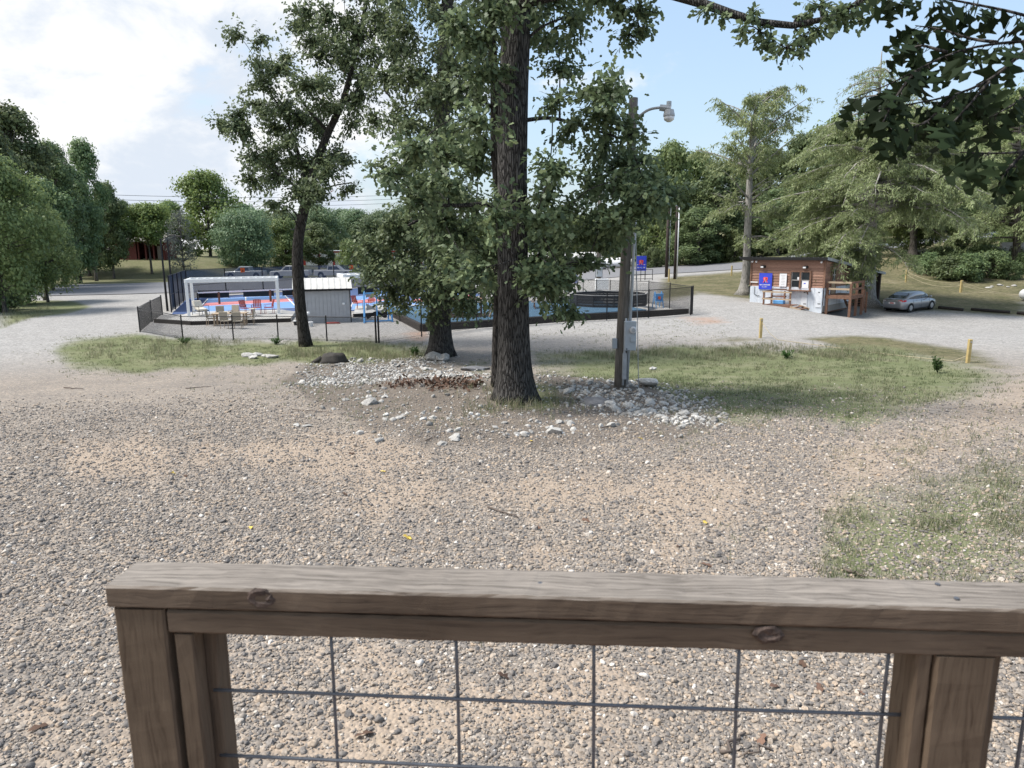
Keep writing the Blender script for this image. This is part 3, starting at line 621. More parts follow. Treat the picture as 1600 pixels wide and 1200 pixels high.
def crown(name, parts_, mat, parent, rv):
    Vs, Fs, o, rr = [], [], 0, []
    for (V, Fc, k), r in zip(parts_, rv): Vs.append(V); Fs.append(Fc+o); o += len(V); rr.append(np.repeat(r, k))
    me = mesh_np(name, np.vstack(Vs), np.vstack(Fs), np.concatenate(rr)); return finish(name, me, mat, parent)
def smooth_path(pts, n=24):
    pts = np.array(pts, float); t = np.concatenate([[0], np.cumsum(np.linalg.norm(np.diff(pts, axis=0), axis=1))]); u = np.linspace(0, t[-1], n)
    q = np.stack([np.interp(u, t, pts[:, k]) for k in range(3)], -1)
    for _ in range(2): q[1:-1] = .25*q[:-2]+.5*q[1:-1]+.25*q[2:]
    return q
def bark_tube(mb, pts, rad, n=14, flare=0):
    """trunk with uneven section and root flare"""
    P_ = np.array(pts); r = np.array(rad, float); vs = []
    for i, p in enumerate(P_):
        d = norm(P_[min(i+1, len(P_)-1)]-P_[max(i-1, 0)]); a0 = np.array([1., 0, 0]) if abs(d[0]) < .8 else np.array([0, 1., 0])
        x = norm(a0-d*(a0@d)); y = np.cross(d, x); h = p[2]-P_[0][2]
        for k in range(n):
            a = 2*math.pi*k/n; w = 1+.05*math.sin(3*a+h*.7)+.035*math.sin(5*a-h*1.3)
            fl = flare*math.exp(-h/.45)*(1+.35*math.sin(5*a+1)+.2*math.sin(3*a)); vs.append(p + (x*math.cos(a)+y*math.sin(a))*(r[i]*w+fl*r[i]))
    fs = [(i*n+k, i*n+(k+1) % n, (i+1)*n+(k+1) % n, (i+1)*n+k) for i in range(len(P_)-1) for k in range(n)]
    fs += [tuple(range(n-1, -1, -1)), tuple((len(P_)-1)*n+k for k in range(n))]; mb.add(vs, fs)
def oak(label, base, path, rad, clusters, leaf, per, mat='leaf_oak', bark='bark_oak', tpl=LOBED, extra=(), flare=.45, group=None, name='oak_tree', nseg=40, droop=.5):
    """path, clusters in world space; clusters = (x, y, z, r)"""
    base = np.array(base); t = thing(name, label, 'tree', base, group=group)
    tp = smooth_path(path, nseg); rr = np.interp(np.linspace(0, 1, nseg), np.linspace(0, 1, len(rad)), rad)
    mb = MB(); bark_tube(mb, tp-base, rr, 20, flare); mb.build('trunk', bark, t, True)
    br = MB(); nodes = [(p, r*.55) for p, r in zip(tp[nseg//4:], rr[nseg//4:])]
    for pts, r0, r1 in extra:
        q = smooth_path(pts, 14); k = np.linspace(r0, r1, 14); br.tube(q-base, k, 8); nodes += [(p, w*.7) for p, w in zip(q[3:], k[3:])]
    NP = np.array([p for p, _ in nodes]); NR = np.array([r for _, r in nodes])
    P_, D_, N_, S_ = [], [], [], []
    order = sorted(range(len(clusters)), key=lambda i: np.min(np.linalg.norm(NP-np.array(clusters[i][:3]), axis=1)))
    for i in order:
        c = np.array(clusters[i][:3]); r = clusters[i][3]
        dv = NP-c; cost = np.linalg.norm(dv, axis=1)+np.maximum(dv[:, 2], -1.2)*.5; k = int(np.argmin(cost)); a = NP[k]
        L_ = np.linalg.norm(c-a); mid = (a+c)/2+np.array([0, 0, .10*L_])+rng.normal(0, .06*L_, 3)
        q = smooth_path([a, mid, c], 7); r0 = min(NR[k], .018+.018*L_); br.tube(q-base, np.linspace(r0, .012, 7), 6, cap=False)
        NP = np.vstack([NP, q[2:]]); NR = np.append(NR, np.linspace(r0, .012, 7)[2:])
        m = 9
        for _ in range(m):
            v = norm(rng.normal(0, 1, 3)*np.array([1, 1, .6])); e = c+v*r*rng.uniform(.65, 1.15)-np.array([0, 0, r*.15])
            w = smooth_path([c-v*r*.15, (c+e)/2+rng.normal(0, .08*r, 3), e], 5); br.tube(w-base, [.011, .009, .007, .005, .003], 4, cap=False)
            n = max(3, int(per*r*r/m)); s = rng.uniform(.12, 1.05, n); p = w[0]+(w[-1]-w[0])*s[:, None]+rng.normal(0, .17*r, (n, 3))*(.4+s[:, None])
            P_.append(p); D_.append(v*1.0+rng.normal(0, .75, (n, 3))-np.array([0, 0, droop])); N_.append(np.array([0, 0, 1.])+rng.normal(0, .6, (n, 3))); S_.append(leaf*rng.uniform(.65, 1.2, n))
    br.build('branches', bark, t, True, 'stuff')
    P_, D_, N_, S_ = map(np.concatenate, (P_, D_, N_, S_)); rv = rng.beta(2, 2.2, len(P_))*.93+rng.uniform(0, 1, len(P_))**14*.1
    crown('crown', [leaf_batch(tpl, P_-base, D_, N_, S_)], mat, t, [np.clip(rv, 0, 1)]); return t
def pxc(lst, Y, r, jit):
    out = []
    for q in lst:
        u, v = q[:2]; k = q[2] if len(q) > 2 else 1; y = Y+rng.uniform(-jit, jit); p = P(u+rng.normal(0, 5), v+rng.normal(0, 5), y); out.append((*p, r*k*rng.uniform(.85, 1.15)))
    return out
# big oak in the middle of the yard
TB = G(805, 627); TB[2] -= .08; yt = TB[1]
main_path = [TB, P(803, 560, yt), P(800, 420, yt), P(801, 300, yt), P(803, 160, yt+.1), P(806, 40, yt+.2), P(800, -80, yt+.3), P(770, -260, yt+.5)]
main_cl = pxc([(862,60),(905,28),(885,118),(925,150),(955,185),(895,195),(930,235,1.1),(972,250),(868,262),(915,285,1.1),(960,290,1.1),(1003,285),(1035,297,.8),(1062,300,.55),(885,325,1.1),(935,335,1.1),(985,325),
    (855,372,1.1),(905,370,1.1),(945,380,.8),(838,428,.8),(880,432,1.05),(862,480,.6),(908,410,.9),(930,150,.6),(985,215,.6),(1010,255,.6),(860,160,.7),(890,470,.6),
    (742,255),(702,290,1.1),(662,285),(742,318,1.1),(772,335),(722,362,1.1),(765,392),(800,332,.9),(832,345,1),(690,245),(650,225),(742,180),(760,120),(750,60),(722,25),(768,15),(688,335),(840,20),(870,5),(770,230,.8),(785,290,.7),
    (985,292,.9),(1002,312,.8),(1025,292,.8),(1048,306,.6),(972,342,.8),(955,362,.8),(1000,270,.7),(850,452,.8),(875,400,.9),(845,405,.8),(895,440,.8),(868,458,.7),(745,420,.9),(715,410,.9),(775,440,.7),(845,300,.8),(640,320,.8),(620,270,.7),
    (905,-40,1.3),(850,-60,1.4),(760,-50,1.4),(700,-60,1.4),(960,-70,1.3),(640,-60,1.3),(800,-120,1.5),(900,-140,1.4),(700,-150,1.4),(800,-210,1.5)], yt, .62, 2.1)
limb = [P(806, 5, yt+.1), P(860, -8, yt-.4), P(960, -30, yt-1.2), P(1085, -2, yt-2), P(1130, 16, yt-2.2), P(1190, 42, yt-2.4), P(1245, 50, yt-2.5), P(1300, 36, yt-2.6), P(1345, 6, yt-2.7), P(1390, -30, yt-2.8)]
limb2 = [P(806, 5, yt+.1), P(770, -25, yt), P(700, -70, yt+.2), P(620, -120, yt+.5)]
limb3 = [P(800, 330, yt), P(760, 318, yt-.3), P(710, 322, yt-.5), P(655, 318, yt-.4)]
limb4 = [P(808, 190, yt), P(860, 182, yt+.2), P(920, 200, yt+.3), P(980, 220, yt+.2)]
main_cl += pxc([(965,20,.9),(1000,18,.8),(985,48,.8),(1005,45,.6),(950,0,.9)], yt-1.4, .45, .5)
main_cl += pxc([(1108,12,.6),(1135,22,.6),(1160,35,.65),(1185,52,.7),(1205,60,.7),(1228,66,.8),(1250,62,.7),(1275,45,.7),(1292,22,.8),(1312,25,.7),(1330,12,.8),(1270,10,.8),(1255,20,.6),(1175,15,.5),(1345,30,.5),(1365,-5,.9),(1245,78,.5)], yt-2.5, .33, .3)
oak('big oak with thick furrowed trunk on the stony mound in front of the pole', TB, main_path, [.41, .365, .342, .335, .325, .315, .28, .2], main_cl, .155, 1020, extra=[(limb, .15, .03), (limb2, .16, .06), (limb3, .07, .025), (limb4, .05, .02)])
# second oak behind it
OB = G(688, 557); OB[2] -= .05; y2 = OB[1]
o2_path = [OB, P(688, 500, y2), P(687, 400, y2), P(686, 300, y2), P(690, 180, y2), P(695, 90, y2), P(700, -20, y2), P(706, -160, y2)]
o2_cl = pxc([(602,112),(640,42),(600,28),(622,78),(662,108),(690,78),(655,160),(612,195,.9),(588,185,.7),(642,245),(618,268,.8),(592,262,.45),(662,305),(610,345),(642,350),(592,392,1.1),(625,395,1.1),(652,390),(692,392),(622,432,1.1),(662,432,1.1),(596,436,.9),(702,432,1.1),
    (742,422),(642,462),(692,465),(722,455,1),(758,445,.9),(612,466,.7),(740,482,.7),(665,490,.6),(590,415,.7),(640,128,.9),(670,200),(700,230,.9),(710,150),(735,130),(700,30),(740,60),(660,0),(620,-20),(590,-60),(700,-60),(760,-40),(640,-110),(720,-140),(620,350,.8),(575,408,.6),(605,372,.8),(628,478,.5)], y2-.6, .95, 2.0) + pxc([(690,120),(680,170),(700,205),(685,250),(672,290),(700,300),(690,340),(668,350),(705,60),(680,20),(715,350),(730,300),(730,240),(650,300,.8),(635,195),(688,380),(700,420),(680,440),(690,100),(695,150),(600,455,.8),(640,440),(612,412),(575,430,.6),(660,470,.8),(725,470,.7),(770,470,.7),(580,380,.7)], y2-2.2, .85, .8)
oak('oak with straight grey trunk and low hanging leaves left of the big oak', OB, o2_path, [.46, .41, .38, .34, .3, .25, .2, .1], o2_cl, .18, 640, extra=[([P(686, 330, y2), P(650, 345, y2-.6), P(610, 370, y2-1)], .09, .03), ([P(688, 250, y2), P(650, 200, y2), P(600, 140, y2)], .1, .03), ([P(687, 360, y2), P(720, 380, y2-.6), P(750, 410, y2-.9)], .08, .03)])
# thin stem hugging the big oak
SB = G(776, 603); SB[2] -= .05; ys = SB[1]
oak('slim dark oak stem standing close behind the big oak trunk', SB, [SB, P(776, 540, ys), P(779, 440, ys), P(782, 330, ys), P(776, 230, ys), P(774, 130, ys), P(765, 20, ys), P(760, -60, ys)], [.13, .12, .11, .12, .15, .12, .09, .05],
    pxc([(745,150),(752,90),(735,200),(760,50),(742,10),(770,-30),(725,110)], ys, .6, .8), .14, 420, flare=.2, bark='bark_young')
# leaning oak on the left
LB = G(477, 541); LB[2] -= .05; yl = LB[1]
lo_path = [LB, P(470, 490, yl), P(465, 430, yl), P(464, 385, yl), P(471, 345, yl), P(480, 310, yl), P(492, 260, yl), P(512, 205, yl), P(535, 165, yl), P(552, 100, yl), P(570, 20, yl), P(580, -60, yl)]
lo_cl = pxc([(378,58,.7),(402,92,.8),(432,104),(412,62,.6),(348,198,.7),(380,212),(402,170),(442,168),(480,135),(468,38,.8),(500,50),(540,28),(578,80),(542,104),(500,92),(424,240),(460,224),(492,190),(528,238,.8),(552,290,.6),(512,276,.9),(434,272),
    (424,318,.8),(462,296,1),(402,276,.8),(450,255,1.1),(410,255,.9),(480,285,1),(370,205,.8),(500,250,1),(540,265,.7),(520,165),(560,150),(600,120,.8),(590,40),(450,80,.6),(372,180,.6),(395,240,.7),(478,262,1),(440,200,1.05),(470,180),(410,130,.8),(505,130,1),(530,62,1),(560,60),(610,70,.8),(555,200,.6),(575,120),(540,-20),(590,-30),(480,5,.8),(515,15),(500,300,.6),(445,330,.5),(620,10)], yl, .92, 1.7)
oak('slender leaning oak left of the grey shed', LB, lo_path, [.27, .26, .25, .24, .225, .2, .17, .14, .12, .1, .08, .04], lo_cl, .175, 820, mat='leaf_oak', bark='bark_young', flare=.25,
    extra=[([P(481, 310, yl), P(455, 285, yl-.4), P(430, 268, yl-.6)], .09, .03), ([P(480, 315, yl), P(470, 250, yl+.4), P(450, 190, yl+.6), P(420, 140, yl+.6)], .1, .03), ([P(512, 205, yl), P(480, 170, yl), P(440, 110, yl)], .08, .025), ([P(535, 165, yl), P(580, 120, yl), P(610, 70, yl)], .08, .03), ([P(482, 305, yl), P(520, 290, yl-.3), P(550, 285, yl-.4)], .05, .02)])
# ------------------------------------------------------------------ overhanging oak beside the deck (trunk out of the frame)
def near_oak():
    base = np.array([6.2, 2.2, 1.55]); t = thing('overhanging_oak', 'oak hanging dark lobed leaves over the top right of the view', 'tree', base)
    mb = MB(); bark_tube(mb, smooth_path([(0, 0, 0), (.05, .1, 2.5), (-.1, .2, 5), (.1, .3, 8.5)], 20), np.linspace(.32, .16, 20), 16, .4); mb.build('trunk', 'bark_oak', t, True)
    half = [(tt, max(.018, .36*math.sin(math.pi*min(1, tt**.9))**.6*(.15+.85*(.5+.5*math.cos(2*math.pi*(3.05*tt-.72)))**1.5))) for tt in np.linspace(.05, .97, 24)]
    LM = []
    for k in range(4):
        V0, F0 = leaf_template([(tt+.22*w, w*(1+.12*math.sin(tt*9+k))) for tt, w in half], random.uniform(-.18, .25), random.uniform(.05, .45))
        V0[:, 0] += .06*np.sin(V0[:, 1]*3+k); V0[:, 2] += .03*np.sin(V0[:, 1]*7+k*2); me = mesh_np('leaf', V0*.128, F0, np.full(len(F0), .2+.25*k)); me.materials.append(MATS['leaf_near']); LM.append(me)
    hub = P(1700, 60, 2.9)
    twigs = [([(1700,60,2.9),(1620,64,2.9),(1560,66,2.85),(1480,82,2.8),(1430,112,2.75),(1375,140,2.7),(1335,152,2.7)], 40), ([(1700,60,2.9),(1600,22,3.0),(1500,2,3.0),(1420,-12,3.0),(1378,-6,3.0)], 44),
             ([(1620,64,2.9),(1545,128,2.8),(1490,150,2.75),(1440,160,2.7),(1390,168,2.7),(1355,175,2.7)], 36), ([(1560,66,2.85),(1520,62,2.9),(1470,45,2.95),(1430,40,3)], 18), ([(1700,225,2.6),(1600,238,2.6),(1545,240,2.55),(1500,238,2.55)], 22),
             ([(1545,128,2.8),(1500,180,2.7),(1480,200,2.7)], 18), ([(1700,60,2.9),(1640,120,2.8),(1590,160,2.75),(1545,185,2.7)], 18), ([(1600,238,2.6),(1570,270,2.55),(1560,290,2.55)], 14), ([(1480,82,2.8),(1440,70,2.85),(1405,80,2.9)], 12),
             ([(1490,150,2.75),(1450,190,2.7),(1410,205,2.65)], 16), ([(1430,112,2.75),(1400,150,2.7),(1380,190,2.65)], 10)]
    br = MB(); br.tube(smooth_path([(0, .2, 4.2), np.array(P(2300, 20, 2.6))-base, np.array(hub)-base], 10), np.linspace(.09, .02, 10), 8)
    br2 = MB(); br2.tube(smooth_path([(0, .15, 3.0), np.array(P(2200, 260, 2.5))-base, np.array(P(1700, 225, 2.6))-base], 10), np.linspace(.06, .012, 10), 8)
    cnt = 0
    for ti, (pts, n) in enumerate(twigs):
        n = int(n*.78)
        q = smooth_path([P(*a)-base for a in pts], 14); bb_ = br2 if ti in (4, 7) else br; bb_.tube(q, np.linspace(.007, .002, 14), 6)
        for i in range(n):
            s = rng.uniform(.12, 1.0)**.8*13; k = min(int(s), 12); a = q[k]+(q[k+1]-q[k])*(s-k)
            if proj(a+base)[0] > 1660: continue
            tw = norm(q[min(k+1, 13)]-q[max(k-1, 0)]); d = norm(tw*rng.uniform(-.1, .8)+rng.normal(0, .45, 3)*np.array([1, 1, .6])+np.array([0, 0, -.75]))
            nn = np.array([rng.normal(0, .6), -1.0+rng.normal(0, .5), rng.normal(.3, .6)]); sx = norm(np.cross(d, nn)); nz = np.cross(sx, d)
            o = bpy.data.objects.new('leaf', LM[cnt % 4]); col.objects.link(o); o.parent = t; cnt += 1
            st = a + d*.018
            bb_.tube([a, st+d*.004], [.0016, .0013], 4, cap=False)
            sc = rng.uniform(.62, 1.15); o.matrix_local = Matrix(((sx[0]*sc, d[0]*sc, nz[0]*sc, st[0]), (sx[1]*sc, d[1]*sc, nz[1]*sc, st[1]), (sx[2]*sc, d[2]*sc, nz[2]*sc, st[2]), (0, 0, 0, 1)))
    br.build('limb', 'bark_young', t, True); br2.build('limb', 'bark_young', t, True)
near_oak()
# ------------------------------------------------------------------ background trees
def far_tree(seed, h, w, n=9000, leafy=.42, low=.12, blobs=22, mat='leaf_mid', pine=False, sparse=1.0):
    blobs = int(blobs*1.75); n = int(n*1.25)
    """returns meshes (trunk, crown) of one tree, unit in metres, base at the origin"""
    r = np.random.default_rng(seed); mb = MB()
    tp = smooth_path([(0, 0, -.5), (r.normal(0, .1), r.normal(0, .1), h*.3), (r.normal(0, .25), r.normal(0, .25), h*.6), (r.normal(0, .3), r.normal(0, .3), h*.9)], 12)
    bark_tube(mb, tp, np.linspace(.014*h+.05, .03, 12), 8, .3)
    C_ = []
    for i in range(blobs):
        z = low+(1-low)*((i+.5)/blobs)**.85
        prof = (1-.75*z) if pine else math.sin(math.pi*min(1, max(.10, (z-low)/(1-low)*.86+.13)))**.7
        a = i*2.4+r.uniform(-.5, .5); rad = w/2*prof*r.uniform(.3, .95); rb = w*(.14 if pine else .165)*r.uniform(.65, 1.3)
        c = np.array([math.cos(a)*rad, math.sin(a)*rad, min(z*h+r.normal(0, .02*h), h-rb*.7)]); C_.append((c, rb))
        k = int(np.argmin(np.abs(tp[:, 2]-c[2]*.8))); mb.tube(smooth_path([tp[k], (tp[k]+c)/2+[0, 0, .2], c], 5), np.linspace(.05+.004*h, .015, 5), 5, cap=False)
    P_, D_, N_ = [], [], []
    per = np.array([rb**2 for _, rb in C_]); per = (per/per.sum()*n*sparse).astype(int)
    for (c, rb), m in zip(C_, per):
        v = norm(r.normal(0, 1, (m, 3))); lump = 1+.22*np.sin(v[:, 0]*5+c[0]*3)*np.sin(v[:, 1]*5+c[1])+.15*np.sin(v[:, 2]*8+c[2])
        q = r.uniform(0, 1, m)**.42; P_.append(c+v*(rb*lump*q)[:, None]*[1, 1, .8]+r.normal(0, .06*rb, (m, 3)))
        D_.append(r.normal(0, 1, (m, 3))+[0, 0, -.4]); N_.append(v*1.3+r.normal(0, .5, (m, 3))+[0, 0, .35])
    P_, D_, N_ = map(np.concatenate, (P_, D_, N_)); S_ = leafy*r.uniform(.6, 1.25, len(P_))
    D_ = D_-norm(N_)*np.sum(D_*norm(N_), 1, keepdims=True)*.8
    V, Fc, k = leaf_batch(CARD, P_, D_, N_, S_)
    cm = mesh_np('crown', V, Fc, np.repeat(r.beta(2.2, 2.2, len(P_)), k)); cm.materials.append(MATS[mat])
    tm = bpy.data.meshes.new('trunk'); tm.from_pydata(mb.v, [], mb.f); tm.update(); tm.materials.append(MATS['bark_far']); tm.polygons.foreach_set('use_smooth', [True]*len(tm.polygons))
    return tm, cm, h
VAR = {}
def variant(key):
    if key not in VAR:
        kind, s = key
        if kind == 'dark': VAR[key] = far_tree(10+s, 15, 9, 12000, .42, .14, 26, 'leaf_dark')
        if kind == 'mid': VAR[key] = far_tree(30+s, 14, 10, 12000, .44, .1, 26, 'leaf_mid')
        if kind == 'light': VAR[key] = far_tree(50+s, 12, 9.5, 9500, .40, .06, 30, 'leaf_light')
        if kind == 'airy': VAR[key] = far_tree(60+s, 12, 9.5, 8500, .40, .46, 24, 'leaf_light')
        if kind == 'pine': VAR[key] = far_tree(70+s, 20, 8.5, 9000, .42, .3, 26, 'leaf_dark')
        if kind == 'blue': VAR[key] = far_tree(80+s, 8, 11, 14000, .33, .05, 26, 'leaf_blue')
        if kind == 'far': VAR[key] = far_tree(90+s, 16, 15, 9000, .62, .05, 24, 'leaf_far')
        if kind == 'shrub': VAR[key] = far_tree(110+s, 3, 4.2, 4200, .22, .04, 16, 'leaf_mid')
        if kind == 'dshrub': VAR[key] = far_tree(130+s, 3, 4.2, 4200, .24, .04, 16, 'leaf_dark')
        if kind == 'grey': VAR[key] = far_tree(150+s, 10, 7, 1800, .3, .1, 26, 'leaf_grey', sparse=1)
        if kind == 'edge': VAR[key] = far_tree(170+s, 12, 10, 16000, .30, .2, 34, 'leaf_mid')
    return VAR[key]
def put_tree(kind, s, u, vb, vt, hw, Y, label, group=None, name=None, cat='tree', zb=None):
    """u, crown top vt and half width hw as read from the photo, standing at distance Y"""
    tm, cm, h0 = variant((kind, s)); p = P(u, vb, Y); x, y = p[0], p[1]; z0 = tz(x, y) if zb is None else zb
    H = max(1.2, (zat(u, vt, Y)-z0)*1.05); sc = H/h0
    w = {'dark': 9, 'mid': 10, 'light': 9.5, 'airy': 9.5, 'pine': 8.5, 'blue': 11, 'far': 15, 'shrub': 4.2, 'dshrub': 4.2, 'grey': 7, 'edge': 10}[kind]
    sw = (2*hw/FPX*Y)/(w*1.12)
    t = thing(name or ('shrub' if 'shrub' in kind else 'leafy_tree'), label, cat, (x, y, z0), random.uniform(0, 6.28), group)
    t.scale = (sw, sw, sc)
    for nm, me in (('trunk', tm), ('crown', cm)):
        o = bpy.data.objects.new(nm, me); col.objects.link(o); o.parent = t
    return t
def wood():
    put_tree('edge', 0, 8, 490, 248, 92, 53, 'large leafy tree drooping to the ground beside the white post at left')
    for i, (u, vb, vt, hw, Y) in enumerate(((6, 492, 440, 30, 55), (-14, 495, 430, 34, 53), (22, 480, 446, 16, 60))): put_tree('dshrub', i % 2, u, vb, vt, hw, Y, ('dense shrub under the large tree at the left edge', 'tall brush cut by the left edge of the view', 'small shrub just left of the tall white post')[i], cat='bush')
    put_tree('edge', 1, 75, 470, 330, 58, 63, 'leafy tree bending over the driveway behind the mailboxes')
    put_tree('pine', 0, 45, 440, 178, 62, 84, 'tallest dark pine at the far left edge of the view')
    g = 'dark trees of the left wood'
    for k, (kind, s, u, vt, hw, Y) in enumerate((('dark', 0, 5, 205, 60, 76), ('pine', 1, 100, 232, 45, 92), ('dark', 1, 125, 268, 46, 98), ('pine', 2, 150, 228, 34, 104), ('dark', 2, 178, 292, 36, 110), ('dark', 0, 80, 290, 55, 80), ('dark', 1, 198, 318, 30, 126), ('dark', 2, 140, 330, 50, 112), ('dark', 0, 60, 300, 50, 90), ('mid', 1, 20, 330, 60, 60), ('dark', 1, 185, 345, 40, 132))):
        put_tree(kind, s, u, 430, vt, hw, Y, 'dark tree in the dense wood on the left, left of the red barn', g)
    for x, vt in ((95, 245), (118, 238)): put_tree('grey', x % 2, x, 420, vt, 22, 97, 'thin bare grey tree top poking out of the left wood', 'bare tree tops in the left wood')
    put_tree('airy', 0, 236, 412, 322, 46, 113, 'yellow green tree in front of the red barn')
    put_tree('grey', 0, 287, 412, 332, 30, 112, 'pale grey half bare tree right of the red barn')
    put_tree('light', 1, 330, 410, 272, 58, 138, 'tall airy light green tree above the parked pickups')
    put_tree('mid', 0, 272, 410, 318, 36, 136, 'green tree behind the pale half bare tree')
    put_tree('blue', 0, 386, 412, 334, 60, 122, 'low spreading blue green tree behind the silver pickup')
    put_tree('mid', 2, 448, 410, 345, 40, 132, 'rounded green tree behind the leaning oak trunk')
    put_tree('dark', 2, 498, 408, 352, 34, 138, 'dark rounded tree left of the white storage building')
    g = 'hazy trees on the far ridge'
    for i, u in enumerate(range(390, 1040, 24)):
        put_tree('far', i % 3, u+random.uniform(-8, 8), 395, 326+random.uniform(-8, 14)+(10 if u > 640 else 0), 42, 205+random.uniform(-22, 22), 'hazy green tree on the far ridge behind the courts', g)
    for i, (u, vt) in enumerate(((545, 372), (570, 377), (596, 370))): put_tree('shrub', i % 2, u, 404, vt+6, 20, 128, 'bright bush in front of the white storage building', 'bushes before the storage building', cat='bush')
    for i, (u, vt, hw, Y) in enumerate(((700, 352, 40, 150), (765, 348, 45, 160), (850, 345, 42, 165), (905, 340, 44, 158), (965, 330, 40, 140))):
        put_tree('mid', i % 3, u, 405, vt, hw, Y, 'green tree behind the playground, across the road', 'trees across the road behind the playground')
    g = 'trees of the right wood'
    for i, (kind, s, u, vt, hw, Y) in enumerate((('mid', 0, 1045, 232, 52, 118), ('dark', 1, 1010, 285, 40, 122), ('mid', 2, 1085, 245, 45, 126), ('dark', 0, 1120, 262, 55, 112), ('mid', 1, 1180, 232, 60, 128), ('dark', 2, 1245, 218, 60, 122), ('mid', 0, 1300, 188, 60, 134), ('dark', 1, 1355, 178, 62, 126), ('mid', 2, 1420, 180, 62, 134),
            ('mid', 0, 1480, 165, 62, 126), ('dark', 0, 1540, 152, 62, 134), ('mid', 1, 1600, 132, 66, 124), ('dark', 2, 1660, 150, 60, 118), ('dark', 1, 1090, 330, 46, 108), ('dark', 2, 1215, 300, 55, 110), ('dark', 0, 1400, 262, 60, 114), ('dark', 1, 1330, 300, 52, 110), ('dark', 2, 1480, 270, 60, 112), ('mid', 1, 1560, 250, 60, 112), ('dark', 0, 1620, 290, 60, 108), ('dark', 1, 1270, 290, 50, 116))):
        put_tree(kind, s, u, 400, vt, hw, Y, 'green tree in the tall wood beyond the road on the right', g)
    for i, (u, vt, hw) in enumerate(((1020, 388, 20), (1050, 372, 26), (1085, 378, 26), (1115, 370, 24), (1190, 366, 26), (1225, 372, 26), (1262, 368, 28), (1300, 365, 26))):
        put_tree('dshrub', i % 2, u, 412, vt, hw, 111+i % 3, 'dark undergrowth bush along the far side of the right road', 'undergrowth along the far roadside', cat='bush')
    put_tree('shrub', 0, 1148, 402, 358, 25, 109, 'bright green rounded bush beside the pale cypress trunk across the road', cat='bush')
    for i, (u, vb, vt, hw, Y) in enumerate(((1450, 430, 396, 26, 73), (1480, 436, 402, 30, 70), (1512, 438, 398, 34, 69), (1546, 438, 394, 32, 70), (1432, 418, 402, 20, 77), (1575, 440, 408, 20, 69), (1466, 430, 386, 30, 78), (1530, 430, 384, 34, 77), (1500, 430, 392, 30, 75), (1600, 440, 396, 30, 72), (1570, 430, 384, 34, 79))):
        put_tree('dshrub', i % 2, u, vb, vt, hw, Y, 'dark shrub on the bank left of the road bridge', 'dark shrubs on the bank below the guardrail', cat='bush')
    for i, (u, vt, hw, Y) in enumerate(((1424, 300, 46, 84), (1508, 330, 40, 82), (1590, 315, 50, 86))):
        put_tree('mid', i, u, 415, vt, hw, Y, ('green tree with dark trunk on the bank behind the car', 'slim tree on the bank between the car and the bridge', 'leafy tree over the road bridge at the right edge')[i])
wood()
# ------------------------------------------------------------------ cypress trees
def cypress(label, base, path, rad, branches, n_tw, leaf_n, bark='bark_grey', flare=.9, size=.30):
    base = np.array(base); t = thing('cypress_tree', label, 'tree', base)
    tp = smooth_path(path, 30); mb = MB(); bark_tube(mb, tp-base, np.interp(np.linspace(0, 1, 30), np.linspace(0, 1, len(rad)), rad), 16, flare); mb.build('trunk', bark, t, True)
    br = MB(); P_, D_, N_, S_ = [], [], [], []
    for a, ln, az, rise, droop, dens in branches:
        k = a*29; i = min(int(k), 28); o = tp[i]+(tp[i+1]-tp[i])*(k-i); d = np.array([math.cos(az), math.sin(az), 0])
        s = np.linspace(0, 1, 9); q = o + d*(ln*s)[:, None] + np.array([0, 0, 1.])*(rise*ln*s-droop*ln*s**2.2)[:, None] + np.cumsum(rng.normal(0, .035*ln/3, (9, 3)), 0)*[1, 1, .5]
        br.tube(q-base, np.linspace(.022*ln+.012, .008, 9), 6, cap=False)
        sd_ = np.array([-d[1], d[0], 0])
        for j in range(max(3, int(n_tw*dens))):
            u = rng.uniform(.22, 1.0); kk = u*8; ii = min(int(kk), 7); b = q[ii]+(q[ii+1]-q[ii])*(kk-ii)
            tl = ln*.30*(1.15-u*.75)*rng.uniform(.6, 1.25)+.25; td = norm(d*rng.uniform(.3, 1)+sd_*rng.choice([-1, 1])*rng.uniform(.3, 1.1)+np.array([0, 0, rng.uniform(-.35, .15)]))
            w = b + td*(tl*np.linspace(0, 1, 4))[:, None]-np.array([0, 0, 1.])*(tl*.35*np.linspace(0, 1, 4)**2)[:, None]; br.tube(w-base, [.010, .007, .005, .003], 4, cap=False)
            m = int(leaf_n*tl*dens)+4; v = rng.uniform(.05, 1.08, m); pp = w[0]+(w[3]-w[0])*v[:, None]; pp[:, 2] -= tl*.3*(v**2-v); pp = pp+rng.normal(0, .10, (m, 3))*[1, 1, .7]
            P_.append(pp); D_.append(td*.6+rng.normal(0, .6, (m, 3))+[0, 0, -.55]); N_.append(rng.normal(0, .5, (m, 3))+[0, 0, .8]); S_.append(size*rng.uniform(.5, 1.2, m))
    br.build('branches', bark, t, True, 'stuff')
    P_, D_, N_, S_ = map(np.concatenate, (P_, D_, N_, S_))
    crown('crown', [leaf_batch(NEEDLE, P_-base, D_, N_, S_)], 'leaf_cypress', t, [rng.beta(2, 2, len(P_))])
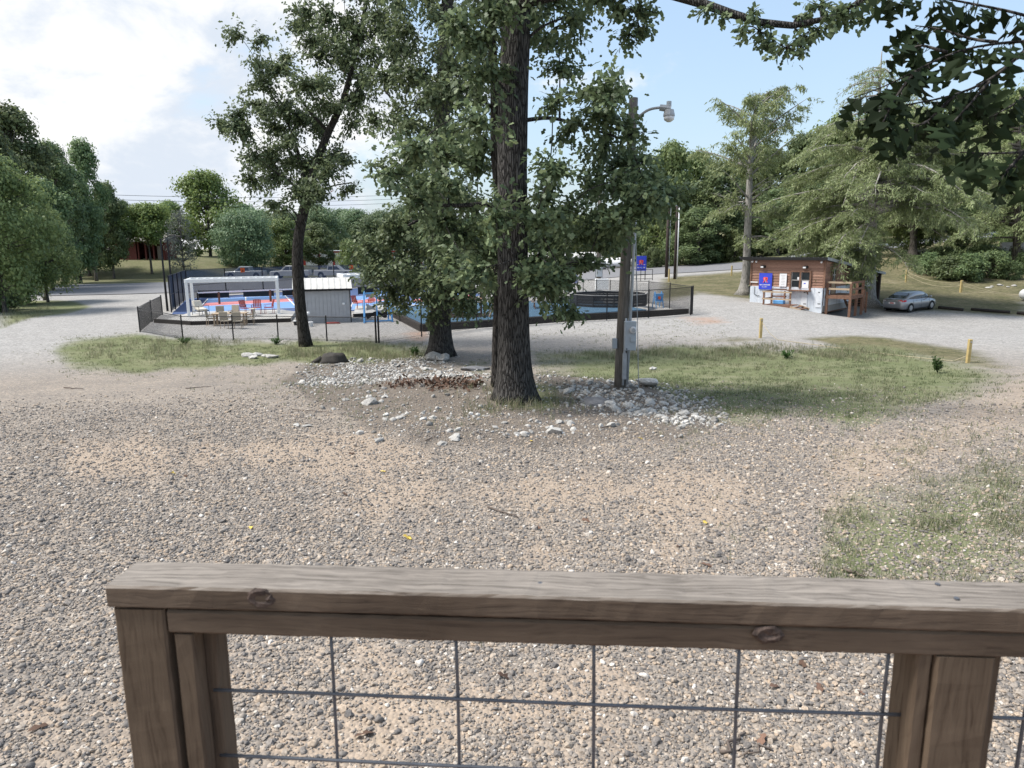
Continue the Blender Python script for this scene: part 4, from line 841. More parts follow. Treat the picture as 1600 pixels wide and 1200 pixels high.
def cypresses():
    b = G(1163, 461); b[2] -= .1; y = b[1]
    path = [b, P(1166, 420, y), P(1168, 370, y), P(1170, 320, y), P(1172, 270, y), P(1175, 215, y), P(1183, 150, y)]
    brs = []
    for i in range(38):
        a = .42+.56*i/37; brs.append((a, 5.4*(1.15-.55*abs(a-.72)/.3)*rng.uniform(.6, 1.1)*(1.2-a*.5), rng.uniform(0, 6.28), rng.uniform(.5, 1.0), .15, .8 if a > .6 else .35))
    for i in range(9): brs.append((rng.uniform(.3, .5), rng.uniform(2.6, 4.6), rng.uniform(0, 6.28), rng.uniform(.05, .4), .55, .55))
    cypress('cypress with bare pale trunk and open crown left of the cabin', b, path, [.42, .34, .31, .28, .22, .15, .05], brs, 24, 30, size=.38)
    b = G(1357, 478); b[2] -= .1; y = b[1]
    path = [b, P(1358, 440, y), P(1361, 380, y), P(1365, 300, y), P(1369, 220, y), P(1374, 140, y), P(1378, 80, y)]
    brs = []
    for i in range(120):
        a = .20+.75*(i/119)**.9; ln = np.interp(a, [.2, .32, .5, .68, .8, 1], [4.2, 7.2, 8.2, 6.6, 3.6, 1.0])*rng.uniform(.65, 1.12)
        az = rng.uniform(0, 6.28)
        if a < .36 and (az > 4.9 or az < .9): az = rng.uniform(1.0, 4.2)
        brs.append((a, ln, az, rng.uniform(.12, .42), rng.uniform(.35, .6), 1.1 if a < .74 else .3))
    for az in (3.4, 3.6, 3.9, 4.2): brs.append((.19+rng.uniform(0, .05), rng.uniform(3.0, 4.0), az, .12, .75, 1.0))
    cypress('wide feathery cypress with drooping boughs beside the car', b, path, [.55, .4, .34, .28, .2, .11, .03], brs, 30, 26, size=.29)
    for lab, u, Y, vt, W_, n in (('feathery cypress on the bank at the right edge, above the bridge', 1588, 74, 150, 8.5, 80), ('cypress with dark trunk on the bank behind the parked car', 1424, 82, 190, 8.0, 80)):
        p = P(u, 430, Y); b = np.array([p[0], p[1], tz(p[0], p[1])-.1]); top = np.array(P(u+6, vt, Y)); path = [b+(top-b)*s for s in (0, .2, .4, .6, .8, 1)]; brs = []
        for i in range(n):
            a = .22+.75*i/n; brs.append((a, np.interp(a, [.2, .4, .7, 1], [.7, 1, .8, .12])*W_*rng.uniform(.6, 1.1), rng.uniform(0, 6.28), rng.uniform(.1, .4), rng.uniform(.35, .6), 1.0))
        cypress(lab, b, path, [.42, .34, .28, .2, .12, .03], brs, 24, 20, bark='bark_far', size=.33)
cypresses()
# ------------------------------------------------------------------ deck railing in the foreground
def railing():
    a0 = -math.atan2(.098, 1.461); o = (-.678, 1.1, 3.05); t = thing('deck_railing', 'weathered timber deck railing with wire grid across the foreground', 'railing', o, a0)
    H = .995; W = .098
    def plank(name, mat, x0, x1, y0, y1, z0, z1, seed, sag=.002, nx=90, along='x'):
        """a board with slightly worn, uneven arrises"""
        r = np.random.default_rng(seed); vs = []; b = .004
        ring = [(y0+b, z0), (y1-b, z0), (y1, z0+b), (y1, z1-b), (y1-b, z1), (y0+b, z1), (y0, z1-b), (y0, z0+b)]
        if along == 'z': ring = [(x0+b, y0), (x1-b, y0), (x1, y0+b), (x1, y1-b), (x1-b, y1), (x0+b, y1), (x0, y1-b), (x0, y0+b)]; lo, hi = z0, z1
        else: lo, hi = x0, x1
        for i in range(nx+1):
            s = lo+(hi-lo)*i/nx; j = r.normal(0, .00035, (8, 2)); w = sag*math.sin(s*2.1+seed)
            for k, (p, q) in enumerate(ring):
                p += j[k, 0]; q += j[k, 1]
                vs.append((s, p, q+w) if along == 'x' else (p+w*.4, q, s))
        fs = [(i*8+k, i*8+(k+1) % 8, i*8+8+(k+1) % 8, i*8+8+k) for i in range(nx) for k in range(8)] + [tuple(range(7, -1, -1)), tuple(nx*8+k for k in range(8))]
        if along == 'x': fs = [f[::-1] for f in fs]
        return MB().add(vs, fs).build(name, mat, t)
    cap = plank('cap_rail', 'rail_top', -.004, 3.2, 0, W, H-.040, H, 1, .0025, 160)
    for x, z, s in ((.262, H-.014, 1.2), (1.085, H-.055, 1.05)):               # knots with torn grain
        k = MB(); r = np.random.default_rng(int(x*100)); n = 10; vs = [(x, .003, z-.002)]
        for ring, (rr, dy) in enumerate(((.008, -.0012), (.014, -.0018), (.019, .0015))):
            for i in range(n): a = 6.283*i/n; q = rr*s*r.uniform(.88, 1.12); vs.append((x+math.cos(a)*q*1.25, dy+r.normal(0, .001), z+math.sin(a)*q*.85))
        fs = [(0, 1+i, 1+(i+1) % n) for i in range(n)]+[(1+m*n+i, 1+(m+1)*n+i, 1+(m+1)*n+(i+1) % n, 1+m*n+(i+1) % n) for m in range(2) for i in range(n)]
        k.add(vs, fs); k.build('knot', 'knot_wood', cap)
    for x, y in ((.05, .03), (.045, .075), (1.38, .03), (1.375, .078), (.72, .05)): MB().tube([(x, y, H-.001), (x, y, H+.0012)], .0042, 8).build('screw', 'wire_galv', cap)
    plank('lower_rail', 'rail_wood', .094, 3.2, .006, .092, H-.086, H-.0435, 2, .0015, 160)
    for x0, x1 in ((-.001, .088), (1.347, 1.437), (2.7, 2.79)):
        p = plank('post', 'post_wood_z', x0, x1, .006, .094, 0 if x0 < .1 else 0, H-.0425 if x0 < .1 else H-.0885, 5+int(x0*10), .001, 40, 'z')
    for x0, x1, y0, y1, s in ((.098, .133, .010, .045, 11), (.124, .150, .0465, .094, 12), (1.320, 1.345, .012, .046, 13), (1.324, 1.3455, .0475, .094, 14), (1.439, 1.462, .03, .06, 15)):
        plank('batten', 'post_wood_z', x0, x1, y0, y1, .02, H-.0885, s, .0008, 30, 'z')
    for k, x in enumerate((.355, .575, .812, 1.055, 1.297, 1.525, 1.75, 2.0, 2.25, 2.5)):
        MB().tube([(x+.0015*math.sin(q*9+k), .053, q) for q in np.linspace(.03, H-.088, 12)], .0031, 8).build('vertical_wire', 'wire_galv', t, True)
    for k, z in enumerate((.777, .645, .515, .385, .255, .125)):
        MB().tube([(x, .0465, z-.0025*(x-.1)+.0015*math.sin(x*5+k)) for x in np.linspace(.14, 1.345, 20)], .0031, 8).build('horizontal_wire', 'wire_galv', t, True)
        MB().tube([(x, .0465, z-.0025*(x-.1)+.0015*math.sin(x*5+k)) for x in np.linspace(1.437, 2.7, 20)], .0031, 8).build('horizontal_wire', 'wire_galv', t, True)
    d = thing('deck', 'raised timber deck carrying the railing', 'deck', (0, 0, 1.6), a0)
    for i in range(20): part('board', 'brown_wood', d, ((.95, 1.22-i*.142, 1.43), (3.6, .136, .036)), bev=.004)
    for y in (1.15, 0, -1.5): part('joist', 'brown_wood', d, ((.95, y, 1.33), (3.6, .04, .16)))
    for x in (-.6, 1, 2.6):
        for y in (1.07, -1.42): part('support_post', 'brown_wood', d, ((x, y, .59), (.1, .1, 1.32)))
def zwood(name, c, c2):            # same boards with the grain upright
    m = mk_wood('tmp_'+name, c, c2, 45); m.name = name; MATS[name] = m
    for n in m.node_tree.nodes:
        if n.type == 'MAPPING': s = n.inputs['Scale'].default_value; n.inputs['Scale'].default_value = (s[1], s[1], s[0])
zwood('post_wood_z', (.16, .118, .083), (.078, .054, .037))
mk('knot_wood', (.12, .085, .07), (.02, .014, .012), scale=45, rough=.7, bump=.8, bdist=.006)
railing()
# ------------------------------------------------------------------ fences
def wires(segs, r):
    A = np.array([s[0] for s in segs]); B = np.array([s[1] for s in segs]); d = norm(B-A); up = np.where(np.abs(d[:, 2:3]) > .9, [[1., 0, 0]], [[0, 0, 1.]])
    s = norm(np.cross(d, up)); u = np.cross(s, d); V = np.zeros((len(A), 6, 3))
    for k in range(3):
        a = 2.0944*k; o = r*(s*math.cos(a)+u*math.sin(a)); V[:, k] = A+o; V[:, 3+k] = B+o
    b = (np.arange(len(A))*6)[:, None]; Fc = np.concatenate([b+[k, (k+1) % 3, 3+(k+1) % 3, 3+k] for k in range(3)], 1).reshape(-1, 4)
    return V.reshape(-1, 3), Fc
def link_mesh(a, b, z0a, z0b, h, sp=.085):
    a = np.array(a[:2]); b = np.array(b[:2]); L_ = np.linalg.norm(b-a); S = []
    for k in range(int(-h/sp), int(L_/sp)+1):
        x = k*sp
        for sgn in (1, -1):
            p, q = ((x, 0), (x+h, h)) if sgn == 1 else ((x, h), (x+h, 0))
            t0 = max(0, -x/h); t1 = min(1, (L_-x)/h)
            if t1-t0 < .03: continue
            f = lambda t: np.array([*(a+(b-a)*min(1, max(0, (p[0]+(q[0]-p[0])*t)/L_))), (p[1]+(q[1]-p[1])*t)+z0a+(z0b-z0a)*min(1, max(0, (p[0]+(q[0]-p[0])*t)/L_))])
            S.append((f(t0), f(t1)))
    return S
def chain_fence(label, pts, hs, rail=.022, post=.035, mesh=True, skip=()):
    """pts world ground points of the posts, hs their heights"""
    o = np.array([pts[0][0], pts[0][1], tz(*pts[0][:2])]); t = thing('chain_link_fence', label, 'fence', o); Q = []
    for i, (p, h) in enumerate(zip(pts, hs)):
        z = tz(p[0], p[1]); q = np.array([p[0], p[1], z])-o; Q.append(q); w = post*(1.35 if i in (0, len(pts)-1) else 1)
        m = MB().tube([q-[0, 0, .2], q+[0, 0, h+.05]], w, 8); m.tube([q+[0, 0, h+.05], q+[0, 0, h+.09]], [w*1.25, w*.4], 8); m.build('post', 'black_metal', t)
    S = []
    for i in range(len(Q)-1):
        if i in skip: continue
        MB().tube([Q[i]+[0, 0, hs[i]], Q[i+1]+[0, 0, hs[i+1]]], rail, 6).build('top_rail', 'black_metal', t)
        MB().tube([Q[i]+[0, 0, .06], Q[i+1]+[0, 0, .06]], .006, 4).build('tension_wire', 'black_metal', t)
        if mesh: S += link_mesh(Q[i], Q[i+1], Q[i][2]+.04, Q[i+1][2]+.04, min(hs[i], hs[i+1])-.05)
    if S:
        V, Fc = wires(S, .0042); o_ = finish('link_mesh', mesh_np('link_mesh', V, Fc), 'black_metal', t); o_['kind'] = 'stuff'
    return t
g2 = lambda u, v: G(u, v)[:2]
chain_fence('black chain link fence before the patio tables, left of the leaning oak', [g2(254, 492), g2(238, 503), g2(219, 519), g2(286, 531), g2(365, 531.5), g2(435, 531), g2(511, 533), g2(588, 536)], [1.3, 1.32, 1.36, 1.2, 1.2, 1.2, 1.2, 1.25])
chain_fence('black chain link fence along the timber edged playground, under the oaks', [g2(588, 536.3)+[.12, .05], g2(659, 526), g2(745, 514), g2(820, 509), g2(884, 504), g2(948, 500.5), g2(1013, 497), g2(1079, 492)], [1.25, 1.68, 1.62, 1.65, 1.7, 1.72, 1.75, 1.78])
pb = [g2(1079.5, 491.5)+[.1, .1], g2(1046, 482), g2(1013, 474), g2(953, 467), g2(932, 465), g2(911, 463.5), g2(898, 463)]
chain_fence('black chain link fence behind the round black pit', pb, [1.78, 1.72, 1.66, 1.55, 1.5, 1.5, 1.5])
# ------------------------------------------------------------------ pickleball court
def court():
    def pad(name, pts, mat, z, parent=None, kind=None):
        p3 = [G(u, v) for u, v in pts]; o = parent.location if parent else Vector((0, 0, 0))
        ob = MB().add([(q[0]-o[0], q[1]-o[1], z) for q in p3], [tuple(range(len(p3)))]).build(name, mat, parent, kind=kind); return ob
    c = pad('court', [(268, 491.5), (470, 488), (640, 484), (760, 460), (640, 450), (575, 449.5), (412, 458), (292, 467)], 'court_blue', .02, kind='structure'); c['label'] = 'blue pickleball court surface behind the pergola'
    def lines(pts, z, w):
        for (a, b) in pts:
            p, q = G(*a), G(*b); d = norm(np.array([q[0]-p[0], q[1]-p[1], 0])); n = np.array([-d[1], d[0], 0])*w/2
            MB().add([np.array([*x[:2], z])+s*n for x, s in ((p, -1), (q, -1), (q, 1), (p, 1))], [(0, 1, 2, 3)]).build('court_line', 'sign_white', c)
    for x0, x1, y_ in ((310, 454, 0), (548, 620, -3.5), (640, 740, -6)):
        k = (x1-x0)/144; f = lambda u, v: (x0+(u-310)*k, v+y_-(u-310)*.0*k)
        for nm, pts, mat, z in (('court_panel', [f(325, 467.2), f(445, 462), f(454, 466.5), f(322, 474)], 'court_light', .026), ('court_panel', [f(322, 474), f(454, 466.5), f(458, 471.5), f(316, 479)], 'court_red', .03), ('court_panel', [f(316, 479), f(458, 471.5), f(464, 481.5), f(306, 488.5)], 'court_light', .034)):
            p3 = [G(*q) for q in pts]; MB().add([(q[0], q[1], z) for q in p3], [tuple(range(len(p3)))]).build(nm, mat, c)
        lines([(f(325, 467.2), f(306, 488.5)), (f(445, 462), f(464, 481.5)), (f(325, 467.2), f(445, 462)), (f(384, 464.6), f(384, 470.5)), (f(322, 474), f(454, 466.5)), (f(316, 479), f(458, 471.5)), (f(306, 488.5), f(464, 481.5))], .042, .09)
    # tall windscreen fence
    FB = [(268, 488), (274.5, 483.5), (281, 478.5), (287, 473), (294, 468.5), (354, 461.5), (412, 458), (470, 455), (523, 452.5), (575, 450), (640, 447.5), (720, 445)]
    Q = [G(*p) for p in FB]; o = Q[0].copy(); o[2] = 0; t = thing('windscreen_fence', 'tall black fence hung with dark blue mesh windscreen round the court', 'fence', o); H = 2.64
    for i, q in enumerate(Q):
        d = np.array([q[0], q[1], 0])-o; MB().tube([d-[0, 0, .2], d+[0, 0, H+.03]], .05, 8).build('post', 'black_metal', t)
        if i+1 < len(Q):
            e = np.array([Q[i+1][0], Q[i+1][1], 0])-o
            for z in (H, 1.25, .12): MB().tube([d+[0, 0, z], e+[0, 0, z]], .022, 6).build('rail', 'black_metal', t)
            n = 8; nn = norm(np.array([-(e-d)[1], (e-d)[0], 0]))*.03; rr = np.random.default_rng(i); vs = []
            for k in range(n+1):
                p = d+(e-d)*k/n + nn*(1+1.2*math.sin(k*1.9+i)*math.sin(math.pi*k/n)); vs += [p+[0, 0, .14], p+[0, 0, H-.03]]
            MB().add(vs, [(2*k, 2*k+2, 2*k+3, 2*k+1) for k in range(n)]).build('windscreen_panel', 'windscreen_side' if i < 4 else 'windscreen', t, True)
    for (u, v) in ((381, 422), (550, 417.5)):
        k = 5 if u < 450 else 8; a, b = Q[k], Q[k+1]; ua, ub = FB[k][0], FB[k+1][0]
        s = (u-ua)/(ub-ua); p = a+(b-a)*s; z = zat(u, v, p[1]); d = norm(np.array([b[0]-a[0], b[1]-a[1], 0])); n = np.array([d[1], -d[0], 0])
        sg = MB().prism([(-.22, -.22), (.22, -.22), (.22, .22), (-.22, .22)], np.array([p[0], p[1], z])+n*.05, d, (0, 0, 1), n, .015).build('orange_notice', 'orange'); tag(sg, 'small orange square notice on the windscreen in front of the %s' % ('silver pickup' if u < 450 else 'white storage building'), 'sign')
        for r_ in range(2): MB().prism([(-.08, -.05-.09*r_), (.09, -.05-.09*r_), (.09, -.0-.09*r_), (-.08, -.0-.09*r_)], np.array([p[0], p[1], z])+n*.067, d, (0, 0, 1), n, .002).build('print', 'trim_black', sg)
    # floodlight poles
    for i, (u, vb, vt, Y) in enumerate(((262, 487, 373, 53), (272, 483, 374, 57), (476, 455, 362, 74))):
        p = P(u, vb, Y); zt = zat(u, vt, Y); t = thing('light_pole', ('near slim black floodlight pole at the corner of the court fence', 'slim black floodlight pole second from the court fence corner', 'black floodlight pole behind the leaning oak trunk')[i], 'light pole', (p[0], p[1], 0))
        MB().tube([(0, 0, -.2), (0, 0, zt)], [.09, .06], 8).build('pole', 'black_metal', t)
        for sx in ((1,) if i < 2 else (-1, 1)):
            MB().bar((0, 0, zt-.08), (sx*.75, .1, zt+.22), .05).build('arm', 'black_metal', t); part('lamp_head', 'black_metal', t, ((sx*.85, .1, zt+.24), (.42, .25, .07)), bev=.02)
    # shade bar / long net with white top tape
    a, b = G(310, 477), G(453, 470); a[2] = b[2] = 0; za, zb_ = zat(310, 457.5, a[1]), zat(453, 452, b[1]); b2 = b+(b-a)*.15
    t = thing('net', 'long dark net with white top tape across the blue court', 'net', a)
    MB().bar((0, 0, za), b2-a+[0, 0, zb_], .05, .12).build('top_tape', 'white_paint', t)
    for s, w, c in ((0, .06, 'black_metal'), (.22, .09, 'brown_wood'), (.78, .1, 'brown_wood')):
        q = (b-a)*s; MB().tube([q+[0, 0, -.05], q+[0, 0, za+(zb_-za)*s]], w, 8).build('post', c, t)
    for k in range(7): q = (b2-a)*k/7; r = (b2-a)*(k+1)/7; MB().quad(q+[0, .02, .15], r+[0, .02, .15], r+[0, .02, .42], q+[0, .02, .42]).build('netting', 'net', t)
    for i, (u0, u1, v) in enumerate(((311, 358, 463), (381, 428, 461), (442, 462, 459.5), (560, 590, 457), (612, 640, 455))):
        a, b = G(u0, v+4), G(u1, v+3); t = thing('low_net', 'low black net segment along the far side of the court', 'net', (a[0], a[1], 0), group='low black nets on the court')
        d = np.array([b[0]-a[0], b[1]-a[1], 0]); MB().bar((0, 0, .42), d+[0, 0, .42], .03, .66).build('netting', 'trim_black', t)
        for q in (0*d, d): MB().tube([q, q+[0, 0, .8]], .03, 6).build('post', 'black_metal', t)
court()
# ------------------------------------------------------------------ pergolas, shed, patio
def pergola(label, A, B, dep, H, zb=.12):
    A = np.array(A); B = np.array(B); W = np.linalg.norm(B[:2]-A[:2]); rz = math.atan2(B[1]-A[1], B[0]-A[0]); t = thing('pergola', label, 'pergola', (A[0], A[1], zb), rz); H -= zb
    for x in (0, W):
        for y in (0, dep):
            p = part('post', 'white_paint', t, ((x, y, H/2-.05), (.17, .17, H-.1)), bev=.012); part('foot', 'white_paint', p, ((x, y, .05), (.26, .26, .10)), bev=.01)
    for y in (0, dep): part('beam', 'white_paint', t, ((W/2, y, H-.12), (W+.2, .12, .24)), bev=.012)
    for x in (0, W): part('beam', 'white_paint', t, ((x, dep/2, H-.122), (.12, dep-.12, .236)), bev=.012)
    for k in range(1, 12): part('slat', 'white_paint', t, ((W*k/12, dep/2, H-.10), (.025, dep-.12, .14), 0, 0, .5))
    return t
pergola('white metal pergola over the chairs, left of the grey shed', G(296, 500), G(436, 495), 2.6, 2.62)
p2a, p2b = G(541, 493), G(700, 486); pergola('white metal pergola behind the grey shed, partly hidden by oak leaves', p2a, p2b, 2.6, 2.75)
def ledge(label, pts, top, mat='dark_timber', name='timber_edge', w=.16, layers=2):
    o = np.array([*G(*pts[0])[:2], 0]); t = thing(name, label, 'timber edging', o)
    Q = [np.array([*G(*p)[:2], 0])-o for p in pts]
    for a, b in zip(Q, Q[1:]):
        d = b-a; L_ = np.linalg.norm(d); n = max(1, int(L_/2.4)); h = top/layers
        for l in range(layers):
            for k in range(n):
                p = a+d*(k/n)+norm(d)*.012; q = a+d*((k+1)/n)-norm(d)*.012; MB().bar(p+[0, 0, h*(l+.5)-.02], q+[0, 0, h*(l+.5)-.02], w*(1+.06*((k+l) % 2)), h-.012).build('timber', mat, t)
    return t
ledge('dark timber edge in front of the pergola floor', [(242, 504), (300, 508), (455, 503)], .26)
ledge('dark timber edge behind the blue game frame', [(552, 496), (610, 492), (760, 486)], .26)
def slab(name, pts, z, mat, label):
    Q = [G(*p)[:2] for p in pts]; n = len(Q); cx = np.mean(Q, 0)
    o = MB().add([(*q, z) for q in Q]+[(*q, -.05) for q in Q], [tuple(range(n))]+[((i+1) % n, i, n+i, n+(i+1) % n) for i in range(n)]).build(name, mat, kind='structure'); o['label'] = label
slab('patio_floor', [(262, 503.5), (300, 507), (454, 502.2), (462, 491), (440, 488), (300, 492)], .2, 'concrete', 'pale floor under the left pergola')
slab('patio_floor', [(553, 495), (610, 491), (760, 485), (740, 478), (556, 482)], .2, 'concrete', 'pale terrace behind the blue game frame')
def shed():
    A, B = G(464, 506), G(549, 503); W = np.linalg.norm(B[:2]-A[:2]); rz = math.atan2(B[1]-A[1], B[0]-A[0]); D = 2.6; E = 2.08; Rg = 2.62
    t = thing('garden_shed', 'grey metal sided shed with pale ribbed roof behind the leaning oak', 'shed', (A[0], A[1], 0), rz)
    n = 14
    for k in range(n): part('siding_panel', 'shed_siding', t, ((W*(k+.5)/n, 0, E/2), (W/n-.012, .03, E)))
    part('wall', 'shed_siding', t, ((W/2, D/2+.02, E/2), (W-.02, D-.02, E)))
    for x in (-.01, W+.01): MB().prism([(.0, 0), (D, 0), (D, E), (D/2, Rg), (0, E)], (x-.015, 0, 0), (0, 1, 0), (0, 0, 1), (1, 0, 0), .03).build('gable_wall', 'shed_siding', t)
    for x in (0, W): part('corner_trim', 'black_metal', t, ((x, -.03, E/2), (.06, .05, E)))
    for s in (0, 1):
        y0, y1 = ((-.18, D/2) if s == 0 else (D+.18, D/2)); z0 = E-.07
        for k in range(10):
            x = -.14+(W+.28)*(k+.5)/10; m = MB().bar((x, y0, z0+.06), (x, y1, Rg+.06), (W+.28)/10-.008, .03); m.bar((x-(W+.28)/20+.02, y0, z0+.085), (x-(W+.28)/20+.02, y1, Rg+.085), .04, .03); m.build('roof_panel', 'shed_roof', t)
    part('fascia', 'trim_black', t, ((W/2, -.19, E-.06), (W+.3, .03, .12))); part('gutter_edge', 'brown_wood', t, ((-.12, D/2, E-.25), (.05, D*.9, .4)))
    part('outlet_box', 'white_paint', t, ((W*.87, -.05, 1.15), (.16, .1, .13)), bev=.02)
    d = thing('hose_reel', 'coiled red hose lying on the gravel before the grey shed', 'hose', (*G(520, 506)[:2], 0)); q = [(.45*math.cos(a)*(1-.01*a), .16*math.sin(a), .02+.004*a) for a in np.linspace(0, 19, 60)]; MB().tube(q, .022, 6).build('hose', 'red_plastic', d, True)
    b = G(479, 508); t2 = thing('utility_sink', 'white basin on a stand against the left of the grey shed', 'sink', (b[0], b[1], 0)); part('basin', 'white_paint', t2, ((0, 0, .72), (.42, .35, .14)), bev=.03); MB().tube([(0, 0, 0), (0, 0, .66)], .05, 8).build('stand', 'white_paint', t2); part('foot', 'white_paint', t2, ((0, 0, .02), (.3, .3, .04)))
    for i, (u, v) in enumerate(((463, 508), (485, 510))):
        b = G(u, v); t3 = thing('bucket', ('dark pot with pale rim at the left foot of the grey shed', 'crumpled white bucket beside the leaning oak trunk')[i], 'bucket', (b[0], b[1], 0)); MB().tube([(0, 0, 0), (0, 0, .24)], [.13, .17], 12).build('body', ('black_metal', 'white_paint')[i], t3); MB().tube([(0, 0, .235), (0, 0, .27)], [.185, .18], 12).build('rim', 'white_paint', t3)
shed()
def chair(kind, loc, rz, label, z=0.0):
    t = thing({'dining': 'dining_chair', 'lounge': 'lounge_chair', 'red': 'patio_chair'}[kind], label, 'chair', (loc[0], loc[1], z), rz)
    if kind == 'dining':
        part('seat', 'tan_sling', t, ((0, 0, .44), (.5, .5, .05)), bev=.015); part('backrest', 'tan_sling', t, ((0, .25, .74), (.5, .05, .5), 0, -.15), bev=.015)
        for x in (-.23, .23):
            for y in (-.22, .22): MB().tube([(x, y*1.08, 0), (x, y, .42)], .018, 6).build('leg', 'tan_wood', t)
            MB().bar((x, -.22, .64), (x, .22, .64), .05, .03).build('armrest', 'tan_wood', t); MB().tube([(x, -.22, .42), (x, -.22, .63)], .015, 6).build('arm_post', 'tan_wood', t)
    elif kind == 'lounge':
        part('seat_cushion', 'cream', t, ((0, -.05, .40), (.62, .62, .15), 0, .18), bev=.05); part('back_cushion', 'cream', t, ((0, .32, .68), (.62, .16, .58), 0, -.45), bev=.05)
        for x in (-.36, .36):
            MB().tube([(x, -.36, 0), (x, -.38, .62), (x, .40, .60), (x, .44, 0)], .018, 6).build('arm_frame', 'black_metal', t); MB().bar((x, -.36, .3), (x, .42, .26), .03).build('side_rail', 'black_metal', t)
        part('frame', 'black_metal', t, ((0, 0, .27), (.70, .72, .03)))
    else:
        part('seat', 'red_plastic', t, ((0, 0, .42), (.52, .5, .04)), bev=.015); m = MB()
        for k in range(5): x = -.2+.1*k; MB().bar((x, .23, .46), (x*1.05, .36, .92), .075, .02).build('back_slat', 'red_plastic', t)
        for x in (-.27, .27):
            MB().tube([(x, -.26, 0), (x, -.24, .62), (x, .26, .64), (x, .3, 0)], .017, 6).build('arm_frame', 'red_plastic', t)
        MB().tube([(-.25, .36, .92), (0, .38, .95), (.25, .36, .92)], .018, 6).build('top_bar', 'red_plastic', t)
    return t
def patio():
    gp = lambda u, v: G(u, v)
    chair('lounge', gp(315, 497), R(55), 'cream cushioned lounge chair at the left post of the pergola', .2)
    q = gp(361, 508); t = thing('patio_table', 'long tan wooden table on the gravel before the pergola', 'table', (q[0], q[1], 0), R(8)); part('tabletop', 'tan_wood', t, *(((0, -.4+.2*k, .72), (1.95, .185, .04)) for k in range(5)))
    for x in (-.85, .85):
        for y in (-.36, .36): part('leg', 'tan_wood', t, ((x, y, .35), (.08, .08, .7)))
    part('bowl', 'black_metal', t, ((.05, 0, .78), (.16, .16, .08)), bev=.03)
    for i, (u, v, rz) in enumerate(((354, 513, 175), (372, 513.5, 190), (345, 503, 20), (366, 501, -8), (331, 509, 100), (391, 508, -80))):
        chair('dining', gp(u, v), R(rz), ('tan dining chair on the near side of the table, left one', 'tan dining chair on the near side of the table, right one', 'tan dining chair behind the table, next to the lounge chair', 'tan dining chair with dark fringe behind the table middle', 'tan dining chair at the left end of the table', 'tan dining chair at the right end of the table')[i])
    for i, (u, v, rz) in enumerate(((385, 496, 60), (402, 495, 10), (421, 494.5, -60))):
        chair('red', gp(u, v), R(rz), ('red patio chair left of the small side table under the pergola', 'red patio chair facing the gravel, behind the side table', 'red patio chair at the right post of the pergola')[i], .2)
    q = gp(396, 498); t = thing('side_table', 'small round side table between the red chairs', 'table', (q[0], q[1], .2)); MB().tube([(0, 0, .44), (0, 0, .47)], .26, 16).build('tabletop', 'cream', t); m = 0
    for k in range(3): a = 2.1*k; MB().tube([(.22*math.cos(a), .22*math.sin(a), 0), (.1*math.cos(a), .1*math.sin(a), .44)], .015, 6).build('leg', 'black_metal', t)
    for i, (u, v, rz) in enumerate(((559, 487, 60), (578, 486, -20))):
        chair('red', gp(u, v), R(rz), ('red patio chair between the shed and the blue game frame', 'red patio chair seen through the blue game frame')[i], .2)
    for i, (u, v, rz) in enumerate(((621, 485, 80), (633, 484, -60))): chair('dining', gp(u, v), R(rz), ('tan folding chair behind the hanging oak leaves, left', 'tan folding chair behind the hanging oak leaves, right')[i], .2)
patio()
def game_frame():
    A, B = G(571, 503.5), G(608, 502); W = np.linalg.norm(B[:2]-A[:2]); t = thing('game_frame', 'light blue wooden lawn game frame with wavy grey boards right of the shed', 'lawn game', (A[0], A[1], 0), math.atan2(B[1]-A[1], B[0]-A[0])); H = 1.92
    for x in (0, W):
        MB().bar((x-.14*(x < 1)+.14*(x > 1), -.55, 0), (x, 0, H), .085).build('leg', 'light_blue', t); MB().bar((x, .3, 0), (x, .02, H-.05), .085).build('leg', 'light_blue', t); MB().bar((x-.12*(x < 1)+.12*(x > 1), -.5, .07), (x, .3, .07), .07).build('foot_rail', 'light_blue', t)
    MB().bar((0, 0, H-.15), (W, 0, H-.15), .09).build('cross_bar', 'light_blue', t); MB().bar((-.1, -.5, .1), (W+.1, -.5, .1), .08).build('cross_bar', 'light_blue', t); MB().bar((W/2, -.04, .1), (W/2, -.04, H-.15), .075).build('centre_post', 'light_blue', t)
    for k, (z, dark) in enumerate(((1.52, 0), (1.0, 0), (.42, 1), (.72, 0))):
        xs = np.linspace(.1, W-.1, 18); up = [z+.10+.13*math.sin(x*5.2+k*2.1) for x in xs]; lo = [q-.15-.06*math.sin(x*7) for q, x in zip(up, xs)]
        MB().prism(list(zip(xs, lo))+list(zip(xs[::-1], up[::-1])), (0, .05+.02*k, 0), (1, 0, 0), (0, 0, 1), (0, 1, 0), .02).build('wavy_board', 'grey_board' if not dark else 'rubber', t)
game_frame()
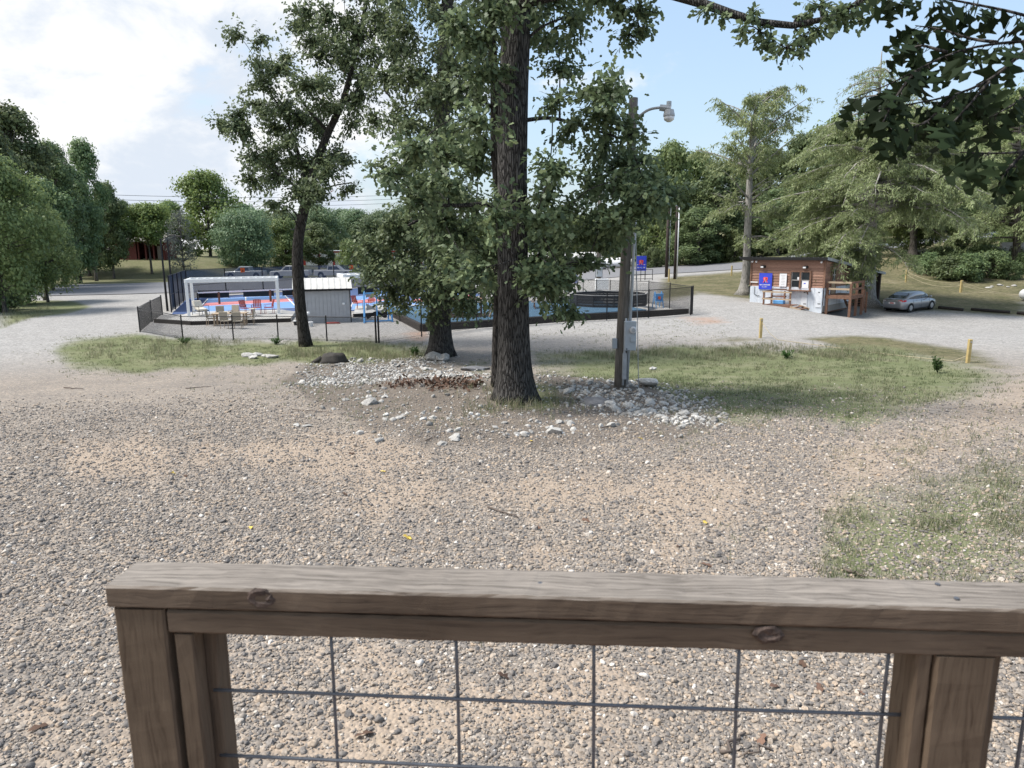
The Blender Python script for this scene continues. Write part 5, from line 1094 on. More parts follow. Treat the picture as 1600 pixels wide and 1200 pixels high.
# ------------------------------------------------------------------ playground
def playground():
    ledge('weathered timber retaining edge round the blue playground turf', [(603, 489), (659, 518), (760, 511), (884, 502), (1075, 489.5)], .42, w=.2, layers=3)
    slab('playground_turf', [(606, 487.5), (660, 515.5), (760, 509), (884, 500.2), (1010, 492), (930, 477), (800, 478), (680, 483)], .36, 'turf_blue', 'blue rubber turf of the playground')
    c = (G(890, 488)+G(1006, 482))/2; c[2] = 0; Rr = 2.75; t = thing('gaga_pit', 'round black slatted ball pit on the playground turf', 'ball pit', (c[0]+.2, c[1]+1.0, .34)); n = 12
    for k in range(n):
        a0, a1 = 6.283*k/n, 6.283*(k+1)/n; p, q = (np.array([math.cos(a)*Rr, math.sin(a)*Rr, 0]) for a in (a0, a1)); d = norm(q-p)*.015
        for l in range(4): MB().bar(p+d+[0, 0, .1+.2*l], q-d+[0, 0, .1+.2*l], .05, .185).build('wall_board', 'pit_black', t)
        MB().tube([p, p+[0, 0, .84]], .05, 6).build('corner_post', 'pit_black', t); MB().bar(p+[0, 0, .83], q+[0, 0, .83], .09, .03).build('cap', 'grey_board', t)
    # wooden climbing frame, mostly behind the trunk
    q = G(728, 505); t = thing('climbing_structure', 'brown timber climbing frame left of the big trunk', 'play frame', (q[0], q[1], .36), R(12))
    for x in (-.9, -.2, .55, 1.15):
        for y in (0, 1.2): part('post', 'brown_wood', t, ((x, y, .8), (.11, .11, 1.6)))
    for y in (0, 1.2): part('sill', 'brown_wood', t, ((.12, y, .06), (2.2, .14, .12))); part('beam', 'brown_wood', t, ((.12, y, 1.62), (2.4, .12, .14)))
    for k in range(8): part('deck_board', 'brown_wood', t, ((-.85+.28*k, .6, 1.05), (.26, 1.3, .04)))
    MB().bar((1.4, -.2, 0), (2.2, .3, 1.4), .08).build('ladder_rail', 'tan_wood', t); MB().bar((1.4, .5, 0), (2.2, .9, 1.4), .08).build('ladder_rail', 'tan_wood', t)
    for k in range(5): s = .12+.2*k; MB().bar((1.4+.8*s, -.2+.5*s, 1.4*s), (1.4+.8*s, .5+.4*s, 1.4*s), .05).build('rung', 'tan_wood', t)
    q = G(842, 470); t = thing('play_tower', 'brown timber play tower with railing right of the big trunk', 'play tower', (q[0], q[1], .36), R(20))
    for x in (-.7, .7):
        for y in (-.7, .7): part('post', 'brown_wood', t, ((x, y, 1.5), (.13, .13, 3.0)))
    for k in range(9): part('floor_board', 'brown_wood', t, ((-.68+.17*k, 0, 1.3), (.16, 1.5, .05)))
    for y in (-.72, .72):
        part('rail', 'brown_wood', t, ((0, y, 2.1), (1.5, .05, .12)))
        for k in range(7): part('baluster', 'brown_wood', t, ((-.5+.17*k, y, 1.7), (.06, .04, .75)))
    for s in (-1, 1): MB().bar((s*.85, -.85, 2.85), (s*.02, -.85, 3.4), .05, .1); MB().add([(s*.95, -1, 2.9), (s*.95, 1, 2.9), (0, 1, 3.45), (0, -1, 3.45), (s*.95, -1, 2.95), (s*.95, 1, 2.95), (0, 1, 3.5), (0, -1, 3.5)], [(0,1,2,3), (4,7,6,5), (0,4,5,1), (1,5,6,2), (3,2,6,7), (0,3,7,4)]).build('roof', 'brown_wood', t)
    sl_ = MB(); q2 = [(.7+.28*k, .1, 1.32-.14*k+.02*max(0, k-6)**1.5) for k in range(9)]
    for a, b in zip(q2, q2[1:]): sl_.bar(a, b, .5, .03)
    for y in (-.16, .36):
        for a, b in zip(q2, q2[1:]): sl_.bar((a[0], y, a[2]+.08), (b[0], y, b[2]+.08), .03, .16)
    sl_.build('slide', 'teal', t)
    q = G(850, 489); t = thing('picnic_table', 'pale picnic table half hidden by leaves right of the big trunk', 'table', (q[0], q[1], .36), R(5))
    for k in range(5): part('top_board', 'grey_board', t, ((0, -.3+.15*k, .74), (1.9, .14, .04)))
    for y in (-.7, .7): part('bench_board', 'grey_board', t, ((0, y, .44), (1.9, .26, .04)))
    for x in (-.7, .7):
        MB().bar((x, -.75, 0), (x, .2, .72), .07).build('leg', 'brown_wood', t); MB().bar((x+.08, .75, 0), (x+.08, -.2, .72), .07).build('leg', 'brown_wood', t); part('brace', 'brown_wood', t, ((x-.08, 0, .42), (.04, 1.5, .08)))
    # blue child's easel beside the pit
    q = G(1028, 481); t = thing('easel', 'small light blue child easel behind the chain link fence corner', 'easel', (q[0], q[1], tz(q[0], q[1])), R(15))
    for x in (-.28, .28): MB().bar((x, -.3, 0), (x*.9, 0, 1.15), .05).build('leg', 'light_blue', t); MB().bar((x, .35, 0), (x*.9, .03, 1.15), .05).build('leg', 'light_blue', t)
    part('board', 'light_blue', t, ((0, -.12, .75), (.6, .04, .55), 0, .25)); MB().prism([(-.1, -.12), (.06, -.16), (.12, .02), (.02, .16), (-.1, .06)], (0, -.17, .75), (1, 0, 0), (0, .25, .97), (0, -1, .2), .012).build('orange_shape', 'orange', t); part('tray', 'light_blue', t, ((0, -.3, .45), (.6, .14, .03)))
    q = G(893, 452); 
    for k in range(1):
        t = thing('hanging_banner', 'small lavender banner hanging behind the pit fence', 'banner', (q[0], q[1], tz(q[0], q[1]))); MB().tube([(0, 0, 0), (0, 0, 2.4)], .05, 8).build('pole', 'black_metal', t); MB().tube([(0, 0, 2.35), (.8, 0, 2.35)], .03, 6).build('arm', 'black_metal', t)
        MB().prism([(.25, .5), (.62, .4), (.7, 1.1), (.5, 1.55), (.3, 1.1)], (0, 0, .15), (1, 0, 0), (0, 0, 1), (0, 1, 0), .03).build('cloth', 'lavender', t); MB().tube([(.5, 0, 1.7), (.5, 0, 2.34)], .012, 5).build('cord', 'black_metal', t)
playground()
# ------------------------------------------------------------------ poles
def poles():
    b = G(968, 605); b[2] -= .05; Y = b[1]; top = P(990, 153, Y); t = thing('service_pole', 'leaning wooden service pole with meter box and yard lamp right of the big oak', 'utility pole', b); T = top-b
    at = lambda s: T*s
    MB().tube([at(s)-[0, 0, .3*(s == 0)] for s in np.linspace(0, 1, 10)], np.linspace(.158, .108, 10), 12).build('pole', 'pole_wood', t, True)
    MB().tube([at(s)+[.17, -.12, 0] for s in (.02, .5, .80)], .04, 8).build('conduit', 'conduit', t, True)
    MB().tube([at(.02)+[.05, -.2, 0], at(.26)+[.05, -.2, 0]], .03, 8).build('conduit', 'conduit', t, True)
    k = T[2]; z0, z1 = zat(975, 545, Y)-b[2], zat(980, 500, Y)-b[2]; s = (z0+z1)/2/k; c = at(s)+[.16, -.27, 0]
    mbx = part('meter_box', 'box_grey', t, (c, (.30, .16, z1-z0)), bev=.015)
    MB().tube([c+[.06, -.08, .16], c+[.06, -.16, .16]], [.095, .085], 14).build('meter_dial', 'lens', mbx, True); MB().tube([c+[.06, -.16, .16], c+[.06, -.17, .16]], .05, 10).build('dial_face', 'galv_dull', mbx); part('breaker_door', 'box_grey', mbx, (c+[.06, -.09, -.08], (.13, .05, .14)), bev=.01); part('latch', 'trim_black', mbx, (c+[-.09, -.085, -.33], (.03, .02, .03)))
    part('junction_box', 'box_grey', t, (at(s-.03)+[-.2, -.1, 0], (.12, .12, .26)), bev=.01); part('junction_box', 'galv_dull', t, (at(.09)+[.06, -.24, 0], (.11, .08, .7)), bev=.01)
    a = np.array(P(996, 185, Y-.15))-b; e = np.array(P(1020, 169, Y-.3))-b; f = np.array(P(1034, 168, Y-.35))-b; g = np.array(P(1047, 170, Y-.4))-b
    MB().tube(smooth_path([at(.94), a, (a+e)/2+[0, 0, .05], e, f], 12), .032, 8).build('lamp_arm', 'galv_dull', t, True)
    m = MB().tube([f-[.05, 0, 0], g+[.02, 0, 0]], [.075, .085], 8); lm = m.build('lamp_head', 'galv_dull', t); MB().tube([g+[-.03, 0, .05], g+[-.03, 0, .17]], .06, 8).build('photocell', 'box_grey', lm)
    MB().tube([g+[-.02, 0, -.02], g+[-.02, 0, -.14], g+[-.02, 0, -.17]], [.11, .14, .14], 12).build('reflector', 'galv_dull', lm); MB().tube([g+[-.02, 0, -.17], g+[-.02, 0, -.25], g+[-.02, 0, -.30]], [.13, .12, .05], 12).build('lamp_glass', 'lens', lm, True)
    gw = G(998, 607); q = gw-b; MB().tube([q-[0, 0, .1], at(.72)+[.14, 0, 0]], .011, 5).build('guy_wire', 'galv_dull', t)
    t2 = P(935, 335, 71.5)
    for i, (u, vb, vt, Y, rad, mat, label) in enumerate(((935, 456, 300, 71.5, .24, 'pole_wood', 'utility pole with two conduits and pale boxes behind the black pit'), (1041, 435, 318, 85.5, .20, 'pole_dark', 'dark brown utility pole with lamp on top, left of the pair by the road'), (1054, 437, 322, 82, .16, 'pole_dark', 'dark pole with white pipe, right of the pair by the road'))):
        p = P(u, vb, Y); z = tz(p[0], p[1]); H = zat(u, vt, Y)-z; t = thing('utility_pole', label, 'utility pole', (p[0], p[1], z))
        MB().tube([(0, 0, -.3), (0, 0, H)], [rad, rad*.8], 10).build('pole', mat, t, True)
        if i == 0:
            for x in (-.32, .32): MB().tube([(x, -.12, 0), (x, -.12, H*.97)], .055, 8).build('conduit', 'conduit', t, True)
            part('equipment_box', 'box_grey', t, ((.0, -.45, 1.9), (.5, .3, .9)), bev=.02); part('equipment_box', 'white_paint', t, ((.25, -.5, .7), (1.3, .5, 1.1)), bev=.03); part('cross_arm', 'pole_dark', t, ((0, -.1, 2.4), (.8, .1, .12)))
        else: MB().tube([(rad+.06, -.08, 0), (rad+.06, -.08, H*.98)], .07 if i == 2 else .03, 8).build('pipe', 'white_paint' if i == 2 else 'conduit', t, True)
        if i == 1: part('lamp_head', 'galv', t, ((.3, 0, H+.1), (1.0, .4, .14)), bev=.03); MB().tube([(-.35, 0, H-.5), (-.4, 0, H+.3)], .05, 6).build('bracket', 'black_metal', t)
        if i == 2: MB().tube([(0, 0, H), (-.5, 0, H+.35), (-.9, 0, H+.35)], .05, 6).build('lamp_arm', 'galv', t, True); part('lamp_head', 'lens', t, ((-1.0, 0, H+.32), (.4, .25, .14)), bev=.03)
    # overhead lines across the left sky
    for i, (va, vb_) in enumerate(((299, 306), (307, 312), (316, 318))):
        a = np.array(P(-60, va-4, 96)); e = np.array(P(700, vb_-6, 175)); s = np.linspace(0, 1, 24); q = a+(e-a)*s[:, None]; q[:, 2] -= 1.2*4*s*(1-s)
        o = MB().tube(q, .03, 4).build('power_line', 'black_metal'); tag(o, ('highest', 'middle', 'lowest')[i]+' thin power line sagging across the sky at left', 'power line', 'power lines')
poles()
# ------------------------------------------------------------------ blue signs
def emblem(parent, o, ax, n, s, crossed):
    """two red paddles crossed over each other with a white line, as on the signs"""
    o, ax, n = map(np.array, (o, ax, n)); up = np.array([0, 0, 1.])
    def pad(rot, mat, d, cx):
        pts = []
        for k in range(22):
            a = 6.283*k/22; x, y = math.cos(a)*.30, .12+math.sin(a)*.40; pts.append((x, y))
        pts = [(x, y) for x, y in pts if y > -.2]; h = [(-.07, -.24), (-.07, -.62), (.07, -.62), (.07, -.24)]
        poly = sorted(pts, key=lambda q: math.atan2(q[1]-.12, q[0])); i = next((k for k, q in enumerate(poly) if q[1] > .12 or q[0] > 0), 0)
        lo = [q for q in poly if True]; st = [q for q in lo if math.atan2(q[1]-.12, q[0]) > -1.57]; en = [q for q in lo if math.atan2(q[1]-.12, q[0]) <= -1.57]
        full = st+en+h; c, s_ = math.cos(rot), math.sin(rot); full = [((x*c-y*s_)*s+cx*s, (x*s_+y*c)*s) for x, y in full]
        MB().prism(full, o+n*d, ax, up, n, .004).build('paddle_emblem', mat, parent)
    pad(R(40), 'sign_red', .002, .0); pad(R(-40), 'sign_red', .008, .0)
    for r_ in (R(40), R(-40)): MB().bar(o+n*.015+ax*(-.2*s*math.sin(r_)*-1)+up*(-.5*s), o+n*.015+ax*(.25*s*math.sin(-r_))+up*(.3*s), .02, .07*s, up=n).build('emblem_line', 'sign_white' if r_ > 0 else 'trim_black', parent)
def bars(parent, o, ax, n, words, h):
    """rows of tiny white lettering, too far off to read"""
    o, ax, n = map(np.array, (o, ax, n)); r = np.random.default_rng(5); x = 0
    for w in words:
        for k in range(w):
            hh = h*r.uniform(.75, 1); cw = h*.55; z = (np.array([0, 0, 1.]))
            m = MB(); m.prism([(0, 0), (.16*h, 0), (.16*h, hh), (0, hh)], o+ax*x+n*.004, ax, z, n, .003)
            if r.uniform() < .8: zz = hh*r.choice([.0, .42, .82]); m.prism([(.16*h, zz), (cw, zz), (cw, zz+.18*h), (.16*h, zz+.18*h)], o+ax*x+n*.004, ax, z, n, .003)
            if r.uniform() < .6: m.prism([(cw-.02*h, 0), (cw+.13*h, 0), (cw+.13*h, hh), (cw-.02*h, hh)], o+ax*x+n*.0045, ax, z, n, .003)
            m.build('lettering', 'sign_white', parent); x += h*.8
        x += h*.6
    return x
def road_sign():
    p = P(1001, 441, 83.5); z = tz(p[0], p[1]); t = thing('roadside_sign', 'blue roadside sign with red crossed paddles on two black posts', 'sign', (p[0], p[1], z)); k = 83.5/FPX
    zb, zt = zat(1001, 423, 83.5)-z, zat(1001, 400, 83.5)-z; W = 15.5*k*1.04
    part('panel', 'sign_blue', t, ((0, 0, (zb+zt)/2), (W, .06, zt-zb)), bev=.01)
    for x in (-W*.42, W*.42): part('post', 'black_metal', t, ((x, .07, zt*.45), (.09, .08, zt*.9)))
    emblem(t, (0, -.033, (zb+zt)/2+.12), (1, 0, 0), (0, -1, 0), .62, True); bars(t, (-W*.36, -.033, zb+.30), (1, 0, 0), (0, -1, 0), (2, 2, 2), .15); bars(t, (-W*.3, -.033, zb+.10), (1, 0, 0), (0, -1, 0), (8,), .07)
    for x in (-W*.42, W*.26): MB().prism([(0, 0), (.16, 0), (.16, .05), (0, .05)], (x, -.033, (zb+zt)/2-.18), (1, 0, 0), (0, 0, 1), (0, -1, 0), .006).build('lettering', 'sign_white', t)
    q = P(1001, 440, 82.5); t = thing('pipe_gate', 'black pipe gate standing below the blue roadside sign', 'gate', (q[0], q[1], tz(q[0], q[1])))
    for zz in (.25, .75, 1.3): MB().tube([(-1.3, 0, zz), (1.35, 0, zz)], .03, 6).build('rail', 'black_metal', t)
    for x in (-1.3, 0, 1.35): MB().tube([(x, 0, 0), (x, 0, 1.32)], .035, 6).build('post', 'black_metal', t)
road_sign()
def yellow_post(u, vb, vt, label, w=.14):
    q = G(u, vb); z = tz(q[0], q[1]); h = zat(u, vt, q[1])-z; t = thing('rope_post', label, 'post', (q[0], q[1], z)); part('post', 'yellow_post', t, ((0, 0, h/2-.1), (w, w, h+.2)), bev=.012); part('rope_eye', 'galv_dull', t, ((0, -w/2-.01, h-.1), (.04, .03, .04))); return q, h
y1 = yellow_post(1188, 528, 497, 'short yellow wooden post on the gravel in front of the cabin', .13); y2_ = yellow_post(1512, 567, 530, 'short yellow wooden post beside the curved driveway at right', .12)
y3 = yellow_post(1501, 457, 438, 'yellow rope post behind the parked car', .17); y4 = yellow_post(1415, 441, 422, 'thin yellow rope post on the slope behind the cypress', .13); y5 = yellow_post(1143, 431, 415, 'small yellow post by the road left of the cabin', .15); y6 = yellow_post(1045, 440, 420, 'yellow post beside the black pipe gate', .16)
def rope(a, ha, b, hb, sag, label):
    a = np.array([a[0], a[1], tz(a[0], a[1])+ha]); b = np.array([b[0], b[1], tz(b[0], b[1])+hb]); s = np.linspace(0, 1, 20); q = a+(b-a)*s[:, None]; q[:, 2] = np.maximum(q[:, 2]-sag*4*s*(1-s), terr(q[:, 0], q[:, 1])+.02)
    o = MB().tube(q, .014, 5).build('rope', 'rope', None, True); tag(o, label, 'rope')
rope(y3[0], y3[1]-.1, y4[0], y4[1]-.1, .45, 'upper sagging rope between the two yellow posts behind the car'); rope(y3[0], y3[1]-.45, y4[0], y4[1]-.4, .5, 'lower sagging rope between the two yellow posts behind the car')
tk = G(1608, 470); rope(y3[0], y3[1]-.1, tk+[4, 1, 0], .7, .75, 'upper rope sagging from the yellow post towards the white tank'); rope(y3[0], y3[1]-.45, tk+[4, 1, 0], .4, .5, 'lower rope sagging from the yellow post towards the white tank')
rope(y1[0], y1[1]-.15, y2_[0], y2_[1]-.6, 2.5, 'thin rope lying in the grass between the two yellow posts')
# ------------------------------------------------------------------ cabin
def cabin():
    o = G(1171.5, 471.5); t = thing('cabin', 'small cabin with brown lap siding above a corrugated metal skirt', 'cabin', (o[0], o[1], -.02), R(-43)); W, D = 5.3, 5.3; HF, HB = 3.5, 3.02; Z1 = 1.5
    part('wall_core', 'brown_wood', t, ((W/2, D/2, 1.2), (W-.1, D-.1, 3.0)))
    def course(y0, side):
        n = 10; hh = (3.46-Z1)/n
        for k in range(n):
            z = Z1+hh*(k+.5)
            if side == 'front':
                spans = [(0.03, W-.03)] if not (1.33 < z < 2.68) else [(.03, 2.93), (4.42, W-.03)]
                for a, b in spans: part('siding_board', 'cedar_siding', t, (((a+b)/2, .02, z), (b-a, .05, hh*1.12), 0, R(-11)))
            else:
                dmax = D-.03 if z < HB-.05 else max(.3, (HF-z)/(HF-HB)*D)
                spans = [(.03, dmax)] if z > 2.5 else [(.03, 1.25), (2.15, dmax)]
                for a, b in spans: part('siding_board', 'cedar_siding', t, ((W-.02, (a+b)/2, z), (.05, b-a, hh*1.12), 0, 0, R(11)))
    course(0, 'front'); course(0, 'side')
    r = np.random.default_rng(2)
    for k in range(9):               # corrugated sheets
        x0, x1 = W*k/9, W*(k+1)/9; n = 14; xs = np.linspace(x0+.004, x1-.004, n); top = Z1+r.uniform(-.02, .02); vs = []
        for x in xs: y = -.045+.014*math.sin((x)*2*math.pi/.085); vs += [(x, y, -.25), (x, y, top), (x, y+.01, top)]
        MB().add(vs, [f for i in range(n-1) for f in ((3*i, 3*i+3, 3*i+4, 3*i+1), (3*i+1, 3*i+4, 3*i+5, 3*i+2))]).build('metal_sheet', 'galv', t)
    for k in range(8):
        y0, y1 = D*k/8, D*(k+1)/8; n = 12; ys = np.linspace(y0+.004, y1-.004, n); vs = []
        for y in ys: x = W+.045+.014*math.sin(y*2*math.pi/.085); vs += [(x, y, .25), (x, y, Z1)]
        MB().add(vs, [(2*i, 2*i+2, 2*i+3, 2*i+1) for i in range(n-1)]).build('metal_sheet', 'galv', t)
    part('foundation', 'concrete', t, ((W-.05, D/2, .05), (.12, D, .5))); part('corner_trim', 'brown_wood', t, ((W+.03, -.02, (Z1+HF)/2), (.12, .12, HF-Z1))); part('corner_trim', 'brown_wood', t, ((.0, -.02, (Z1+HF)/2), (.1, .12, HF-Z1)))
    # roof: sheds back over the open shelter
    DL = 13.0; sl_ = (HF-2.05)/DL; rf = MB().add([(-.75, -.45, HF+.10), (W+.28, -.45, HF+.10), (W+.28, DL, HF+.1-sl_*DL), (-.75, DL, HF+.1-sl_*DL), (-.75, -.45, HF-.06), (W+.28, -.45, HF-.06), (W+.28, DL, HF-.06-sl_*DL), (-.75, DL, HF-.06-sl_*DL)], [(0,1,2,3), (7,6,5,4), (0,4,5,1), (1,5,6,2), (2,6,7,3), (3,7,4,0)]).build('roof', 'roof_black', t)
    n = 20
    for k in range(n+1): x = -.75+(W+1.03)*k/n; MB().bar((x, -.46, HF+.115), (x, DL, HF+.115-sl_*DL), .04, .035).build('roof_rib', 'galv_dull', rf)
    MB().bar((W+.30, -.45, HF+.03), (W+.30, DL, HF+.03-sl_*DL), .03, .20).build('roof_edge', 'galv_dull', rf); part('fascia', 'trim_black', t, ((W/2-.2, -.47, HF+.02), (W+1.0, .03, .2)))
    for y in (8.0, 12.7): part('shelter_post', 'pole_dark', t, ((W-.1, y, 1.0), (.3, .3, 2.3))); part('shelter_post', 'brown_wood', t, ((.2, y, 1.0), (.16, .16, 2.4)))
    part('shelter_beam', 'trim_black', t, ((W-.1, 9.2, 2.05), (.15, 7.6, .35)))
    # window
    wx0, wx1, wz0, wz1 = 2.97, 4.38, 1.38, 2.62; w = part('window', 'brown_wood', t, ((wx0, -.06, (wz0+wz1)/2), (.11, .1, wz1-wz0+.1)), ((wx1, -.06, (wz0+wz1)/2), (.11, .1, wz1-wz0+.1)), (((wx0+wx1)/2, -.06, wz1), (wx1-wx0+.12, .095, .11)), (((wx0+wx1)/2, -.06, (wz0+wz1)/2), (.12, .09, wz1-wz0-.1)))
    for x in (wx0+.36, wx1-.36):
        part('pane', 'glass_dark', w, ((x, -.02, (wz0+wz1)/2), (.58, .03, wz1-wz0-.08))); part('sash_bar', 'grey_board', w, ((x, -.045, (wz0+wz1)/2), (.58, .03, .05)))
        part('sash_bar', 'grey_board', w, ((x-.27, -.045, (wz0+wz1)/2), (.04, .03, wz1-wz0-.1)))
    part('paper', 'cloth_white', w, ((wx1-.34, -.05, wz0+.32), (.46, .012, .5)), ((wx0+.55, -.05, wz0+.75), (.12, .012, .18))); part('print', 'sign_blue', w, ((wx1-.38, -.058, wz0+.4), (.14, .006, .07)))
    part('window_shelf', 'brown_wood', t, (((wx0+wx1)/2, -.2, wz0-.1), (wx1-wx0+.25, .36, .08)), bev=.01); MB().bar((wx0+.1, -.05, wz0-.35), (wx0+.1, -.33, wz0-.13), .05).build('shelf_bracket', 'brown_wood', t); MB().bar((wx1-.1, -.05, wz0-.35), (wx1-.1, -.33, wz0-.13), .05).build('shelf_bracket', 'brown_wood', t)
    for x in (.95, 4.02): l = part('wall_lamp', 'trim_black', t, ((x, -.13, 2.92), (.32, .22, .18)), bev=.03); part('lens', 'lens', l, ((x-.05, -.25, 2.9), (.2, .02, .11)))
    for x in (.12, .42, W-.2): MB().tube([(x, -.08, 3.34), (x, -.22, 3.26)], [.06, .075], 8).build('camera', 'white_paint', t)
    part('wire_box', 'white_paint', t, ((.3, -.08, 1.78), (.55, .05, .07))); MB().tube([(.35, -.08, 1.45), (.35, -.09, .9), (.6, -.09, .78), (.75, -.09, .82)], .02, 6).build('cable', 'trim_black', t)
    for x, z, h in ((4.05, .75, 1.2), (5.05, .8, 1.3)): part('repair_patch', 'patch_metal', t, ((x, -.075, z), (.42, .012, h))); part('hinge', 'trim_black', t, ((x, -.085, z+.4), (.12, .012, .05)), ((x+.05, -.085, z-.4), (.2, .012, .05)))
    # side door
    d = part('door', 'tan_wood', t, ((W+.035, 1.7, 1.9), (.06, .84, 1.95))); part('pane', 'glass_dark', d, ((W+.07, 1.7, 2.35), (.02, .6, .8))); part('muntin', 'white_paint', d, ((W+.085, 1.7, 2.35), (.02, .03, .8)), ((W+.087, 1.7, 2.35), (.02, .6, .03))); part('door_frame', 'brown_wood', t, ((W+.05, 1.24, 1.9), (.09, .08, 2.0)), ((W+.05, 2.16, 1.9), (.09, .08, 2.0)))
    # side landing
    s = thing('side_landing', 'raised brown timber landing with railing on the right side of the cabin', 'landing', t.location, R(-43)); lz = 1.0
    for k in range(13): part('floor_board', 'brown_wood', s, ((W+.95, .3+.2*k, lz), (1.7, .19, .045)))
    for y in (.22, 2.78): part('rim_joist', 'brown_wood', s, ((W+.95, y, lz-.12), (1.74, .05, .2)))
    part('rim_joist', 'brown_wood', s, ((W+1.79, 1.5, lz-.12), (.05, 2.6, .2)))
    for x, y in ((W+.2, .25), (W+1.75, .25), (W+1.75, 2.75), (W+1.75, 1.5)): part('post', 'brown_wood', s, ((x, y, .7), (.15, .15, 2.3)))
    for z in (lz+.9, lz+.45): part('rail', 'tan_wood', s, ((W+.98, .2, z), (1.6, .05, .13))); part('rail', 'brown_wood', s, ((W+1.82, 1.5, z), (.05, 2.5, .13)))
    for k in range(4):
        part('step', 'brown_wood', s, ((W+1.0, 3.0+.28*k, lz-.22*(k+1)), (1.2, .3, .05)))
    for x in (W+.4, W+1.6): MB().bar((x, 2.8, lz-.1), (x, 4.0, .0), .05, .22).build('stringer', 'brown_wood', s)
    for x in (W+1.6,):
        for y, z in ((3.3, .9), (3.9, .7)): part('post', 'brown_wood', s, ((x+.1, y, z-.35), (.11, .11, 1.5)))
    # front ramp platform
    f = thing('front_platform', 'low brown timber platform with railing before the cabin wall', 'platform', t.location, R(-43)); x0, x1, dz = 1.75, 3.75, .28
    for k in range(12): part('floor_board', 'brown_wood', f, ((x0+(x1-x0)*(k+.5)/12, -1.0, dz), ((x1-x0)/12-.01, 1.5, .045)))
    part('rim_joist', 'brown_wood', f, (((x0+x1)/2, -1.77, dz-.1), (x1-x0+.05, .05, .18))); part('rim_joist', 'brown_wood', f, ((x0, -1.0, dz-.102), (.05, 1.5, .176)))
    for x, y in ((x0+.05, -1.7), (x1-.05, -1.7), (x0+.05, -.35), (x0+1.0, -.35)): part('post', 'brown_wood', f, ((x, y, .60), (.1, .1, 1.25)))
    for z in (1.22, .72): part('rail', 'tan_wood', f, (((x0+x1)/2, -1.76, z), (x1-x0+.1, .05, .1))); MB().bar((x0+.05, -1.7, z), (x0+.05, -.35, z), .05, .1).build('rail', 'brown_wood', f); part('rail', 'brown_wood', f, ((x0+.55, -.30, z+.1), (1.1, .05, .1)))
    for k in range(2): part('step', 'brown_wood', f, ((x1+.2+.32*k, -1.0, dz-.1-.11*k), (.32, 1.5, .045))); part('step_riser', 'trim_black', f, ((x1+.06+.32*k, -1.0, dz-.16-.1*k), (.03, 1.45, .1)))
    for y in (-1.78, -.2): MB().bar((x1, y, dz-.05), (x1+.75, y, .0), .05, .16).build('stringer', 'tan_wood', f)
    c = thing('cooler', 'small turquoise crate with red lid on the front platform', 'crate', t.matrix_basis @ Vector((2.45, -.55, dz+.02)), R(-43)); part('body', 'light_blue', c, ((0, 0, .14), (.75, .36, .28)), bev=.03); part('lid', 'sign_red', c, ((.1, 0, .31), (.55, .3, .06)), bev=.02)
    Mx = Matrix.Translation(t.location) @ Matrix.Rotation(R(-43), 4, 'Z')
    s = thing('cabin_sign', 'square blue sign with red crossed paddles on the cabin wall', 'sign', Mx @ Vector((1.16, -.075, 1.86)), R(-43)); part('panel', 'sign_blue', s, ((0, -.02, 0), (.98, .035, 1.18)), bev=.006)
    emblem(s, (0, -.04, .12), (1, 0, 0), (0, -1, 0), .42, True); bars(s, (-.43, -.04, -.30), (1, 0, 0), (0, -1, 0), (11,), .095); bars(s, (-.24, -.04, -.43), (1, 0, 0), (0, -1, 0), (9,), .055)
    s = thing('notice_board', 'white printed notice on the cabin wall left of the window', 'notice', Mx @ Vector((2.45, -.075, 1.98)), R(-43)); part('sheet', 'cloth_white', s, ((0, -.015, 0), (.52, .025, .92)))
    for k in range(7): part('printed_line', 'grey_board', s, ((.01*(k % 3), -.03, .33-.105*k), (.3-.03*(k % 4), .004, .02)))
    return t
cabin()
p_ = G(1357, 478); nt_ = MB().box((0, 0, 0), (.36, .02, .40), 0, 0, .1).build('tree_notice', 'cloth_white'); q_ = P(1355.5, 443, p_[1]-.47); nt_.location = q_; tag(nt_, 'small white notice pinned to the cypress trunk', 'notice')
# ------------------------------------------------------------------ vehicles
def loft(secs, closed=True):
    n = len(secs[0]); vs = [p for s in secs for p in s]; fs = [(i*n+k, (i+1)*n+k, (i+1)*n+(k+1) % n, i*n+(k+1) % n) for i in range(len(secs)-1) for k in range(n if closed else n-1)]
    if closed: fs += [tuple(range(n)), tuple((len(secs)-1)*n+k for k in range(n-1, -1, -1))]
    return vs, fs
def wheel(t, x, y, r, side):
    w = MB().tube([(x, y-.1, r), (x, y+.1, r)], r, 22).build('wheel', 'rubber', t); s = side
    MB().tube([(x, y+s*.085, r), (x, y+s*.108, r)], [r*.66, r*.62], 20).build('rim', 'galv_dull', w)
    for k in range(8): a = 6.283*k/8; MB().bar((x+.07*math.cos(a), y+s*.108, r+.07*math.sin(a)), (x+r*.6*math.cos(a), y+s*.105, r+r*.6*math.sin(a)), .055, .03, up=(0, 1, 0)).build('spoke', 'rim', w)
    MB().tube([(x, y+s*.1, r), (x, y+s*.125, r)], .06, 10).build('hub', 'rim', w)
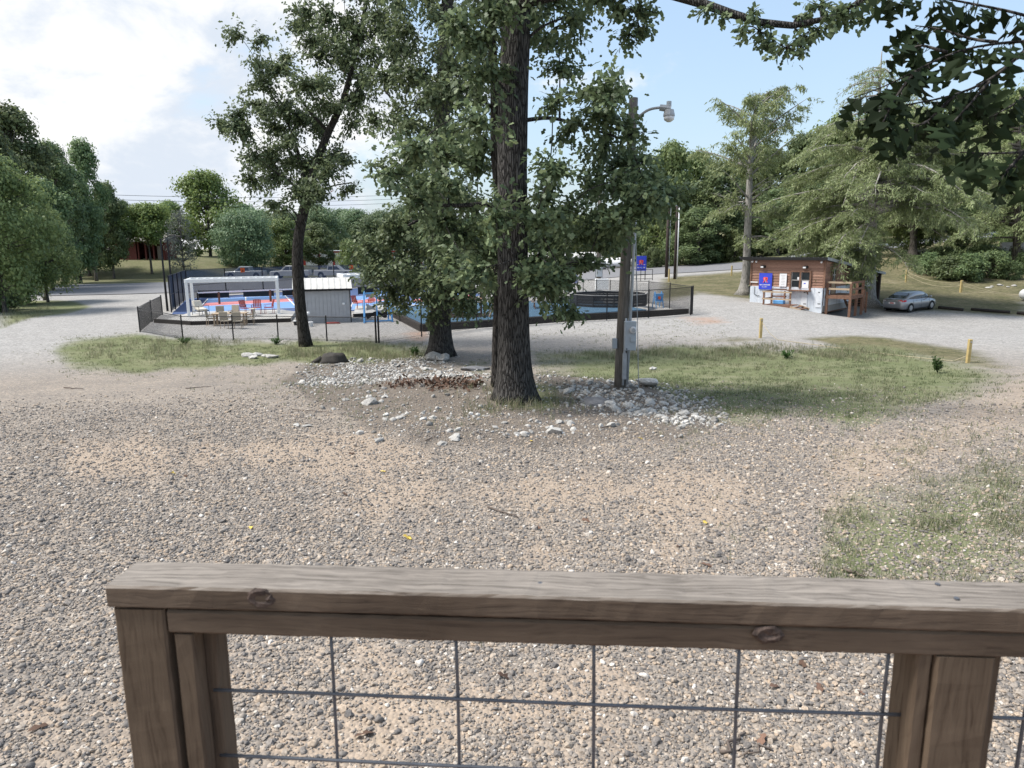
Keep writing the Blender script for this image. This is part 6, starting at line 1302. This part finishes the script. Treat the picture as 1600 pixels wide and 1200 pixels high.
def sedan():
    a, b = G(1421, 488.5), G(1459, 483); hd = math.atan2(b[1]-a[1], b[0]-a[0]); d = np.array([math.cos(hd), math.sin(hd)]); L_, WB = 4.62, 2.7
    n = np.array([-d[1], d[0]]); c = a[:2]+d*(WB/2)+n*.80; z = min(tz(*a[:2]), tz(*b[:2]))+.0; za, zb_ = tz(*(c-d*1.35)), tz(*(c+d*1.35))
    t = thing('parked_car', 'silver grey four door saloon parked on the gravel beside the cypress', 'car', (c[0], c[1], (za+zb_)/2)); t.rotation_euler = (0, -math.atan2(zb_-za, WB), hd)
    # body below the windows: (x, roof of section z, half width, bottom)
    S = [(-2.31, .60, .62, .42), (-2.27, .86, .74, .30), (-2.15, .985, .81, .24), (-1.95, 1.01, .85, .22), (-1.5, 1.0, .878, .2), (-.8, .97, .885, .19), (0, .95, .885, .19), (.7, .935, .885, .19), (1.2, .90, .88, .2), (1.7, .80, .85, .21), (2.05, .70, .79, .24), (2.24, .58, .68, .3), (2.31, .46, .52, .36)]
    secs = []
    for x, zt, w, zb in S: secs.append([(x, -w*.72, zt), (x, -w*.95, zt-.05), (x, -w*1.0, zt*.62+zb*.38), (x, -w*1.0, zt*.42+zb*.58), (x, -w*.96, zb+.06), (x, -w*.85, zb), (x, w*.85, zb), (x, w*.96, zb+.06), (x, w, zt*.42+zb*.58), (x, w, zt*.62+zb*.38), (x, w*.95, zt-.05), (x, w*.72, zt)])
    vs, fs = loft(secs); MB().add(vs, fs).build('body', 'car_paint', t, True)
    G_ = [(-1.95, 1.0, .66, 1.005), (-1.55, .995, .68, 1.14), (-1.0, .985, .69, 1.36), (-.45, .97, .675, 1.46), (.0, .96, .67, 1.475), (.45, .95, .66, 1.42), (.95, .93, .66, 1.2), (1.42, .86, .64, .87)]
    secs = [[(x, -w-.13, z0-.02), (x, -w+.0-.05*(zt > 1.1), zt-.06), (x, -w*.8, zt), (x, w*.8, zt), (x, w+.0+-.0+.05*0-.05*(zt > 1.1)*-1*0-.05*(zt > 1.1), zt-.06), (x, w+.13, z0-.02)] for x, z0, w, zt in G_]
    vs, fs = loft(secs); rb = MB().add(vs, fs).build('cabin_shell', 'car_paint', t, True)
    def gl(name, pts): MB().add(pts, [tuple(range(len(pts)))]).build(name, 'car_glass', t)
    MB().add([(-1.93, -.60, 1.035), (-1.93, .60, 1.035), (-1.02, .52, 1.385), (-1.02, -.52, 1.385), (-1.5, .58, 1.215), (-1.5, -.58, 1.215)], [(0, 1, 4, 5), (5, 4, 2, 3)]).build('rear_window', 'car_glass', t)
    MB().add([(1.38, -.58, .905), (1.38, .58, .905), (.47, .5, 1.435), (.47, -.5, 1.435), (.95, .56, 1.225), (.95, -.56, 1.225)], [(1, 0, 5, 4), (4, 5, 3, 2)]).build('windscreen', 'car_glass', t)
    for s in (-1, 1):
        side = lambda x, z: (x, s*(np.interp(z, [.97, 1.42], [.822, .655])), z)
        for nm, P4 in (('side_window', [(-.98, 1.0), (-.08, .99), (-.08, 1.40), (-.5, 1.385), (-.85, 1.24)]), ('side_window', [(-.02, .985), (.98, .975), (.62, 1.2), (.36, 1.35), (-.02, 1.40)]), ('quarter_window', [(-1.28, 1.02), (-1.03, 1.01), (-.92, 1.2)])):
            pts = [side(x, z) for x, z in P4]; MB().add(pts if s < 0 else pts[::-1], [tuple(range(len(pts)))]).build(nm, 'car_glass', t)
        for x in (-.55, .42): part('door_handle', 'rim', t, ((x, s*.895, .82), (.2, .03, .035)), bev=.01)
        for x in (-1.06, -.05, 1.0): part('door_gap', 'trim_black', t, ((x, s*.884, .62), (.012, .008, .58)))
        for x in (-1.35, 1.35):
            m = MB(); q = []
            for k in range(13): an = math.pi*k/12; q.append((x+.37*math.cos(an), .31+.37*math.sin(an)))
            m.prism([(x+.37, .16)]+q+[(x-.37, .16)], (0, s*.70, 0), (1, 0, 0), (0, 0, 1), (0, s, 0), .187); m.build('wheel_arch', 'trim_black', t); wheel(t, x, s*.79, .315, s)
        MB().tube([(.86, s*.82, .98), (.88, s*.98, 1.0)], .03, 6).build('mirror_arm', 'trim_black', t); part('mirror', 'car_paint', t, ((.86, s*1.0, 1.03), (.12, .2, .14)), bev=.03)
        tl = MB().add([(-2.285, s*.40, .87), (-2.25, s*.74, .80), (-2.02, s*.853, .80), (-1.86, s*.87, .90), (-2.02, s*.835, .93), (-2.235, s*.6, .945)], [(0, 1, 2, 3, 4, 5) if s < 0 else (5, 4, 3, 2, 1, 0)]); tl.v = [(x-.012, y*1.012, z) for x, y, z in tl.v]; q = tl.build('tail_light', 'tail_red', t); part('lamp_clear', 'lens', q, ((-2.285, s*.6, .865), (.02, .2, .04)))
        MB().add([(2.2, s*.42, .6), (2.02, s*.72, .62), (1.6, s*.86, .72), (1.75, s*.78, .77), (2.1, s*.5, .69)], [(0, 1, 2, 3, 4)]).build('headlight', 'lens', t)
    part('licence_plate', 'sign_white', t, ((-2.325, 0, .70), (.02, .5, .15))); part('plate_print', 'tail_red', t, ((-2.337, 0, .70), (.004, .3, .07))); part('trunk_trim', 'rim', t, ((-2.30, 0, .865), (.02, .7, .03))); part('bumper_gap', 'trim_black', t, ((-2.30, 0, .29), (.05, 1.2, .08))); part('sill', 'trim_black', t, ((0, 0, .2), (2.1, 1.74, .06)))
sedan()
def pickup(label, u, vb, Y, body, flip=1):
    p = P(u, vb, Y); t = thing('pickup_truck', label, 'pickup truck', (p[0], p[1], tz(p[0], p[1])), R(2) if flip > 0 else R(182))
    S = [(-2.85, 1.2, .93), (-2.8, 1.26, .97), (-1.0, 1.26, .98), (-.98, 1.22, .98), (1.2, 1.22, .98), (1.4, 1.2, .97), (2.7, 1.14, .94), (2.9, .98, .88)]
    vs, fs = loft([[(x, -w, .45), (x, -w, zt-.08), (x, -w*.93, zt), (x, w*.93, zt), (x, w, zt-.08), (x, w, .45)] for x, zt, w in S]); MB().add(vs, fs).build('body', body, t)
    C_ = [(-.98, 1.2, .88), (-.86, 1.86, .76), (.55, 1.9, .76), (1.35, 1.22, .84)]
    vs, fs = loft([[(x, -.9, 1.05), (x, -w, zt), (x, w, zt), (x, .9, 1.05)] for x, zt, w in C_]); MB().add(vs, fs).build('cab', body, t)
    for s in (-1, 1):
        for P4 in ([(-.8, 1.26), (-.1, 1.26), (-.1, 1.76), (-.74, 1.76)], [(-.02, 1.26), (1.0, 1.26), (.5, 1.76), (-.02, 1.76)]):
            pts = [(x, s*np.interp(z, [1.05, 1.9], [.91, .77]), z) for x, z in P4]; MB().add(pts if s < 0 else pts[::-1], [(0, 1, 2, 3)]).build('side_window', 'car_glass', t)
        for x in (-1.85, 1.85): MB().tube([(x, s*.76, .55), (x, s*.985, .55)], .45, 16).build('wheel_arch', 'trim_black', t); w = MB().tube([(x, s*.74, .4), (x, s*1.0, .4)], .4, 18).build('wheel', 'rubber', t); MB().tube([(x, s*.99, .4), (x, s*1.01, .4)], .24, 14).build('rim', 'rim', w)
        part('tail_light', 'tail_red', t, ((-2.82, s*.86, .85), (.08, .12, .3))); part('headlight', 'lens', t, ((2.82, s*.66, .82), (.1, .32, .2)))
    MB().add([(1.33, -.74, 1.15), (1.33, .74, 1.15), (.6, .66, 1.78), (.6, -.66, 1.78)], [(1, 0, 3, 2)]).build('windscreen', 'car_glass', t); part('tailgate', body, t, ((-2.86, 0, .8), (.05, 1.7, .55))); part('bumper', 'rim', t, ((2.93, 0, .55), (.1, 1.8, .2)), ((-2.95, 0, .52), (.1, 1.8, .16)))
pickup('silver pickup truck parked behind the windscreen with the orange notice', 384, 433, 106, 'truck_silver', -1); pickup('white pickup truck behind the windscreen, left of the leaning oak trunk', 455, 430.5, 107, 'truck_white', -1); pickup('white pickup truck behind the windscreen right of the leaning oak trunk', 523, 428, 107, 'truck_white', 1)
# ------------------------------------------------------------------ far buildings
def buildings():
    p = P(222, 411, 121); z = tz(p[0], p[1])-.1; t = thing('red_barn', 'dark red wooden barn with open porch under the left trees', 'barn', (p[0], p[1], z), R(-6))
    for k in range(10): part('wall_board', 'barn_red', t, ((-4.2+.36*k, 0, 1.6), (.345, .12, 3.2)))
    part('wall', 'barn_red', t, ((0, 3.2, 1.6), (8.6, .15, 3.2)), ((-4.25, 1.6, 1.6), (.15, 3.2, 3.2)), ((4.25, 1.6, 1.6), (.15, 3.2, 3.2)))
    for x in (-.4, .9, 2.3, 4.1): part('porch_post', 'barn_red', t, ((x, 0, 1.5), (.2, .2, 3.0)))
    part('lintel', 'brown_wood', t, ((0, 0, 3.15), (8.9, .2, .3)))
    MB().add([(-4.6, -.6, 3.2), (4.6, -.6, 3.2), (4.6, 1.6, 4.6), (-4.6, 1.6, 4.6), (-4.6, 3.8, 3.2), (4.6, 3.8, 3.2), (-4.6, -.6, 3.05), (4.6, -.6, 3.05), (-4.6, 3.8, 3.05), (4.6, 3.8, 3.05)], [(0, 1, 2, 3), (3, 2, 5, 4), (0, 6, 7, 1), (4, 5, 9, 8), (6, 8, 9, 7), (0, 3, 4, 8, 6), (1, 7, 9, 5, 2)]).build('roof', 'old_wood', t); part('door', 'old_wood', t, ((3.2, .3, 1.2), (.9, .08, 2.3)))
    p = P(163, 412, 122); t = thing('leaning_panel', 'grey board panel leaning on a prop left of the red barn', 'panel', (p[0], p[1], tz(p[0], p[1])), R(10))
    for k in range(5): part('plank', 'old_wood', t, ((-.8+.4*k, .25, .95), (.37, .06, 2.0), 0, R(-16)))
    MB().bar((1.1, .3, 1.4), (2.6, .2, .0), .12).build('prop', 'old_wood', t); part('base_rail', 'old_wood', t, ((2.4, .2, .08), (3.2, .14, .14))); part('stake', 'old_wood', t, ((.95, .2, .3), (.14, .1, .6)), ((3.9, .2, .3), (.14, .1, .6)))
    p = P(556, 405, 150); t = thing('storage_building', 'long white storage building with red door frames behind the courts', 'storage building', (p[0], p[1], tz(p[0], p[1])), R(4)); zt = zat(556, 392, 150)-t.location[2]
    part('wall', 'storage_white', t, ((0, 2, zt/2), (30, 4, zt))); part('roof', 'galv', t, ((0, 2, zt+.06), (30.6, 4.8, .12)), bev=.03); part('fascia', 'storage_red', t, ((0, -.08, zt-.18), (30.2, .06, .28)))
    for k in range(10): part('pilaster', 'storage_red', t, ((-13.5+3*k, -.06, zt/2-.2), (.42, .1, zt-.5))); part('roller_door', 'storage_white', t, ((-12+3*k, -.05, zt/2-.3), (2.3, .06, zt-.7)))
    p = P(885, 415, 122); t = thing('open_shed', 'low open shed with white metal roof across the road, seen past the leaves', 'shed', (p[0], p[1], tz(p[0], p[1])), R(2)); zt = zat(885, 399, 122)-t.location[2]
    part('roof', 'shed_roof', t, ((0, 2, zt), (13, 5, .25), 0, R(8)), bev=.03)
    for x in (-6, -2, 2, 6): part('post', 'old_wood', t, ((x, 0, zt/2), (.2, .2, zt)))
    part('back_wall', 'old_wood', t, ((0, 4.2, zt/2), (12.5, .15, zt)))
    for i, (u, w, h, m) in enumerate(((925, 4.5, 1.3, 'galv_dull'), (958, 4, 1.5, 'cloth_white'), (975, 3, 1.2, 'cloth_white'))):
        p = P(u, 418, 117+i*2); t = thing('covered_boat', ('grey tarpaulin covered boat across the road beside the open shed', 'white covered boat across the road left of the roadside sign', 'small white covered trailer across the road by the roadside sign')[i], 'boat', (p[0], p[1], tz(p[0], p[1]))); r = np.random.default_rng(i); secs = []
        for k in range(9): s = k/8; ww = .9*math.sin(math.pi*(.15+.8*s))**.6; secs.append([(-w/2+w*s, -ww, .35), (-w/2+w*s, -ww*.8, .35+h*.5), (-w/2+w*s, 0, .4+h*r.uniform(.8, 1)), (-w/2+w*s, ww*.8, .35+h*.5), (-w/2+w*s, ww, .35)])
        vs, fs = loft(secs); MB().add(vs, fs).build('cover', m, t, True); part('trailer', 'black_metal', t, ((0, 0, .3), (w, 1.0, .08)))
        for s in (-1, 1): MB().tube([(0, s*.7, .28), (0, s*.9, .28)], .28, 12).build('wheel', 'rubber', t)
    Q = [P(u, v, 114) for u, v in ((860, 419), (882, 419), (905, 418.5), (928, 418), (950, 418), (972, 417.5), (990, 417.5))]; chain_fence('far chain link fence along the boat yard across the road', [q[:2] for q in Q], [1.7]*7, rail=.03, post=.05, mesh=False)
    # guard rail and bridge on the right embankment
    xs = np.linspace(33, 70, 13); t = thing('guard_rail', 'galvanised guard rail on the near edge of the embankment road', 'guard rail', (33, 92.2, tz(33, 92.2)))
    for i, x in enumerate(xs):
        y = float(np.interp(x, RN2[:, 0], RN2[:, 1]))-.6; z = tz(x, y); q = np.array([x, y, z])-np.array(t.location); part('post', 'galv_dull', t, (q+[0, .1, .35], (.15, .15, .9)))
        if i+1 < len(xs): x2 = xs[i+1]; y2_ = float(np.interp(x2, RN2[:, 0], RN2[:, 1]))-.6; r = np.array([x2, y2_, tz(x2, y2_)])-np.array(t.location); MB().bar(q+[0, 0, .62], r+[0, 0, .62], .08, .32).build('rail', 'galv', t)
    t = thing('road_bridge', 'concrete road bridge with dark opening at the right edge', 'bridge', (57, 80, 0)); part('deck_slab', 'concrete', t, ((4.5, 3, 3.6), (17, 10, .7)), bev=.05); part('abutment', 'concrete', t, ((4.6, 3, 1.6), (1.6, 9.6, 3.3))); part('abutment', 'concrete', t, ((-3.6, 3, 1.5), (.8, 9.8, 3.5))); part('parapet', 'concrete', t, ((4.5, -1.8, 4.2), (17, .3, .5)))
    for k in range(4): part('girder', 'concrete', t, ((4.5, -.8+2.4*k, 3.1), (16.5, .4, .5)))
    p = P(36, 476, 62); z = tz(p[0], p[1]); t = thing('marker_post', 'tall white post with orange band beside the left driveway', 'post', (p[0], p[1], z)); MB().tube([(0, 0, -.1), (-.15, 0, 1.75)], .10, 10).build('post', 'white_paint', t); MB().tube([(-.135, 0, 1.42), (-.148, 0, 1.72)], .104, 10).build('band', 'orange', t)
    p = P(44.5, 473, 63); t = thing('marker_post', 'short grey green post right of the tall white post', 'post', (p[0], p[1], tz(p[0], p[1]))); MB().tube([(.05, 0, -.1), (0, 0, .85)], .14, 10).build('post', 'box_grey', t)
    for i, (u, vb, Y, h, w) in enumerate(((66.5, 466, 68, 1.12, .06), (72, 470, 65.5, 1.42, .12))):
        p = P(u, vb, Y); t = thing('mailbox', ('small black mailbox on a thin post, left of the pair', 'black mailbox on a thick wooden post with a pot at its foot')[i], 'mailbox', (p[0], p[1], tz(p[0], p[1])), R(80)); MB().bar((0, 0, 0), (-.05*i, 0, h-.12), w, w).build('post', 'black_metal' if i == 0 else 'pole_wood', t)
        pts = [(-.12, 0), (.12, 0), (.12, .14)]+[(.12*math.cos(a), .14+.12*math.sin(a)) for a in np.linspace(.3, 2.84, 7)]+[(-.12, .14)]; b = MB().prism(pts, (0, .3, h-.13), (1, 0, 0), (0, 0, 1), (0, -1, 0), .6 if i else .5).build('box', 'mailbox_black', t); part('flag', 'tail_red', b, ((.13, .1, h+.1), (.02, .04, .14)))
        if i: MB().tube([(0, 0, 0), (0, 0, .35)], [.26, .22], 12).build('pot', 'stump', t)
    q = G(1604, 471); t = thing('propane_tank', 'white propane tank with rusty top at the right edge of the lot', 'tank', (q[0]+.7, q[1]+.3, tz(q[0], q[1]))); MB().tube([(-1.05, 0, .55), (-.98, 0, .55), (-.8, 0, .55), (.8, 0, .55), (.98, 0, .55), (1.05, 0, .55)], [.1, .3, .42, .42, .3, .1], 16).build('shell', 'tank_white', t, True); part('saddle', 'concrete', t, ((-.5, 0, .1), (.2, .6, .3)), ((.5, 0, .1), (.2, .6, .3))); part('dome_cap', 'stump', t, ((0, 0, 1.0), (.35, .3, .12)), bev=.03)
    for i, (a, b) in enumerate((((1466, 482), (1505, 486)), ((1517, 485), (1578, 490)), ((1590, 491), (1650, 497)))):
        p, q = G(*a), G(*b); p[2] = tz(*p[:2])+.09; q[2] = tz(*q[:2])+.09; L_ = np.linalg.norm(q-p); t = thing('parking_log', ('dark log lying in front of the parked car', 'dark log on the grass right of the car, middle of three', 'dark log at the right edge of the lot')[i], 'log', p); r = np.linspace(0, 1, 8); MB().tube([(q-p)*s+[0, .03*math.sin(s*9), 0] for s in r], [.12, .125, .12, .13, .125, .12, .125, .12], 10).build('log', 'dark_timber', t, True)
buildings()
# ------------------------------------------------------------------ stones, stump, litter
def rock_mesh(seed, mat):
    r = np.random.default_rng(seed); import bmesh; bm = bmesh.new(); bmesh.ops.create_icosphere(bm, subdivisions=2, radius=.5)
    k = r.normal(0, 1, (4, 3))
    for v in bm.verts:
        p = np.array(v.co); f = 1+.22*math.sin(p @ k[0]*4)+.14*math.sin(p @ k[1]*8+1)+.08*math.sin(p @ k[2]*14); v.co = v.co*f; v.co.z *= .62; v.co.x *= 1.15
        for ax in k: 
            d = norm(ax); h = v.co.dot(Vector(d)); 
            if h > .36: v.co -= Vector(d)*(h-.36)*.8
    me = bpy.data.meshes.new('rock'); bm.to_mesh(me); bm.free(); me.materials.append(MATS[mat]); return me
RM = [rock_mesh(i, 'rock_white') for i in range(7)]
def stones():
    n = 0
    poly = [gpoly([(520,566),(600,560),(690,562),(762,590),(745,602),(600,592),(540,584)]), gpoly([(850,592),(990,600),(1085,640),(1095,660),(980,650),(890,625)]), gpoly([(450,590),(600,600),(620,650),(760,650),(860,650),(1000,672),(880,695),(690,698),(560,640)])]
    for p, m in zip(poly, (80, 80, 38)):
        lo, hi = p.min(0), p.max(0); x = rng.uniform(lo[0], hi[0], 4000); y = rng.uniform(lo[1], hi[1], 4000); k = np.nonzero(inside(x, y, p))[0][:m]
        for i in k:
            s = float(np.clip(rng.lognormal(math.log(.135), .35), .08, .34)); o = bpy.data.objects.new('rock', RM[n % 7]); col.objects.link(o); n += 1; o.location = (x[i], y[i], tz(x[i], y[i])+s*.10); o.scale = (s, s, s); o.rotation_euler = (rng.normal(0, .25), rng.normal(0, .25), rng.uniform(0, 6.28))
            tag(o, 'white broken rock on the stony mound round the oaks', 'rock', 'white rocks on the mound')
    for i, (u, v, s, lab) in enumerate(((677, 563, .75, 'large pale boulder on top of the mound, left of a pair'), (694, 564, .65, 'rounded white boulder on top of the mound, right of a pair'), (1013, 604, .6, 'flat pale boulder lying right of the service pole'), (1019, 578, .3, 'pale stone in the grass beyond the service pole'), (464, 666, .16, 'white stone alone on the gravel, left of two'), (479, 667, .16, 'white stone alone on the gravel, right of two'), (592, 690, .2, 'white stone cluster lying at the front of the gravel drive'))):
        q = G(u, v); o = bpy.data.objects.new('rock', RM[(i*3+1) % 7]); col.objects.link(o); o.location = (q[0], q[1], tz(q[0], q[1])+s*.16); o.scale = (s, s*.8, s*(.9 if i < 2 else .6)); o.rotation_euler = (0, 0, i*1.3); tag(o, lab, 'rock')
    for i, (u, v, s) in enumerate(((740, 578, .9), (935, 632, .8))):
        q = G(u, v); me = rock_mesh(40+i, 'rock_grey'); o = bpy.data.objects.new('rock', me); col.objects.link(o); o.location = (q[0], q[1], tz(q[0], q[1])+.02); o.scale = (s*1.2, s*.8, s*.5); tag(o, ('dark grey ledge of rock at the right end of the white rubble', 'dark grey rock ledge in the mound right of the big oak')[i], 'rock')
    for k, (u, v) in enumerate(((385, 557), (400, 556), (415, 557), (395, 560), (425, 559), (1550, 448), (1562, 446), (1575, 449), (1585, 447), (1545, 450))):
        q = G(u, v); s = rng.uniform(.25, .5); o = bpy.data.objects.new('rock', RM[k % 7]); col.objects.link(o); o.location = (q[0], q[1], tz(q[0], q[1])+s*.1); o.scale = (s, s, s*.6); o.rotation_euler = (0, 0, k); tag(o, 'white stone in the grass before the fence' if k < 5 else 'pale rubble stone under the road bridge', 'rock', 'white stones in the left grass' if k < 5 else 'rubble below the bridge')
    q = G(520, 566); t = thing('tree_stump', 'dark weathered tree stump at the left end of the white rubble', 'stump', (q[0], q[1], tz(q[0], q[1])))
    r = np.random.default_rng(9); secs = []
    for zz, rr in ((-.05, .62), (.12, .5), (.26, .44), (.34, .38), (.36, .2)): secs.append([(math.cos(a)*rr*(1+.1*math.sin(3*a+1)+.06*math.sin(7*a)), math.sin(a)*rr*.8*(1+.08*math.sin(5*a)), zz+(.03*math.sin(4*a) if zz > .2 else 0)) for a in np.linspace(0, 6.283, 23)[:-1]])
    vs, fs = loft(secs); MB().add(vs, fs).build('stump', 'stump', t, True); MB().tube([(-.4, -.1, .16), (-.8, -.2, .02)], [.14, .05], 8).build('root', 'stump', t, True)
    # leaf litter and sticks lying on the gravel
    LV, LF = leaf_template([(.2, .18), (.4, .1), (.62, .24), (.85, .1)], .35, .15); LB = {}
    for mname in ('dead_leaf', 'yellow_leaf'):
        me = mesh_np('fallen_leaf', (LV-[0, .5, 0])*1.0, LF); me.materials.append(MATS[mname]); LB[mname] = me
    spots = [(270, 740, 1), (598, 738, 1), (637, 842, 1), (550, 710, 0), (640, 843, 1), (1101, 818, 1), (1000, 686, 1), (540, 774, 0), (830, 690, 1), (392, 826, 1), (1280, 1078, 0), (1253, 1040, 0), (1210, 1075, 0), (1345, 1085, 0), (1190, 1160, 0), (290, 745, 0), (840, 826, 0), (915, 815, 0), (1290, 800, 0), (1105, 885, 0), (1060, 855, 0), (500, 600, 0), (60, 1140, 0), (570, 1150, 0), (790, 1060, 0)]
    for i, (u, v, y) in enumerate(spots):
        q = G(u, v); s = rng.uniform(.09, .14); o = bpy.data.objects.new('fallen_leaf', LB['yellow_leaf' if y else 'dead_leaf']); col.objects.link(o); o.location = (q[0], q[1], tz(q[0], q[1])+.02); o.scale = (s, s, s); o.rotation_euler = (rng.normal(0, .25), rng.normal(0, .25), rng.uniform(0, 6.28)); tag(o, 'fallen yellow oak leaf on the gravel' if y else 'fallen brown oak leaf on the gravel', 'leaf', 'fallen yellow leaves' if y else 'fallen brown leaves')
    for i, (u0, v0, u1, v1, r_) in enumerate(((762, 795, 810, 812, .012), (1125, 1180, 1165, 1150, .012), (1320, 893, 1350, 905, .018), (100, 607, 130, 609, .02), (290, 608, 330, 605, .015), (1205, 1175, 1150, 1190, .008), (665, 690, 690, 680, .01), (940, 670, 975, 662, .012), (455, 640, 520, 646, .01))):
        a, b = G(u0, v0), G(u1, v1); s = np.linspace(0, 1, 7); q = a+(b-a)*s[:, None]; q[:, 2] = terr(q[:, 0], q[:, 1])+r_+.012; q[1:-1, :2] += rng.normal(0, .02, (5, 2)); o = MB().tube(q, np.linspace(r_, r_*.5, 7), 6).build('stick', 'twig', None, True); tag(o, 'dry twig lying on the gravel', 'stick', 'dry twigs on the gravel')
    # dead brown leaf drift against the mound
    n = 300; X = np.concatenate([rng.normal(G(640, 600)[0], .35, n//3), rng.uniform(G(670, 602)[0], G(750, 600)[0], n-n//3)]); Y = np.concatenate([rng.normal(G(640, 602)[1], .25, n//3), rng.normal(G(710, 603)[1], .25, n-n//3)]); Pq = np.stack([X, Y, terr(X, Y)+rng.uniform(.02, .16, n)], -1)
    V, Fc, k = leaf_batch(LOBED, Pq, rng.normal(0, 1, (n, 3)), rng.normal(0, .6, (n, 3))+[0, 0, 1], rng.uniform(.09, .16, n)); o = finish('leaf_litter', mesh_np('leaf_litter', V, Fc), 'dead_leaf', kind='stuff'); o['label'] = 'drift of dead brown oak leaves on the mound'
    # broadleaf weeds
    for i, (u, v, h, w, lab) in enumerate(((1465, 583, .55, .5, 'dark leafy weed clump near the right yellow post'), (1230, 560, .35, .6, 'low leafy weed in the ditch grass right of the front yellow post'), (432, 538, .35, .6, 'small green weed at the fence left of the leaning oak'), (650, 556, .4, .5, 'green grass clump left of the second oak trunk'), (1175, 470, .55, .5, 'dark weed at the foot of the pale cypress'), (290, 538, .3, .8, 'low green weeds at the fence corner'), (1325, 468, .6, .7, 'green bush beside the side landing'))):
        q = G(u, v); t = thing('weed', lab, 'weed', (q[0], q[1], tz(q[0], q[1]))); n = 260; st = MB(); Pp, Dd = [], []
        for k in range(14):
            a = rng.uniform(0, 6.28); e = np.array([math.cos(a)*w/2*rng.uniform(.2, 1), math.sin(a)*w/2*rng.uniform(.2, 1), h*rng.uniform(.6, 1)]); st.tube([(0, 0, 0), e*[.5, .5, .55], e], [.008, .006, .003], 4)
            s = rng.uniform(.25, 1, n//14); Pp.append(e*s[:, None]+rng.normal(0, .03, (n//14, 3))); Dd.append(rng.normal(0, 1, (n//14, 3))+[0, 0, .3])
        st.build('stem', 'weed', t); Pp, Dd = np.concatenate(Pp), np.concatenate(Dd); crown('leaves', [leaf_batch(OVAL, Pp, Dd, rng.normal(0, .5, Pp.shape)+[0, 0, 1], .09*rng.uniform(.6, 1.3, len(Pp)))], 'weed', t, [rng.uniform(0, 1, len(Pp))])
stones()
